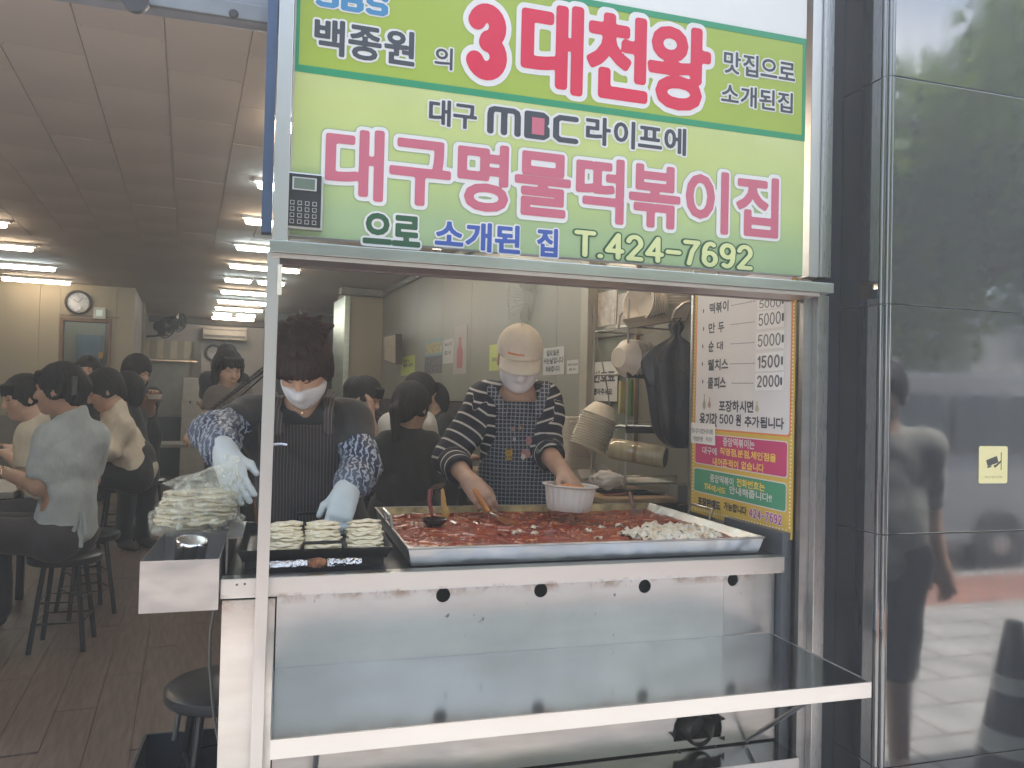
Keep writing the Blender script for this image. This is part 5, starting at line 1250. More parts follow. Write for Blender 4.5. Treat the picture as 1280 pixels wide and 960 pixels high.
# white pipe behind the bag
a=at(299.5,612,2.42); MB().tube([a,Vector((a.x,a.y,at(299,652,2.42).z))],.004,8)
pp=tag(MB().tube([a,Vector((a.x,a.y,at(299,655,2.42).z-.02))],.0045,8).build('steel_rod',steel('rod_bright',(.8,.8,.8),.2,.02),None,True),'thin bright steel rod standing between the gloved hand and the griddle','rod')
# ---------------------------------------------------------------- bits under the tray
cbx=tag(MB().tube([at(268,762,2.3),at(263,790,2.3),at(262,830,2.3),at(265,870,2.3),at(268,900,2.3),at(276,940,2.3)],.0045,6).build('hanging_cable',M('cable_grey',(.16,.15,.14),.5),None,True),'thin grey cable hanging from the counter side under the tray','cable')
pipe=tag(MB().tube([at(262,868,2.5),at(236,872,2.5),at(224,890,2.5),at(218,925,2.5)],.008,8).build('gas_hose',M('hose_dark',(.09,.10,.10),.4),None,True),'dark curved gas hose by the counter base','hose')
# black plastic crate
q=atz(245,955,.2)
cr=thing('plastic_crate','black ribbed plastic crate on the floor at the counter\'s left foot','crate',(q.x,q.y,0))
m_cr=M('crate_black',(.03,.035,.045),.45)
for dy in (-.15,.15): MB(TR(q.x,q.y,0)).box(-.16,.16,dy-.004,dy+.004,.0,.24).build('side',m_cr,cr)
for dx in (-.16,.16): MB(TR(q.x,q.y,0)).box(dx-.004,dx+.004,-.145,.145,.0,.24).build('end',m_cr,cr)
MB(TR(q.x,q.y,0)).box(-.155,.155,-.145,.145,.0,.01).build('bottom',m_cr,cr)
for k in range(9): MB(TR(q.x,q.y,0)).box(-.15+.034*k,-.138+.034*k,-.16,-.1545,.02,.22).build('rib',m_cr,cr)
# ---------------------------------------------------------------- stools and tables
m_bs=M('stool_black',(.025,.025,.028),.35); m_seat=M('stool_seat',(.035,.035,.038),.3,bmp=.15,bscale=40)
def make_stool(lab,loc,h=.47,r=.17):
    t=thing('round_stool',lab,'stool',loc,0,'round black stools in the restaurant'); x,y,z=loc
    MB(Matrix.Translation(loc)).lathe([(0,h-.045),(r*.96,h-.045),(r,h-.035),(r,h-.012),(r*.9,h-.001),(0,h)],seg=32).build('seat',m_seat,t,smooth=True)
    for k in range(4):
        a=PI/4+k*PI/2; ca,sa=math.cos(a),math.sin(a)
        MB(Matrix.Translation(loc)).tube([(r*.62*ca,r*.62*sa,h-.045),(r*1.0*ca,r*1.0*sa,0)],.0125,8).build('leg',m_bs,t,smooth=True)
    for zz,q in ((.14,.92),(.24,.82)):
        MB(Matrix.Translation(loc)).tube([(r*q*math.cos(PI/4+k*PI/2),r*q*math.sin(PI/4+k*PI/2),zz) for k in range(4)],.008,6,close=True).build('rung',m_bs,t,smooth=True)
    return t
def flr(px,py): return atz(px,py,0)
def seatpt(px,py,h=.47): p=atz(px,py,h); return (p.x,p.y,0)
S0=make_stool('round black stool carrying the woman in the pale blue blouse',seatpt(82,690))
def stool(lab,p,rz=0):
    return clone(S0,TR(*p,rz),lab)
stool('empty round black stool between the woman in blue and the man in cream',seatpt(148,607),.3)
stool('round black stool under the man in the cream shirt',seatpt(183,598),.7)
stool('round black stool just behind the blue-bloused woman\'s, its rim at her tie strings',seatpt(110,664),.5)
q=atz(282,850,.44); stool('lone black stool half hidden behind the counter\'s left end',(q.x,q.y,-.03),.2)
q=ati(8,470,4.6); 
def table(lab,x0,x1,y0,y1,z=.73,col='table_pale'):
    t=thing('dining_table',lab,'table',IM@Vector(((x0+x1)/2,(y0+y1)/2,0)),IA,'pale dining tables')
    MB(IM).box(x0,x1,y0,y1,z-.035,z).build('table_top',M('table_pale',(.30,.28,.25),.3,var=.1),t,bev=.005)
    for x in (x0+.06,x1-.06):
        for y in (y0+.06,y1-.06): MB(IM).box(x-.02,x+.02,y-.02,y+.02,0,z-.036).build('leg',m_bs,t)
    return t
tp=ir(24,611,.73); table('pale dining table at the left edge in front of the blue-bloused woman',tp.x-1.15,tp.x,tp.y-.15,tp.y+.55)
tp=ir(158,545,.73); table('pale dining table in front of the man in the cream shirt',tp.x-1.6,tp.x-.45,tp.y-.2,tp.y+.5)
tp=ir(560,560,.73); table('pale dining table behind the cooks, with diners in black around it',1.2,1.9,4.9,5.6)
table('pale dining table deeper along the side wall',1.2,1.9,6.3,7.0)
table('pale dining table beneath the far ceiling lights',-.5,.3,9.0,9.6)
# ================================================================ PEOPLE: implicit surfaces, polygonised with surface nets
def _hash3(P,f,s):
    x,y,z=P[...,0]*f+s,P[...,1]*f+s*1.7,P[...,2]*f+s*.6
    return (np.sin(x+1.3*np.sin(y*.9))*np.sin(y*1.1+1.7*np.sin(z*.8))+np.sin(z*1.2+1.1*np.sin(x*1.3)))*.5
class Field:
    def __init__(s): s.p=[]
    def cone(s,a,b,r1,r2,k=.03,flat=None,op='+'):
        s.p.append(('c',np.array(a,float),np.array(b,float),r1,r2,k,flat,op)); return s
    def ell(s,c,r,X=None,k=.02,op='+'):
        s.p.append(('e',np.array(c,float),np.array(r,float),np.array(X if X is not None else np.eye(3),float),None,k,None,op)); return s
    def cut(s,p,n,k=.004):          # remove everything on the side n points to
        s.p.append(('h',np.array(p,float),np.array(n,float)/np.linalg.norm(n),0,0,k,None,'-')); return s
    def extend(s,o): s.p+=o.p; return s
    def inflated(s,d):
        f=Field()
        for q in s.p:
            q=list(q)
            if q[0]=='c': q[3]+=d;q[4]+=d
            elif q[0]=='e': q[2]=q[2]+d
            f.p.append(tuple(q))
        return f
    def bounds(s):
        lo=np.full(3,1e9);hi=-lo
        for q in s.p:
            if q[7]!='+': continue
            if q[0]=='c':
                r=max(q[3],q[4]); lo=np.minimum(lo,np.minimum(q[1],q[2])-r); hi=np.maximum(hi,np.maximum(q[1],q[2])+r)
            else:
                r=q[2].max(); lo=np.minimum(lo,q[1]-r); hi=np.maximum(hi,q[1]+r)
        return lo,hi
    def mesh(s,h,disp=None,name='body',zmin=None):
        lo,hi=s.bounds(); lo=lo-3*h-.01; hi=hi+3*h+.01
        n=np.ceil((hi-lo)/h).astype(int)+1
        F=np.full(n,.25,np.float32)
        ax=[(lo[i]+h*np.arange(n[i])).astype(np.float32) for i in range(3)]
        for q in s.p:
            k=q[5]; m=k+3*h+.02
            if q[0]=='h': sl=[slice(0,n[i]) for i in range(3)]
            else:
                if q[0]=='c': r=max(q[3],q[4]); a=np.minimum(q[1],q[2])-r-m; b=np.maximum(q[1],q[2])+r+m
                else: r=q[2].max(); a=q[1]-r-m; b=q[1]+r+m
                i0=np.clip(np.floor((a-lo)/h).astype(int),0,n); i1=np.clip(np.ceil((b-lo)/h).astype(int)+1,0,n)
                if (i1<=i0).any(): continue
                sl=[slice(i0[i],i1[i]) for i in range(3)]
            X=ax[0][sl[0]][:,None,None];Y=ax[1][sl[1]][None,:,None];Z=ax[2][sl[2]][None,None,:]
            if q[0]=='c':
                a,b=q[1],q[2]; ab=b-a; px,py,pz=X-a[0],Y-a[1],Z-a[2]
                if q[6] is not None:
                    nn,f=np.array(q[6][0],float),q[6][1]; nn=nn/np.linalg.norm(nn); d=(px*nn[0]+py*nn[1]+pz*nn[2])*(1/f-1)
                    dab=(ab@nn)*(1/f-1); px,py,pz=px+nn[0]*d,py+nn[1]*d,pz+nn[2]*d; ab=ab+nn*dab
                t=np.clip((px*ab[0]+py*ab[1]+pz*ab[2])/max(1e-9,ab@ab),0,1)
                D=np.sqrt((px-t*ab[0])**2+(py-t*ab[1])**2+(pz-t*ab[2])**2)-(q[3]+(q[4]-q[3])*t)
                if q[6] is not None: D=D*max(q[6][1],.6)
            elif q[0]=='e':
                c,r,Xm=q[1],q[2],q[3]; px,py,pz=X-c[0],Y-c[1],Z-c[2]
                u=[(Xm[0,i]*px+Xm[1,i]*py+Xm[2,i]*pz) for i in range(3)]
                k0=np.sqrt(sum((u[i]/r[i])**2 for i in range(3)))+1e-6; k1=np.sqrt(sum((u[i]/r[i]**2)**2 for i in range(3)))+1e-6
                D=k0*(k0-1)/k1
            else:
                D=-((X-q[1][0])*q[2][0]+(Y-q[1][1])*q[2][1]+(Z-q[1][2])*q[2][2])+0*X*Y*Z
            S=F[sl[0],sl[1],sl[2]]
            if q[7]=='+': hh=np.maximum(k-np.abs(S-D),0)/k; S[...]=np.minimum(S,D)-hh*hh*k*.25
            else:
                D=-D; hh=np.maximum(k-np.abs(S-D),0)/k; S[...]=np.maximum(S,D)+hh*hh*k*.25
        if disp is not None:
            near=np.abs(F)<.03; idx=np.argwhere(near); P=idx*h+lo; F[near]+=disp(P).astype(np.float32)
        return surfnet(F,lo,h,name)
def surfnet(F,lo,h,name):
    B=F<0; n=F.shape
    cs=[(a,b,c) for a in (0,1) for b in (0,1) for c in (0,1)]
    cnt=sum(B[a:n[0]-1+a,b:n[1]-1+b,c:n[2]-1+c].astype(np.int8) for a,b,c in cs)
    act=(cnt>0)&(cnt<8); C=np.argwhere(act); idx=np.full(act.shape,-1,np.int64); idx[act]=np.arange(len(C))
    acc=np.zeros((len(C),3)); w=np.zeros(len(C))
    for i,p in enumerate(cs):
        for j,q in enumerate(cs):
            if j<=i or sum(abs(p[k]-q[k]) for k in range(3))!=1: continue
            fa=F[C[:,0]+p[0],C[:,1]+p[1],C[:,2]+p[2]];fb=F[C[:,0]+q[0],C[:,1]+q[1],C[:,2]+q[2]]
            m=(fa<0)!=(fb<0); t=np.where(m,fa/np.where(m,fa-fb,1),0)
            pt=np.array(p)+t[:,None]*(np.array(q)-np.array(p)); acc+=pt*m[:,None]; w+=m
    V=(C+acc/np.maximum(w,1)[:,None])*h+lo
    Q=[]
    for ax in range(3):
        o=[k for k in range(3) if k!=ax]; s0=[slice(None)]*3;s1=[slice(None)]*3; s0[ax]=slice(0,-1); s1[ax]=slice(1,None)
        E=np.argwhere(B[tuple(s0)]!=B[tuple(s1)])
        E=E[(E[:,o[0]]>0)&(E[:,o[1]]>0)&(E[:,o[0]]<n[o[0]]-1)&(E[:,o[1]]<n[o[1]]-1)]
        ins=B[E[:,0],E[:,1],E[:,2]]
        def at_(da,db):
            G=E.copy(); G[:,o[0]]+=da; G[:,o[1]]+=db; return idx[G[:,0],G[:,1],G[:,2]]
        q=np.stack([at_(-1,-1),at_(0,-1),at_(0,0),at_(-1,0)],1)
        fl=ins if ax!=1 else ~ins
        q=np.where(fl[:,None],q,q[:,::-1]); q=q[(q>=0).all(1)]; Q.append(q)
    Q=np.concatenate(Q) if Q else np.zeros((0,4),int)
    me=bpy.data.meshes.new(name); me.vertices.add(len(V)); me.vertices.foreach_set('co',V.astype(np.float32).ravel())
    me.loops.add(len(Q)*4); me.loops.foreach_set('vertex_index',Q.astype(np.int32).ravel())
    me.polygons.add(len(Q)); me.polygons.foreach_set('loop_start',np.arange(0,len(Q)*4,4,dtype=np.int32)); me.polygons.foreach_set('loop_total',np.full(len(Q),4,np.int32))
    me.update(calc_edges=True); me.polygons.foreach_set('use_smooth',[True]*len(me.polygons)); return me
def setattr_(me,name,vals):
    a=me.attributes.new(name,'FLOAT','POINT'); a.data.foreach_set('value',np.asarray(vals,np.float32))
def coords_of(me):
    v=np.empty(len(me.vertices)*3,np.float32); me.vertices.foreach_get('co',v); return v.reshape(-1,3).astype(float)
def nv(v): v=np.array(v,float); return v/np.linalg.norm(v)
def hand(Fd,w,d,back,thumb,s=1.0,curl=(.35,.5,.4),spread=.10,rt=1.0,k=.008,pinch=0):
    """palm, four unequal bent fingers and a thumb leaving the side of the palm"""
    w=np.array(w,float); d=nv(d); back=nv(np.array(back)-d*np.dot(back,d)); th=nv(np.array(thumb)-d*np.dot(thumb,d)-back*np.dot(thumb,back))
    L_=.088*s
    Fd.cone(w,w+d*L_*.55,.030*s*rt,.034*s*rt,k=.02,flat=(back,.55))
    for u in (-.026,-.009,.009,.026): Fd.cone(w+d*.02*s+th*u*.7*s,w+d*L_+th*u*s,.014*s*rt,.0115*s*rt,k=.016)
    for u,l,c in ((.028,.068,.85),(.010,.078,1.0),(-.009,.072,1.05),(-.027,.056,1.2)):
        p=w+d*L_*.98+th*u*s; q=d*math.cos(spread*u/.02)+th*math.sin(spread*u/.02); a=0
        for n,(fr,cv) in enumerate(zip((.44,.31,.25),curl)):
            a+=cv*c; v=q*math.cos(a)-back*math.sin(a); e=p+v*l*fr*s
            Fd.cone(p,e,(.0098-.0009*n)*s*rt,(.0090-.0010*n)*s*rt,k=.004); p=e
    p=w+d*.024*s+th*.026*s-back*.006*s; v=nv(d*.72+th*(.62-pinch*.5)-back*(.30+pinch)); e=p+v*.040*s
    Fd.cone(p-v*.012,e,.0145*s*rt,.0112*s*rt,k=.012); v2=nv(d*.92+th*(.18-pinch*.5)-back*(.35+pinch)); Fd.cone(e,e+v2*.032*s,.0108*s*rt,.0085*s*rt,k=.004)
def headfield(Fd,c,Xh,s=1.0,lips=True,nose=True):
    """Xh columns: right, forward, up"""
    T=lambda p:np.array(c)+Xh@(np.array(p)*s)
    def E(p,r,k=.02,op='+'): Fd.ell(T(p),np.array(r)*s,Xh,k,op)
    E((0,-.012,.025),(.075,.093,.088)); E((0,.020,-.036),(.058,.068,.082),.03); E((0,.060,-.090),(.024,.024,.020),.03)
    for q in (-1,1):
        E((q*.034,.048,-.030),(.026,.030,.028),.02); E((q*.079,-.006,-.010),(.009,.019,.030),.008)
        E((q*.031,.094,.003),(.017,.011,.010),.012,'-')
    if nose:
        Fd.cone(T((0,.082,.012)),T((0,.104,-.030)),.0065*s,.0105*s,.012); E((0,.098,-.034),(.016,.011,.008),.008)
    if lips:
        E((0,.086,-.063),(.021,.009,.0055),.006); E((0,.084,-.074),(.018,.010,.0065),.006)
    Fd.cone(T((-.038,.076,.022)),T((.038,.076,.022)),.009*s,.009*s,.02)
SKIN={}
def skin_mat(key,col):
    if key in MATS: return MATS[key]
    m,t,b=nodes(key); MATS[key]=m
    L(t,ramp(t,noise(t,coords(t),22,4),[(.3,tuple(x*.90 for x in col)),(.7,tuple(min(1,x*1.08) for x in col))]),b.inputs['Base Color'])
    b.inputs['Roughness'].default_value=.5; b.inputs['Subsurface Weight'].default_value=.12; b.inputs['Subsurface Radius'].default_value=(.012,.005,.003); b.inputs['Subsurface Scale'].default_value=.6
    bump(t,b,noise(t,coords(t),220,3),.12,.001); return m
def hair_mat(key,col,hi):
    if key in MATS: return MATS[key]
    m,t,b=nodes(key); MATS[key]=m
    at_=t.nodes.new('ShaderNodeAttribute'); at_.attribute_name='strand'
    n=t.nodes.new('ShaderNodeTexNoise'); n.noise_dimensions='1D'; n.inputs['Scale'].default_value=1.0; n.inputs['Detail'].default_value=3; L(t,at_.outputs['Fac'],n.inputs['W'])
    L(t,ramp(t,n.outputs[0],[(.3,col),(.72,hi)]),b.inputs['Base Color']); b.inputs['Roughness'].default_value=.62; b.inputs['Specular IOR Level'].default_value=.22
    bump(t,b,n.outputs[0],.7,.004); return m
H_BLACK=hair_mat('hair_black',(.010,.009,.009),(.035,.030,.027)); H_BROWN=hair_mat('hair_red_brown',(.018,.011,.009),(.062,.034,.030)); 
SK=skin_mat('skin_warm',(.52,.33,.24)); SK2=skin_mat('skin_fair',(.60,.40,.30))
def cloth_mat(key,col,rough=.85,fold=.35):
    if key in MATS: return MATS[key]
    m,t,b=nodes(key); MATS[key]=m; c=coords(t)
    L(t,ramp(t,noise(t,c,7,5),[(.3,tuple(x*.88 for x in col)),(.7,tuple(min(1,x*1.1) for x in col))]),b.inputs['Base Color'])
    b.inputs['Roughness'].default_value=rough; b.inputs['Sheen Weight'].default_value=.15
    n=math_(t,'ADD',math_(t,'MULTIPLY',noise(t,coords(t,(1,1,.6)),11,3),1.0),math_(t,'MULTIPLY',noise(t,c,400,2),.02)); bump(t,b,n,fold,.03); return m
def headframe(fwd,tilt=0,upref=(0,0,1)):
    f=nv(fwd); r=nv(np.cross(f,upref)); u=np.cross(r,f)
    if tilt: r,u=r*math.cos(tilt)+u*math.sin(tilt),u*math.cos(tilt)-r*math.sin(tilt)
    return np.stack([r,f,u],1)
def hair(par,c,Xh,s,style,mat,h,grow=1.0,extra=None,label=None):
    T=lambda p:np.array(c)+Xh@(np.array(p)*s)
    F=Field()
    def E(p,r,k=.02,op='+'): F.ell(T(p),np.array(r)*s,Xh,k,op)
    g=grow
    if style=='pixie':
        E((0,-.016,.040),(.096*g,.114*g,.100*g)); E((0,.028,.050),(.082,.084,.060),.03)
        for q in (-1,1): E((q*.076,.006,-.004),(.020,.036,.052),.02)
        E((0,-.075,-.03),(.072,.045,.062),.03)
        for k in range(34):
            a=k*2.4; rr=.045+.03*math.sin(k*1.7)
            p=(rr*math.cos(a)*1.0,-.01+rr*math.sin(a)*1.1,.112+.008*math.sin(k)); q=(p[0]*1.30+.006*math.sin(k*3),p[1]*1.35,p[2]+.002+.005*math.cos(k*5)); F.cone(T(p),T(q),.020*s,.009*s,.018)
        E((0,.112,-.046),(.067,.070,.078),.006,'-')
        for k in range(13):
            x=-.062+.0103*k; F.cone(T((x,.088-.35*x*x/.07,.045)),T((x*1.02+.004*math.sin(k*2.1),.103-.35*x*x/.06,.030+.008*math.sin(k*2.7))),.010*s,.0025*s,.006)
    else:
        E((0,-.016,.036),(.087*g,.105*g,.097*g))
        for q in (-1,1): E((q*.072,-.005,.0),(.014,.042,.05),.02)
        E((0,-.07,-.03),(.064,.04,.06),.03)
        E((0,.112,-.040),(.060,.062,.082),.008,'-')
        for k in range(9):
            x=-.055+.0137*k
            if style in('fringe','short','bob'): F.cone(T((x,.080-.3*x*x/.07,.075)),T((x*1.05,.094-.3*x*x/.06,.034+.006*math.sin(k*2.3))),.013*s,.006*s,.012)
        if style in('long','fringe_long'):
            for q in (-1,1):
                F.cone(T((q*.076,.0,.03)),np.array(T((q*.080,-.005,-.08))),.028*s,.030*s,.03); F.cone(T((q*.080,-.005,-.08)),T((q*.085,-.01,-.21)),.030*s,.022*s,.03)
            F.cone(T((0,-.07,.0)),T((0,-.085,-.22)),.07*s,.055*s,.04,flat=(Xh[:,1],.6))
        if style=='bun': E((0,-.105,.055),(.045,.045,.045),.015); F.cone(T((.0,-.10,.05)),T((0,-.08,.0)),.03,.02,.02)
        if style=='bob':
            for q in (-1,1): F.cone(T((q*.074,-.005,.02)),T((q*.074,.0,-.075)),.030*s,.026*s,.03)
            F.cone(T((0,-.07,.0)),T((0,-.065,-.08)),.06*s,.05*s,.04)
    if extra: extra(F,T)
    Xi=Xh.T
    def disp(P):
        q=(P-np.array(c))@Xh; az=np.arctan2(q[:,0],-q[:,1]+.02); el=np.arctan2(q[:,2],np.hypot(q[:,0],q[:,1]))
        u=az*14+np.sin(el*3+az*2)*1.2
        return .0022*np.sin(u*2.3)+.0014*np.sin(u*5.1+el*4)
    me=F.mesh(h,disp,'hair')
    P=coords_of(me); q=(P-np.array(c))@Xh; az=np.arctan2(q[:,0],-q[:,1]+.02) if style!='pixie' else np.arctan2(q[:,0],q[:,1]+.0)
    setattr_(me,'strand',az*16+q[:,2]*10+np.sin(q[:,2]*30)*.8)
    o=link('hair',me,mat,par); return o
def faceparts(par,c,Xh,s,closed=True,brows=True,mouth=True):
    T=lambda p:np.array(c)+Xh@(np.array(p)*s)
    for q in (-1,1):
        mb=MB(); pts=[T((q*(.018+.0065*k),.0865-.0011*k*k,.0015-(.0018*math.sin(k*PI/4) if closed else -.0005))) for k in range(5)]
        mb.tube([Vector(p) for p in pts],[.0008*s,.0017*s,.002*s,.0017*s,.0008*s],6); mb.build('eye',M('lash_dark',(.025,.018,.016),.5),par,smooth=True)
        if brows:
            mb=MB(); pts=[T((q*(.013+.008*k),.0895-.0014*k*k,.021+(.004*math.sin(k*PI/5)))) for k in range(5)]
            mb.tube([Vector(p) for p in pts],[.001*s,.0024*s,.0026*s,.002*s,.0008*s],6); mb.build('eyebrow',M('lash_dark'),par,smooth=True)
    if mouth:
        mb=MB(); mb.tube([Vector(T((-.019+.0095*k,.0925-.002*abs(k-2),-.068))) for k in range(5)],[.0008*s,.003*s,.0038*s,.003*s,.0008*s],6); mb.build('mouth',M('lip_red',(.30,.10,.085),.45),par,smooth=True)
def auto(J,f,sw=.31,seated=True,hw=.17,s=1.0):
    """fill in missing joints from neck N, hip H and facing direction f"""
    f=nv((f[0],f[1],0)); r=nv(np.cross(f,(0,0,1))); N=np.array(J['N'],float); H=np.array(J['H'],float)
    J.setdefault('SR',N+r*sw/2-np.array((0,0,.055))); J.setdefault('SL',N-r*sw/2-np.array((0,0,.055)))
    J.setdefault('HR',H+r*hw/2); J.setdefault('HL',H-r*hw/2)
    for q in 'RL':
        h=np.array(J['H'+q],float)
        if seated:
            J.setdefault('K'+q,h+f*.40*s+np.array((0,0,.01))); J.setdefault('A'+q,np.array(J['K'+q])+np.array((0,0,-min(.42,J['K'+q][2]-.07)))-f*.03)
        else:
            J.setdefault('K'+q,h*np.array((1,1,0))+f*.02+np.array((0,0,h[2]*.53))); J.setdefault('A'+q,np.array((h[0],h[1],.08))-f*.02)
        S=np.array(J['S'+q],float)
        J.setdefault('E'+q,S+f*.10+np.array((0,0,-.25))); J.setdefault('W'+q,np.array(J['E'+q])+f*.22+np.array((0,0,.02)))
    J['f']=f; J['r']=r; return J
def torso(F,J,d=0,fl=.72,hips=True,waist=1.0):
    f=J['f'];fl_=(f,fl); a=lambda k:np.array(J[k],float)
    N=a('N');H=(a('HR')+a('HL'))/2; up=nv(N-H); SR,SL=a('SR'),a('SL'); m=(SR+SL)/2
    F.cone(SR,SL,.052+d,.052+d,.05,flat=(f,.85)); 
    ch=m-up*.10; wa=m+(H-m)*.62
    for q,S in ((1,SR),(-1,SL)):
        F.cone(S*.72+m*.28-up*.03,ch*.5+(ch+(S-m)*.5)*.5-up*.03,.070+d,.075+d,.05,flat=fl_)
        F.cone(ch+(S-m)*.36,wa+(S-m)*.26*waist,.098+d,.085*waist+d,.06,flat=fl_)
    if hips:
        for q in ('HR','HL'): F.cone(wa+(a(q)-H)*.5,a(q)*.8+H*.2+up*.02,.088*waist+d,.112+d,.06,flat=(f,.85))
    F.cone(m+up*.0,N+up*.01,.062+d,.050+d,.05)
def arm(F,J,q,d=0,a=0.,b=2.,k=.03,fat=1.0):
    """from joint parameter a to b: 0 shoulder, 1 elbow, 2 wrist"""
    S,E,W=[np.array(J[c+q],float) for c in 'SEW']; R0,R1,R2=.051*fat,.041*fat,.028
    def P(t): return S+(E-S)*t if t<=1 else E+(W-E)*(t-1)
    def rr(t): return (R0+(R1-R0)*t if t<=1 else R1+(R2-R1)*(t-1))+d
    if a<1: F.cone(P(a),P(min(1,b)),rr(a),rr(min(1,b)),k)
    if b>1: F.cone(P(max(1,a)),P(b),rr(max(1,a)),rr(b),k)
def legs(F,J,d=0,b=2.,foot=True):
    for q in 'RL':
        H,K,A=[np.array(J[c+q],float) for c in 'HKA']
        F.cone(H,K,.088+d,.058+d,.04); F.cone(K,K+(A-K)*min(1,b-1) if b<2 else A,.056+d,.040+d,.03)
        if foot: F.cone(A-np.array((0,0,.03)),A+J['f']*.15-np.array((0,0,.045)),.035,.030,.02)
def person(label,J,f,hc,hf,s=1.0,h=.008,skin=None,hairstyle='short',hmat=None,top='tee',tmat=None,bot=None,bmat=None,seated=True,sleeve=.6,tilt=0,sw=.31,loc=None,face=True,group=None,mask=False,handspec=None,hgrow=1.0,neckcut=.07,collar=0,hem=0,shoes=True,fat=1.0,hextra=None,tdisp=.004,legcut=2.,waist=1.0,fl=.72,vneck=None):
    J=auto(dict(J),f,sw,seated); skin=skin or SK; hmat=hmat or H_BLACK
    H=(np.array(J['HR'])+np.array(J['HL']))/2
    base=Vector((H[0],H[1],0)) if loc is None else Vector(loc)
    P=thing('person',label,'person',base,math.atan2(-J['f'][0],J['f'][1]),group)
    Xh=headframe(hf,tilt); F=Field(); torso(F,J,0,fl=fl,waist=waist)
    for q in 'RL': arm(F,J,q,fat=fat)
    legs(F,J); headfield(F,hc,Xh,s); N=np.array(J['N'],float); T=lambda p:np.array(hc)+Xh@(np.array(p)*s)
    F.cone(T((0,-.022,-.05)),N-np.array((0,0,.01)),.051*s,.055,.03)
    for q in 'RL':
        E_,W_=np.array(J['E'+q],float),np.array(J['W'+q],float)
        sp=(handspec or {}).get(q)
        if sp=='none': continue
        if sp is None:
            d=nv(W_-E_); sp=dict(d=d,back=(0,0,1) if abs(d[2])<.8 else J['f'],thumb=(-J['r'] if q=='R' else J['r']))
        hand(F,W_,**sp)
    body=link('body',F.mesh(h,None,'body'),skin,P)
    if face and h<=.011: faceparts(P,hc,Xh,s,mouth=not mask,closed=True)
    if hairstyle: hair(P,hc,Xh,s,hairstyle,hmat,min(h,.007),hgrow,hextra)
    f_=J['f']
    if bmat is not None:
        G=Field(); d=.012; fl_=(f_,.85); Hm=H
        for q in ('HR','HL'): 
            hq=np.array(J[q],float); G.cone(Hm+(hq-Hm)*.5+np.array((0,0,.10)),hq,.095+d,.108+d,.05,flat=fl_)
        for q in 'RL':
            Hh,K,A=[np.array(J[c+q],float) for c in 'HKA']; G.cone(Hh,K,.092+d,.064+d,.04)
            e=K+(A-K)*max(.02,min(.96,legcut-1)); G.cone(K,e,.062+d,.050+d*1.3,.03)
            G.cut(e,nv(A-K)) if False else None
        link('trousers' if legcut>=1.6 else 'shorts',G.mesh(h,lambda P_:.0035*_hash3(P_,26,1.),'trousers'),bmat,P)
        if shoes:
            for q in 'RL':
                A=np.array(J['A'+q],float); G=Field(); G.cone(A-np.array((0,0,.035)),A+f_*.16-np.array((0,0,.045)),.043,.037,.02); G.cut((0,0,.004),(0,0,-1)); link('shoe',G.mesh(.008,None,'shoe'),M('shoe_dark',(.04,.04,.045),.5),P)
    if tmat is not None:
        G=Field(); d=.014; torso(G,J,d,fl=fl,hips=True,waist=waist*1.08)
        for q in 'RL': arm(G,J,q,d+.004,0,sleeve,fat=fat)
        up=nv(N-H)
        G.cut(H+up*hem,-up,.01)
        for q in 'RL':
            S_,E_,W_=[np.array(J[c+q],float) for c in 'SEW']; 
            if sleeve<=1: e=S_+(E_-S_)*sleeve; n=nv(E_-S_); r=.068
            else: e=E_+(W_-E_)*(sleeve-1); n=nv(W_-E_); r=.055
            G.cone(e+n*(r+.001),e+n*(r+.05),r,r,.004,op='-')
        nc=N+f_*.035+up*.055; G.ell(nc,(neckcut,neckcut,neckcut*.95),None,.006,'-')
        if vneck is not None: G.cone(vneck[0],vneck[1],vneck[2],vneck[3],.004,flat=(f_,2.2),op='-')
        link('shirt' if top!='dress' else 'dress',G.mesh(h,lambda P_:tdisp*.7*_hash3(P_,15,2.)+tdisp*1.1*(.22-np.abs(_hash3(P_*np.array((1,1,.6)),21,5.)))+tdisp*.35*_hash3(P_,47,5.),'shirt'),tmat,P)
    return P,J,Xh
A_=lambda px,py,D:np.array(atd(px,py,D))
cy_,sy_=math.cos(IA),math.sin(IA)
def rd(x,y): return (x*cy_-y*sy_,x*sy_+y*cy_)     # room direction -> world
# ---------------------------------------------------------------- cook with the cap
C1=dict(N=A_(650,494,3.05),H=A_(656,660,3.10),SR=A_(608,500,3.03),SL=A_(679,503,3.08),ER=A_(562,572,2.95),WR=A_(588,603,2.72),EL=A_(682,563,3.02),WL=A_(704,591,2.72))
f1=(-.30,-.95); f1=(-math.sin(YAW)*1.0-.05,-math.cos(YAW))
hd1=A_(649,448,3.0); hf1=(-.16,-.84,-.40)
wR=C1['WR']; tipR=A_(604,633,2.62)
hsp={'R':dict(d=nv(A_(603,622,2.66)-wR),back=(-.45,-.5,.75),thumb=(.85,-.5,.1),curl=(.75,.8,.5),spread=.03,s=.98,pinch=.35),
     'L':dict(d=nv(A_(718,606,2.66)-C1['WL']),back=(.35,-.25,.9),thumb=(-.8,-.6,0),curl=(.5,.6,.4),spread=.05,s=.92)}
P1,J1,X1=person('cook in beige cap, white mask, striped top and checked apron stirring the big pan',C1,f1,hd1,hf1,s=.98,h=.0055,skin=SK,hairstyle=None,bmat=cloth_mat('trousers_dark',(.04,.04,.05)),seated=False,handspec=hsp,waist=1.08,tilt=.03)
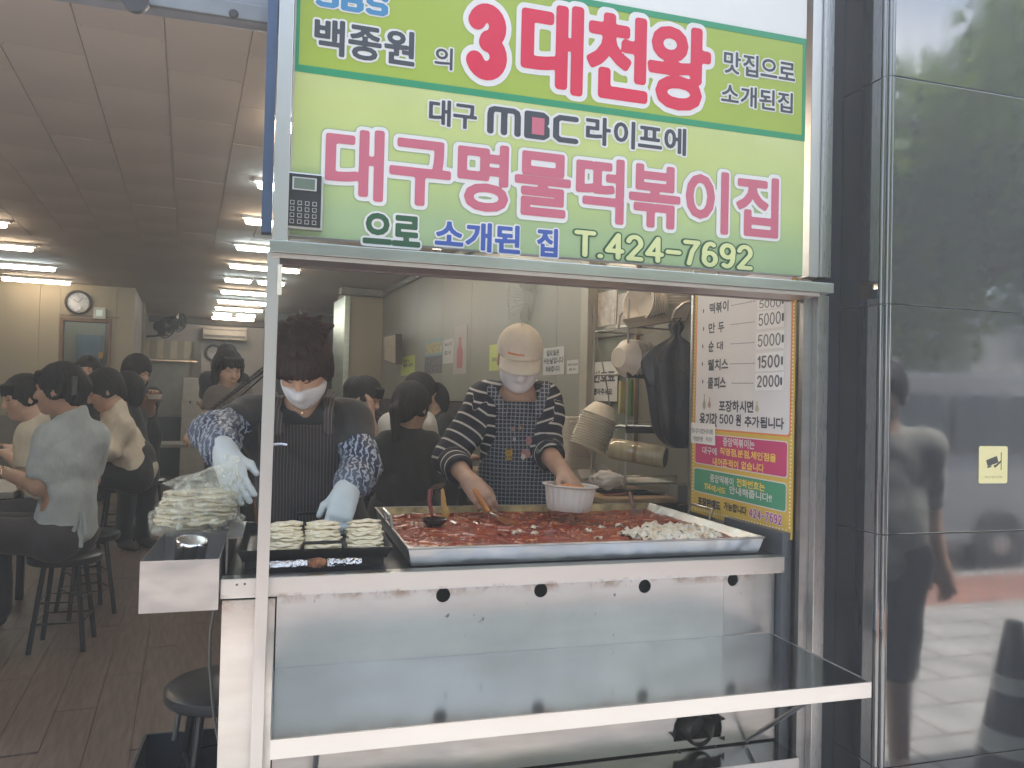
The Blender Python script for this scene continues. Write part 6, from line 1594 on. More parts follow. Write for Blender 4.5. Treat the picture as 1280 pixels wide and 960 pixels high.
# striped jersey: bands run round the sleeve and round the trunk
G=Field(); d=.013; torso(G,J1,d,waist=1.12)
arm(G,J1,'R',.017,0,1.45,fat=1.08); arm(G,J1,'L',.017,0,1.25,fat=1.08)
for q,t_ in (('R',1.45),('L',1.25)):
    E_,W_=J1['E'+q],J1['W'+q]; n=nv(np.array(W_)-np.array(E_)); e=np.array(E_)+(np.array(W_)-np.array(E_))*(t_-1); G.cone(e+n*.066,e+n*.12,.065,.065,.004,op='-')
up=nv(J1['N']-J1['H']); G.ell(J1['N']+J1['f']*.075+up*.004,(.078,.085,.082),None,.006,'-'); G.cut(np.array(J1['H'])-up*.02,-up,.01)
fold=lambda P_:.003*_hash3(P_,20,2.)+.006*(.2-np.abs(_hash3(P_,25,3.)))+.002*_hash3(P_,55,5.)
me=G.mesh(.0055,fold,'jersey'); V=coords_of(me); best=np.full(len(V),1e9); val=np.zeros(len(V))
for q in 'RL':
    S_,E_,W_=[np.array(J1[c+q],float) for c in 'SEW']; off=0
    for a,b,r in ((S_,E_,.060),(E_,W_,.05)):
        ab=b-a; l=np.linalg.norm(ab); t=np.clip((V-a)@ab/l**2,0.0,1); dd=np.linalg.norm(V-a-t[:,None]*ab,axis=1)-r
        m=(dd<best-.004)&((V-a)@ab/l**2>.05); best[m]=dd[m]; val[m]=(off+((V-a)@ab)/l)[m]+.02; off+=l
zc=(J1['N']-V)@up
ctr=(np.array(J1['SR'])+np.array(J1['SL']))/2
lat=np.abs((V-ctr)@J1['r'])
body_=(lat<.155)|(best>.03); val=np.where(body_&(best>.012),zc+.25*lat,val)
setattr_(me,'band',val)
m_str,t,b=nodes('striped_jersey'); a=t.nodes.new('ShaderNodeAttribute'); a.attribute_name='band'
w=math_(t,'FRACT',math_(t,'ADD',math_(t,'DIVIDE',a.outputs['Fac'],.040),10)); st=math_(t,'LESS_THAN',w,.20)
L(t,mixc(t,st,(.022,.024,.040),(.62,.60,.58)),b.inputs['Base Color']); b.inputs['Roughness'].default_value=.85; bump(t,b,noise(t,coords(t),14,4),.3,.02)
link('jersey',me,m_str,P1)
# checked apron: the front of the trunk, a little proud
G=Field(); torso(G,J1,.022,waist=1.14)
for q in ('HR','HL'): hq=np.array(J1[q],float); G.cone(hq+np.array((0,0,.02)),hq+np.array((0,0,-.40)),.125,.14,.05,flat=(J1['f'],.85))
fN=J1['f']; cc=np.array(J1['N']); 
G.cut(cc+fN*.012,-fN,.006)
topz=A_(655,495,2.9)[2]; G.cut((0,0,topz-.022),(0,0,1),.004)
for q in (-1,1):
    G.ell(cc+J1['r']*q*.222-np.array((0,0,.10)),(.135,.3,.20),np.stack([J1['r'],fN,(0,0,1)],1),.006,'-')
def check_mat(key,a_,b_,sc,w_=.16):
    m,t,b=nodes(key); MATS[key]=m; c=coords(t,rot=(0,0,0)); mp=t.nodes.new('ShaderNodeMapping'); sx=t.nodes.new('ShaderNodeSeparateXYZ'); L(t,c,sx.inputs[0])
    nz=noise(t,coords(t),9,3)
    u=math_(t,'FRACT',math_(t,'ADD',math_(t,'DIVIDE',math_(t,'ADD',sx.outputs[0],math_(t,'MULTIPLY',nz,.012)),sc),50)); v=math_(t,'FRACT',math_(t,'ADD',math_(t,'DIVIDE',math_(t,'ADD',sx.outputs[2],math_(t,'MULTIPLY',nz,.016)),sc),50))
    g=math_(t,'MAXIMUM',math_(t,'LESS_THAN',u,w_),math_(t,'LESS_THAN',v,w_)); L(t,mixc(t,g,a_,b_),b.inputs['Base Color']); b.inputs['Roughness'].default_value=.85; bump(t,b,noise(t,coords(t),13,4),.35,.02); return m
m_chk=check_mat('checked_apron',(.028,.036,.058),(.30,.32,.37),.0155,.22)
ap=link('apron',G.mesh(.0055,lambda P_:.004*_hash3(P_,17,3.),'apron'),m_chk,P1)
for q,S in ((-1,A_(617,484,2.93)),(1,A_(686,484,2.95))):
    G=Field(); a0=np.array(S); t0=cc+J1['r']*q*(-1)*0; 
    pts=[np.array(atd(611 if q<0 else 683,481,3.02)),np.array(atd(615 if q<0 else 681,489,2.955)),np.array(atd(624 if q<0 else 676,503,2.925)),np.array(atd(630 if q<0 else 673,517,2.92))]
    for a,b in zip(pts[:-1],pts[1:]): G.cone(a,b,.017,.017,.01,flat=(fN,.45))
    link('apron_strap',G.mesh(.005,None,'strap'),m_chk,P1)
# apron print: a small tag and plain little animal-free shapes
def patch(nm,px,py,w,hh,col,D=None,sides=4,par=P1,rot=0,D0=2.905):
    c=atd(px,py,D0); bm=bmesh.new(); pts=[]
    for k in range(sides):
        a=2*PI*k/sides+(PI/4 if sides==4 else 0); x=w*math.cos(a)*(1.41 if sides==4 else 1); z=hh*math.sin(a)*(1.41 if sides==4 else 1)
        x,z=x*math.cos(rot)-z*math.sin(rot),x*math.sin(rot)+z*math.cos(rot)
        pts.append(c+_r0*x+Vector((0,0,z)))
    return MB().slab(pts,(-_f.x,-_f.y,0),.0015).build(nm,plain('print_'+nm+str(int(px)),col,.8),par)
for (nm,px,py,w,hh,col,sd,D0) in (('pocket_tag',636,568,.013,.021,(.50,.33,.06),4,2.868),('brown_patch',641,536,.007,.009,(.35,.22,.18),8,2.875),('brown_patch',650,535,.007,.009,(.34,.23,.15),8,2.875),('pale_patch',643,549,.006,.008,(.5,.5,.5),8,2.872),('pink_patch',661,551,.012,.016,(.36,.17,.18),10,2.872),('pink_patch',657,567,.019,.017,(.40,.19,.20),10,2.868),('pale_patch',654,571,.009,.011,(.62,.55,.48),8,2.863),('green_patch',672,564,.007,.010,(.14,.19,.15),8,2.868)):
    patch(nm,px,py,w,hh,col,sides=sd,D0=D0)
for n_,w_ in enumerate(('HOW','TO','PLACE','CAKE')):
    c0=atd(636,561.5+n_*4.6,2.862); hw=.0032*len(w_)/1.3
    letter(P1,'tag_lettering',w_,c0-Vector((_f.x,_f.y,0))*.002,tuple(_r0),(0,0,1),(-_f.x,-_f.y,0),(-hw,hw,-.0052,.0022),[(.03,k_b,.0003)],res=1/24)
# cap
T1=lambda p:np.array(hd1)+X1@(np.array(p)*.98)
G=Field(); G.ell(T1((0,-.012,.036)),np.array((.090,.108,.098)),X1,.02); G.cut(T1((0,0,.022)),X1[:,2]*-1,.004)
m_cap=cloth_mat('cap_beige',(.64,.58,.48),.8,.15); mec=G.mesh(.005,None,'cap'); cp=link('cap',mec,m_cap,P1)
vs=[];fs=[];nn=15
for j in range(5):
    for i in range(nn):
        a=R(-68+136*i/(nn-1)); q=j/4; rx=.084*(1-q)+.090*q; ry=.088+.070*q
        vs.append(Vector(T1((rx*math.sin(a)*1.0,ry*math.cos(a)*1.0+ .004,.026-.034*q-.026*math.sin(a)**2*(.4+.6*q)+.006))))
for j in range(4):
    for i in range(nn-1): fs.append((j*nn+i,j*nn+i+1,(j+1)*nn+i+1,(j+1)*nn+i))
o=MB().add(vs,fs).build('brim',m_cap,cp,smooth=True); md=o.modifiers.new('t','SOLIDIFY'); md.thickness=.004; md.offset=0
blob('button',None,None,T1((0,-.012,.137)),(.007,.007,.004),m_cap,1,.05,2,par=cp,sub=2)
# small orange stitched word on the front panel (illegible in the picture)
for k in range(9):
    a=R(-2+4.6*k); r_=.1065
    for (dz,hz) in ((0,.0035),):
        p0=T1((.091*math.sin(a)*1.005,-.012+.1085*math.cos(a),.052)); MB(Matrix.Translation(Vector(p0))@Matrix(np.vstack([np.hstack([X1,np.zeros((3,1))]),[0,0,0,1]]).tolist())@Matrix.Rotation(-a,4,'Z')).box(-.0027,.0024,-.001,.0018,-.0035,.0035 if k%3 else .0025).build('stitched_letter',plain('stitch_orange',(.70,.16,.03),.6),cp)
# hair under the cap, mask
G=Field(); 
for q in (-1,1): G.cone(T1((q*.072,-.01,.02)),T1((q*.074,.0,-.03)),.014,.008,.01)
G.ell(T1((0,-.07,-.02)),(.06,.04,.05),X1,.02); me=G.mesh(.006,None,'hair'); setattr_(me,'strand',coords_of(me)[:,0]*200); link('hair',me,H_BLACK,P1)
def mask(par,c,Xh,s,top=-.012,bot=-.105,h=.005,fold=True,w=.066):
    T=lambda p:np.array(c)+Xh@(np.array(p)*s); G=Field()
    G.ell(T((0,.024,-.048)),np.array((w+.004,.080,.078))*s,Xh,.02); G.cone(T((0,.085,-.010)),T((0,.108,-.034)),.012*s,.018*s,.03); G.ell(T((0,.070,-.092)),np.array((.030,.028,.022))*s,Xh,.03)
    I=Field(); 
    G.cut(T((0,0,top)),Xh[:,2]+Xh[:,1]*-.25,.004); G.cut(T((0,0,bot)),-Xh[:,2],.004); G.cut(T((0,.018,0)),-Xh[:,1],.004)
    m=cloth_mat('mask_white',(.74,.74,.77),.8,.12); o=link('mask',G.mesh(h,(lambda P_:.0012*_hash3(P_,60,1.)) ,'mask'),m,par)
    for q in (-1,1):
        MB().tube([Vector(T((q*.066,.025,-.015))),Vector(T((q*.080,.005,.008))),Vector(T((q*.086,-.012,-.004))),Vector(T((q*.080,.0,-.035))),Vector(T((q*.062,.025,-.07)))],.0016,5).build('ear_loop',m,o,smooth=True)
    return o
mask(P1,hd1,X1,.98,top=-.002,bot=-.118,w=.071)
# the spatula in her right hand, a thing of its own
sp_=thing('wooden_spatula','spatula with an orange-brown handle in the capped cook\'s right hand, blade in the stew','spatula',tuple(A_(606,632,2.6)))
h0=atd(596,617,2.655);h1=atd(611,641,2.575); bl=atz(640,655,SZ+.006)
MB().tube([h0-(h1-h0)*.2,h0,h1],[.008,.010,.0085],10).build('handle',M('handle_orange',(.45,.17,.04),.4),sp_,smooth=True)
e=h1; k_=Vector(bl)-h1; sd=k_.cross(Vector((0,0,1))).normalized()*.028
MB().tube([h1,h1+k_*.45],.005,8).build('shank',m_st3,sp_,smooth=True)
MB().slab([h1+k_*.42-sd*.5,h1+k_*.42+sd*.5,bl+sd*1.1,bl-sd*1.1],(0,0,1),.002).build('blade',M('blade_orange',(.40,.14,.04),.3,metal=.4),sp_)
# bowl in her left hand
bw_=thing('ribbed_bowl','white ribbed plastic bowl of rice cakes in the capped cook\'s left hand','bowl',tuple(A_(713,636,2.7)))
bc=atd(713,607,2.62); Xb=Matrix.Translation(bc)@Matrix.Rotation(R(3),4,'Y')
m_bw,t,b=nodes('bowl_white'); b.inputs['Roughness'].default_value=.3; n=noise(t,coords(t),30,5,.6)
L(t,mixc(t,ramp(t,n,[(.70,0.0),(.76,.8)]),(.68,.65,.60),(.45,.14,.06)),b.inputs['Base Color'])
MB(Xb).lathe([(0,-.082),(.068,-.082),(.072,-.078),(.078,-.05),(.084,-.004),(.0935,.0),(.0945,.003),(.093,.005),(.0815,.001),(.074,-.05),(.066,-.074),(0,-.074)],seg=96,flute=.022,nf=24).build('bowl',m_bw,bw_,smooth=True)
mb=MB()
for k in range(9):
    a=k*2.1; capsule(mb,Vector(bc)+Vector((-.005+.028*math.cos(a),.022*math.sin(a),-.012+.006*math.sin(k*3))),(math.cos(k),math.sin(k)*.6,.1),.055,.010,.004,8)
tag(mb.build('rice_cake',M('rice_orange',(.72,.28,.07),.25,var=.2,vscale=40),bw_,smooth=True),kind='stuff')
# ---------------------------------------------------------------- cook in grey at the griddle
C2=dict(N=A_(378,512,2.55),H=A_(392,672,2.66),SR=A_(317,522,2.60),SL=A_(437,528,2.58),ER=A_(264,540,2.42),WR=A_(284,573,2.24),EL=A_(452,583,2.46),WL=A_(432,618,2.30))
f2=(-math.sin(YAW)*.6,-math.cos(YAW))
hd2=A_(379,455,2.45); hf2=nv((-.20,-.80,-.86))
handC2={'R':'none','L':'none'}
P2,J2,X2=person('cook with short red-brown hair, white mask and patterned sleeve covers at the griddle',C2,f2,hd2,hf2,s=1.0,h=.0055,skin=skin_mat('skin_peach',(.58,.36,.25)),hairstyle='pixie',hmat=H_BROWN,tmat=cloth_mat('tee_charcoal',(.055,.053,.055),.9,.3),bmat=cloth_mat('trousers_black',(.03,.03,.033)),seated=False,sleeve=.42,handspec=handC2,sw=.32,neckcut=.066,hgrow=.93,mask=True,vneck=(A_(379,505,2.44),A_(380,540,2.44),.050,.003))
mask(P2,hd2,X2,1.0,top=-.044,bot=-.124,w=.068)
G=Field()
V_=np.array(J2['N']); upv=nv(J2['N']-J2['H']); torso(G,J2,.036,waist=1.1); 
for q in ('HR','HL'): hq=np.array(J2[q],float); G.cone(hq+np.array((0,0,.02)),hq+np.array((0,0,-.42)),.125,.14,.05,flat=(J2['f'],.85))
G.cut(V_+J2['f']*.005,-J2['f'],.006); tz=A_(377,531,2.45)[2]; G.cut((0,0,tz),(0,0,1),.004)
for q in (-1,1): G.ell(V_+J2['r']*q*.265-np.array((0,0,.12)),(.13,.3,.20),np.stack([J2['r'],J2['f'],(0,0,1)],1),.006,'-')
def pin_mat():
    m,t,b=nodes('pinstripe_apron'); sx=t.nodes.new('ShaderNodeSeparateXYZ'); L(t,coords(t),sx.inputs[0])
    u=math_(t,'FRACT',math_(t,'ADD',math_(t,'DIVIDE',math_(t,'ADD',sx.outputs[0],math_(t,'MULTIPLY',noise(t,coords(t),6,3),.012)),.0105),50)); g=math_(t,'LESS_THAN',u,.22)
    L(t,mixc(t,g,(.050,.042,.042),(.17,.13,.125)),b.inputs['Base Color']); b.inputs['Roughness'].default_value=.85; bump(t,b,noise(t,coords(t),10,4),.4,.02); return m
m_pin=pin_mat(); link('apron',G.mesh(.0055,lambda P_:.004*_hash3(P_,15,3.),'apron'),m_pin,P2)
for pts in ([(341,492,2.60),(345,503,2.48),(345,518,2.44),(350,540,2.43)],[(413,492,2.60),(412,503,2.49),(411,518,2.44),(410,540,2.43)]):
    G=Field(); pts=[A_(*p) for p in pts]
    for a,b in zip(pts[:-1],pts[1:]): G.cone(a,b,.016,.016,.01,flat=(J2['f'],.5))
    link('apron_strap',G.mesh(.005,None,'strap'),m_pin,P2)
# V neck of skin below the chin and a fine necklace
m_gold=steel('gold',(.75,.60,.35),.25,.02); MB().tube([atd(366,506,2.41),atd(372,511,2.40),atd(378,513,2.397),atd(384,511,2.40),atd(390,506,2.41)],.0011,5).build('necklace',m_gold,P2,smooth=True)
blob('pendant',None,None,atd(378,516,2.393),(.004,.002,.005),m_gold,2,.05,2,par=P2,sub=2)
# sleeve covers with a scribbled blue pattern
m_slv,t,b=nodes('sleeve_cover'); c=coords(t)
vv=t.nodes.new('ShaderNodeTexWave'); vv.inputs['Scale'].default_value=17; vv.inputs['Distortion'].default_value=7; vv.inputs['Detail'].default_value=2; vv.inputs['Detail Scale'].default_value=3.0; L(t,c,vv.inputs[0])
base=ramp(t,vv.outputs[0],[(.62,(.022,.038,.09)),(.80,(.42,.47,.55))]); L(t,mixc(t,ramp(t,noise(t,c,8,2),[(.45,0.0),(.6,.35)]),base,(.25,.28,.33)),b.inputs['Base Color']); b.inputs['Roughness'].default_value=.55; bump(t,b,noise(t,c,24,4),.6,.02)
for q,a_,b_ in (('R',.40,1.92),('L',.47,1.88)):
    G=Field(); S_,E_,W_=[np.array(J2[c+q],float) for c in 'SEW']; 
    P=lambda t_:S_+(E_-S_)*t_ if t_<=1 else E_+(W_-E_)*(t_-1)
    G.cone(P(a_),P(1),.060,.060,.03); G.cone(P(1),P(1.6),.060,.052,.03); G.cone(P(1.6),P(b_),.052,.035,.03)
    n0=nv(E_-S_); G.cone(P(a_)-n0*.052,P(a_)-n0*.12,.063,.07,.004,op='-'); n1=nv(W_-E_); G.cone(P(b_)+n1*.052,P(b_)+n1*.12,.05,.05,.004,op='-')
    link('sleeve_cover',G.mesh(.0055,lambda P_:.0055*_hash3(P_,34,1.)+.003*_hash3(P_,80,4.),'sleeve_cover'),m_slv,P2)
m_glv=cloth_mat('glove_white',(.62,.66,.66),.75,.12)
G=Field(); w=np.array(J2['WR']); dR=nv(A_(298,618,2.16)-w); G.cone(w-dR*.05,w,.031,.033,.02); hand(G,w-dR*.005,dR,back=(-.35,-.80,.35),thumb=(.9,-.1,.2),curl=(.30,.28,.2),spread=.06,s=1.0,rt=1.16,k=.01)
link('glove',G.mesh(.004,lambda P_:.0012*_hash3(P_,50,1.),'glove'),m_glv,P2)
G=Field(); w=np.array(J2['WL']); dL=nv(A_(424,646,2.24)-w); G.cone(w-dL*.05,w,.031,.033,.02); hand(G,w-dL*.005,dL,back=(.1,-.75,.6),thumb=(-.95,-.1,0),curl=(.5,.6,.4),spread=.05,s=.98,rt=1.16)
link('glove',G.mesh(.004,lambda P_:.0012*_hash3(P_,50,1.),'glove'),m_glv,P2)
# the knife-like scraper under the gloved hand
kk=tag(MB().tube([atd(314,605,2.2),atd(319,640,2.22),atd(322,655,2.22)],[.006,.005,.003],8).build('scraper',M('scraper_brown',(.18,.09,.05),.4),None,True),'thin brown handled scraper held below the gloved hand at the post','scraper')
# ================================================================ THE DINERS
m_blue=cloth_mat('blouse_blue',(.44,.50,.54),.9,.6); m_cream=cloth_mat('shirt_cream',(.64,.57,.47),.9,.6); m_blk=cloth_mat('cloth_black',(.018,.018,.020),.9,.3); m_dk=cloth_mat('trousers_charcoal',(.045,.040,.045),.9,.3)
m_wht=cloth_mat('cloth_white_shirt',(.55,.54,.52),.9,.4); m_crt=cloth_mat('tee_cream',(.62,.57,.47),.9,.4); m_brn=cloth_mat('top_taupe',(.12,.10,.09),.9,.4)
def pony(F,T):
    F.cone(T((0,-.10,.02)),T((0,-.13,-.03)),.030,.034,.02); F.cone(T((0,-.13,-.03)),T((0,-.12,-.17)),.034,.022,.02)
# woman in the pale blue blouse, from behind
D=3.85
PB,JB,XB=person('woman in a pale blue blouse tied at the back, seated with a dark hair clip',dict(N=A_(92,519,D),H=A_(82,668,D+.02),SL=A_(62,548,D-.06),SR=A_(118,545,D+.08),EL=A_(48,607,D-.12),WL=A_(4,590,D-.02),ER=A_(112,600,D+.18),WR=A_(70,590,D+.3)),rd(-.93,.36),A_(74,487,D-.02),rd(-.97,.22)+(-.06,),s=1.06,h=.008,hairstyle='short',tmat=m_blue,bmat=m_dk,sleeve=.75,neckcut=.078,hem=-.03,tdisp=.007,hgrow=1.0,hextra=lambda F,T:F.ell(T((0,-.09,.01)),(.055,.05,.06),None,.02),fat=1.08)
MB(Matrix.Translation(atd(93,482,D-.13))@Matrix.Rotation(IA,4,'Z')).box(-.012,.012,-.01,.02,-.045,.045).build('hair_clip',M('clip_dark',(.05,.05,.055),.3),PB,bev=.006)
for pts in ([(100,640),(96,655),(92,664)],[(101,640),(102,660),(101,684)],[(103,640),(106,655),(107,668)]):
    MB().tube([atd(x,y,D-.17) for x,y in pts],[.006,.009,.010],6).build('tie_string',m_blue,PB,smooth=True)
MB().tube([atd(5+3*math.cos(a),590+7*math.sin(a),D-.06) for a in [k*PI/6 for k in range(12)]],.004,6,close=True).build('bracelet',m_gold,PB,smooth=True)
D=4.35
person('girl in a cream tee at the left edge, looking down in profile',dict(N=A_(46,527,D),H=A_(62,640,D+.05),SR=A_(60,552,D+.1),SL=A_(36,545,D-.05),EL=A_(32,590,D-.1),WL=A_(14,572,D),WR=A_(20,575,D+.1)),rd(-.9,-.3),A_(29,497,D),rd(-.90,-.42)+(-.22,),s=1.02,h=.008,skin=SK2,hairstyle='short',tmat=m_crt,bmat=m_dk,sleeve=.8)
D=4.85
person('man in a loose cream shirt hunched over his table, seen from his left side',dict(N=A_(146,513,D),H=A_(172,592,D+.05),SR=A_(140,533,D+.16),SL=A_(152,533,D-.12),EL=A_(135,562,D-.2),WL=A_(112,540,D-.05),ER=A_(122,560,D+.2),WR=A_(108,540,D+.1)),rd(-.95,.15),A_(131,488,D),rd(-.90,-.12)+(-.42,),s=1.05,h=.009,hairstyle='short',tmat=m_cream,bmat=m_blk,sleeve=1.3,tdisp=.008,hem=-.15,fat=1.1)
D=5.5
person('dark-haired diner in black mostly hidden behind the man in the cream shirt',dict(N=A_(160,512,D),H=A_(168,590,D)),rd(-.9,.3),A_(157,487,D),rd(-.8,.5)+(-.1,),s=1.02,h=.012,hairstyle='bob',tmat=m_blk,bmat=m_blk)
D=7.0
person('long-haired woman in black facing the street, seated beneath the wall clock',dict(N=A_(112,481,D),H=A_(113,550,D)),rd(.1,-1),A_(109,463,D),rd(-.05,-1)+(-.1,),s=1.05,h=.011,skin=SK2,hairstyle='long',tmat=m_blk,bmat=m_blk)
D=6.4
person('standing woman with long wavy black hair carrying a bowl near the kitchen hatch',dict(N=A_(170,486,D),H=A_(172,545,D),WL=A_(190,497,D-.25),WR=A_(184,500,D-.2),EL=A_(186,515,D-.1),ER=A_(160,515,D-.05)),rd(.6,-.8),A_(172,465,D),rd(.70,-.7)+(-.3,),s=1.08,h=.011,hairstyle='long',tmat=m_blk,bmat=m_blk,seated=False,sleeve=.6,hgrow=1.08)
o=thing('food_bowl','small pale bowl carried by the standing long-haired woman','bowl',tuple(A_(193,496,D-.3))); MB(Matrix.Translation(A_(193,496,D-.3))).lathe([(0,-.02),(.04,-.018),(.06,.02),(.057,.02),(.037,-.01),(0,-.012)],seg=20).build('bowl',m_foam,o,smooth=True)
D=5.4
person('server with dark bobbed hair and bare arm leaning in behind the grey-clad cook',dict(N=A_(284,484,D),H=A_(300,560,D),SR=A_(270,496,D-.1),SL=A_(302,492,D+.05),ER=A_(258,525,D-.15),WR=A_(245,538,D-.3)),rd(-.5,-.85),A_(285,461,D-.05),rd(.35,-.9)+(-.25,),s=1.08,h=.010,hairstyle='bob',tmat=m_brn,bmat=m_blk,seated=False,sleeve=.5)
D=7.4
person('second dark-haired server standing behind the leaning one, only head showing',dict(N=A_(281,468,D),H=A_(281,540,D)),rd(-.1,1),A_(283,447,D),rd(-.2,1)+(0,),s=1.05,h=.012,hairstyle='short',tmat=m_blk,bmat=m_blk,seated=False)
# black mesh basket behind the grey-clad cook's shoulder
ms=thing('mesh_basket','black curved wire mesh basket behind the shoulder of the grey-clad cook','basket',tuple(A_(300,490,3.1)))
mb=MB(); P_=[[atd(266+70*u-6*math.sin(v*3),(520-62*u)-10*v*(1-u)+(18*v*v-22*v)*1.0+6,3.1+.25*math.sin(PI*v)+.1*u) for u in [i/14 for i in range(15)]] for v in [j/9 for j in range(10)]]
for r in P_: mb.tube(r,.0011,4)
for i in range(15): mb.tube([P_[j][i] for j in range(10)],.0010,4)
mb.tube(P_[0],.004,6).tube(P_[-1],.004,6); mb.build('mesh',m_bf,ms,smooth=True)
# the seated ones to the right of the cooks
D=4.35
person('ponytailed woman in black seated with her back to the street between the cooks',dict(N=A_(510,537,D),H=A_(505,640,D),SL=A_(484,556,D-.05),SR=A_(538,556,D+.05),ER=A_(548,600,D),WR=A_(552,565,D+.28),EL=A_(476,600,D),WL=A_(510,590,D+.3)),rd(.45,.85),A_(515,509,D),rd(.75,.6)+(-.12,),s=1.08,h=.008,hairstyle='short',tmat=m_blk,bmat=m_blk,sleeve=1.0,hextra=pony,hgrow=1.05)
D=5.0
person('person in a white shirt sitting behind the woman in black with the ponytail',dict(N=A_(514,517,D),H=A_(490,600,D),SL=A_(487,532,D)),rd(.9,.3),A_(526,492,D),rd(.9,.2)+(-.2,),s=1.05,h=.010,hairstyle='short',tmat=m_wht,bmat=m_blk,sleeve=.9)
D=5.3
person('dark-haired man resting his face on his hand beside the side wall',dict(N=A_(453,520,D),H=A_(448,600,D),SR=A_(438,534,D),SL=A_(468,534,D+.05),EL=A_(470,552,D-.05),WL=A_(463,522,D-.12)),rd(.5,-.6),A_(457,496,D),rd(.7,-.5)+(-.35,),s=1.08,h=.009,hairstyle='short',tmat=m_blk,bmat=m_blk,sleeve=.5,handspec={'L':dict(d=(0,0,1),back=(.6,-.4,0),thumb=(-.5,-.6,0),curl=(.2,.3,.2))})
D=5.5
person('dark-haired diner at the left of the man resting his face on his hand',dict(N=A_(444,516,D),H=A_(440,600,D)),rd(.6,.7),A_(446,493,D),rd(.6,.8)+(0,),s=1.0,h=.012,hairstyle='short',tmat=m_blk,bmat=m_blk)
D=5.9
person('diner in dark clothes across the table from the ponytailed woman',dict(N=A_(545,520,D),H=A_(552,590,D)),rd(-.8,-.3),A_(543,500,D),rd(-.8,-.5)+(-.4,),s=1.0,h=.012,hairstyle='bob',tmat=m_blk,bmat=m_blk)
# ================================================================ THE STREET BEHIND THE CAMERA (seen mirrored in the granite and the steel)
ph=np.array((2.36,.86,.68)); pf_=(-.35,.94)
person('pedestrian in a grey tee and dark shorts standing on the pavement, mirrored in the granite',dict(N=np.array((2.36,.86,1.20)),H=ph,ER=(2.62,.84,.88),WR=(2.66,.88,.64),EL=(2.10,.80,.88),WL=(2.08,.86,.64),AR=(2.47,.86,-.12),AL=(2.25,.86,-.12),KR=(2.46,.86,.25),KL=(2.26,.86,.25)),pf_,(2.35,.87,1.36),(-.8,.6,-.25),s=1.05,h=.010,hairstyle='short',tmat=cloth_mat('tee_grey',(.30,.30,.28),.9,.3),bmat=cloth_mat('shorts_dark',(.035,.04,.055)),seated=False,sleeve=.8,legcut=1.05,loc=(2.36,.86,-.2),shoes=True,sw=.36,fat=1.1,hem=-.1)
cn=thing('traffic_cone','black traffic cone with pale reflective bands beside the granite wall','traffic cone',(2.70,1.18,-.2))
X=TR(2.70,1.18,-.2); m_cn=M('cone_black',(.03,.04,.06),.4); m_rf=M('reflective_band',(.62,.62,.55),.4)
MB(X).box(-.19,.19,-.19,.19,0,.03).build('base',m_cn,cn,bev=.01)
def fr_(z): return .15-(.15-.03)*(z-.03)/.67
for z0,z1,m,nm in ((.03,.22,m_cn,'body'),(.2205,.30,m_rf,'band'),(.3005,.44,m_cn,'body'),(.4405,.50,m_rf,'band'),(.5005,.70,m_cn,'body')):
    MB(X).lathe([(0,z0),(fr_(z0)+(.002 if m is m_rf else 0),z0),(fr_(z1)+(.002 if m is m_rf else 0),z1),(0,z1)],seg=32).build(nm,m,cn,smooth=True)
# van at the kerb
vn=thing('parked_van','dark grey van parked along the kerb across the pavement from the granite wall','van',(5.2,-3.3,-.33))
VX=TR(5.2,-3.3,-.33); prof=[(-2.45,.35),(-2.5,.75),(-2.42,1.02),(-1.75,1.18),(-1.15,1.85),(-.8,1.98),(2.1,2.0),(2.35,1.9),(2.45,1.2),(2.47,.5),(2.4,.32)]
m_van=M('van_paint',(.22,.23,.25),.25,var=.03,spec=.7,Coat_Weight=.8); m_vg=M('van_glass',(.015,.018,.02),.05,spec=.8)
n=len(prof); vs=[(x,-.85,z) for x,z in prof]+[(x,.85,z) for x,z in prof]
vs=[(x,y*(1 if z<1.15 else .88),z) for x,y,z in vs]
MB(VX).add(vs,[tuple(range(n)),tuple(range(2*n-1,n-1,-1))]+[(i,(i+1)%n,(i+1)%n+n,i+n) for i in range(n)]).build('body',m_van,vn,bev=.05)
for (a,b) in ((-1.0,-.15),(-.05,.95),(1.05,2.15)):
    for s in (-1,1):
        x0=a-(0.0 if a>-.9 else .0)
        MB(VX).add([(a-.22 if a<-.9 else a,s*.852*.985,1.22),(b,s*.852*.985,1.22),(b,s*.762,1.78),(a+.12 if a<-.9 else a,s*.762,1.78)],[(0,1,2,3)]).build('window',m_vg,vn)
for x in (-1.55,1.55):
    for s in (-1,1):
        w=MB(VX@TR(x,s*.78,.33)@Matrix.Rotation(PI/2,4,'X')).lathe([(.2,-.1),(.32,-.1),(.33,-.08),(.33,.08),(.32,.1),(.2,.1)],seg=28).build('wheel',M('tyre',(.02,.02,.02),.8),vn,smooth=True)
        MB(VX@TR(x,s*.80,.33)@Matrix.Rotation(PI/2,4,'X')).lathe([(0,-.09),(.06,-.085),(.19,-.07),(.2,.07),(0,.06)],seg=20).build('rim',steel('rim_alu',(.5,.5,.5),.3,.05),w,smooth=True)
MB(VX).box(-2.50,-2.44,-.75,-.45,.72,.9).build('headlight',M('lamp_clear',(.6,.6,.6),.1),vn,bev=.01); MB(VX).box(-2.50,-2.44,.45,.75,.72,.9).build('headlight',M('lamp_clear'),vn,bev=.01)
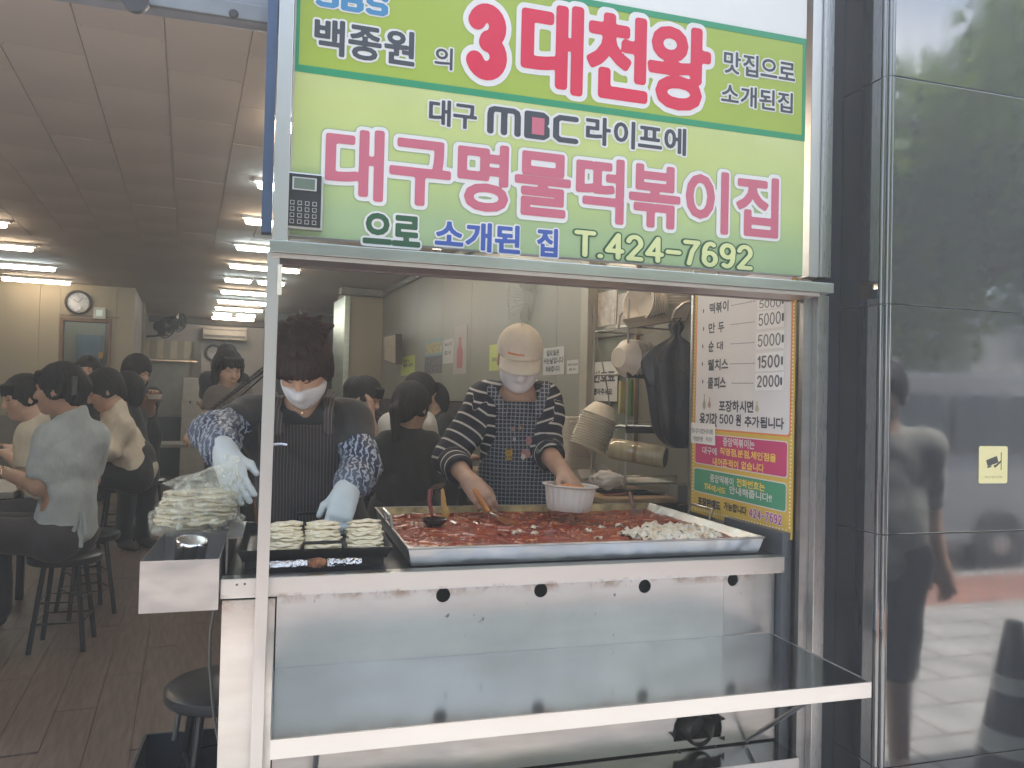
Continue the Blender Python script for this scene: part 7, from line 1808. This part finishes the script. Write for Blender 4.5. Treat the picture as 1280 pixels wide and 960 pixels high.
# trees
m_bark=M('bark',(.13,.10,.075),.9,var=.3,bmp=.8,bscale=30,stretch=(1,1,.2))
def leafmat(nm,a,b_):
    m,t,b=nodes(nm); MATS[nm]=m; c=coords(t)
    L(t,ramp(t,noise(t,c,1.6,4),[(.3,a),(.7,b_)]),b.inputs['Base Color']); b.inputs['Roughness'].default_value=.5
    tl=t.nodes.new('ShaderNodeBsdfTranslucent'); tl.inputs[0].default_value=(b_[0]*2.0,b_[1]*1.8,b_[2],1); mx_=t.nodes.new('ShaderNodeMixShader'); mx_.inputs[0].default_value=.35
    L(t,b.outputs[0],mx_.inputs[1]); L(t,tl.outputs[0],mx_.inputs[2]); L(t,mx_.outputs[0],t.nodes['Material Output'].inputs[0])
    return m
LM=[leafmat('leaf_mid',(.06,.13,.02),(.15,.26,.04)),leafmat('leaf_yellow_green',(.10,.17,.02),(.23,.31,.045)),leafmat('leaf_dark',(.04,.10,.02),(.10,.20,.035))]
def tree(lab,x,y,hgt,rad,mat,seed,nl=6500):
    rng=np.random.RandomState(seed); t=thing('street_tree',lab,'tree',(x,y,-.32),0,'trees lining the far side of the road')
    mb=MB(TR(x,y,-.32)); th=hgt*.38; mb.tube([(0,0,0),(.05,.03,th*.5),(0,.05,th),(.1,.0,hgt*.75)],[.22,.17,.14,.05],10)
    cl=[]
    for k in range(16):
        a=rng.uniform(0,2*PI); q=rng.uniform(.35,.95); z=rng.uniform(.42,.93)*hgt; rr=rad*q*math.sin(PI*min(1,max(.15,(z/hgt-.3)/.75)))**.5
        c=np.array((rr*math.cos(a),rr*math.sin(a),z)); cl.append((c,rng.uniform(.28,.48)*rad))
        mb.tube([(0,.03,th*rng.uniform(.75,1.1)),tuple(c*.55+np.array((0,0,z*.25))),tuple(c)],[.08,.045,.015],6)
    mb.build('trunk',m_bark,t,smooth=True)
    cl.append((np.array((0,0,hgt*.72)),rad*.5))
    vs=[];fs=[]
    C=np.array([c for c,_ in cl]);Rr=np.array([r for _,r in cl]); pick=rng.choice(len(cl),nl,p=Rr**2/np.sum(Rr**2))
    d=rng.normal(size=(nl,3)); d/=np.linalg.norm(d,axis=1)[:,None]; P=C[pick]+d*(Rr[pick]*rng.uniform(.55,1.05,nl))[:,None]*np.array((1,1,.8))
    u=rng.normal(size=(nl,3)); u/=np.linalg.norm(u,axis=1)[:,None]; w=np.cross(u,rng.normal(size=(nl,3))); w/=np.linalg.norm(w,axis=1)[:,None]; sz=rng.uniform(.09,.2,nl)[:,None]*(rad/3)
    V=np.stack([P-u*sz,P+w*sz*.55,P+u*sz,P-w*sz*.55],1).reshape(-1,3)+np.array((x,y,-.32))
    me=bpy.data.meshes.new('crown'); me.from_pydata(V.tolist(),[],[(4*i,4*i+1,4*i+2,4*i+3) for i in range(nl)])
    tag(link('crown',me,mat,t),kind='stuff')
tree('tall full street tree right of the parked van, dense mid-green crown',12.6,-6.9,9.5,3.6,LM[0],3,9000)
tree('very tall street tree farthest to the right of the row',17.5,-7.5,11,4.2,LM[2],9,8000)
tree('lower yellow-green street tree directly behind the parked van',10.6,-10.5,6.2,3.2,LM[1],5,7000)
tree('yellow-green street tree opposite the serving counter',5.2,-10.2,7.0,3.2,LM[1],8)
tree('dark green street tree straight across from the shop sign',.8,-9.4,7.5,3.2,LM[2],11)
tree('mid-green street tree opposite the restaurant entrance',-4.2,-9.8,7.2,3.3,LM[0],12)
tree('leftmost street tree beyond the restaurant entrance',-9.5,-9.4,8.0,3.4,LM[1],14)
tree('street tree with a broad dark crown behind the front row',24,-14,12,5,LM[2],15,7000)
# far side: low pale building and a hedge give the street its far edge
fbd=thing('far_building','long pale low building on the far side of the road behind the trees','building',(3,-24,-.32))
MB().box(-30,36,-30,-24,-.32,6.0).build('wall',M('far_wall',(.42,.40,.37),.8),fbd)
MB().box(-30.3,36.3,-30.3,-23.7,6.001,6.4).build('roof',M('far_roof',(.2,.2,.2),.8),fbd)
mw=MB().box(-.9,.9,-.06,.05,-.7,.7).mesh('window'); mw.materials.append(m_vg)
for i in range(14):
    for z in (1.8,4.4):
        o=bpy.data.objects.new('window',mw); COL.objects.link(o); o.parent=fbd; o.matrix_basis=Matrix.Translation(Vector((-27+4.6*i,-24.0,z))-fbd.location); WM[o.name]=Matrix.Identity(4)

# ================================================================ HAZE
hz=MB().box(-45,45,-50,22,-1.3,14).mesh('haze'); m_hz=bpy.data.materials.new('haze_air'); m_hz.use_nodes=True; t=m_hz.node_tree
for n_ in list(t.nodes):
    if n_.type!='OUTPUT_MATERIAL': t.nodes.remove(n_)
pv=t.nodes.new('ShaderNodeVolumePrincipled'); pv.inputs['Color'].default_value=(.90,.95,1,1); pv.inputs['Density'].default_value=.015; pv.inputs['Anisotropy'].default_value=.2
L(t,pv.outputs[0],[n_ for n_ in t.nodes if n_.type=='OUTPUT_MATERIAL'][0].inputs['Volume'])
o=link('haze',hz,m_hz); o['kind']='stuff'
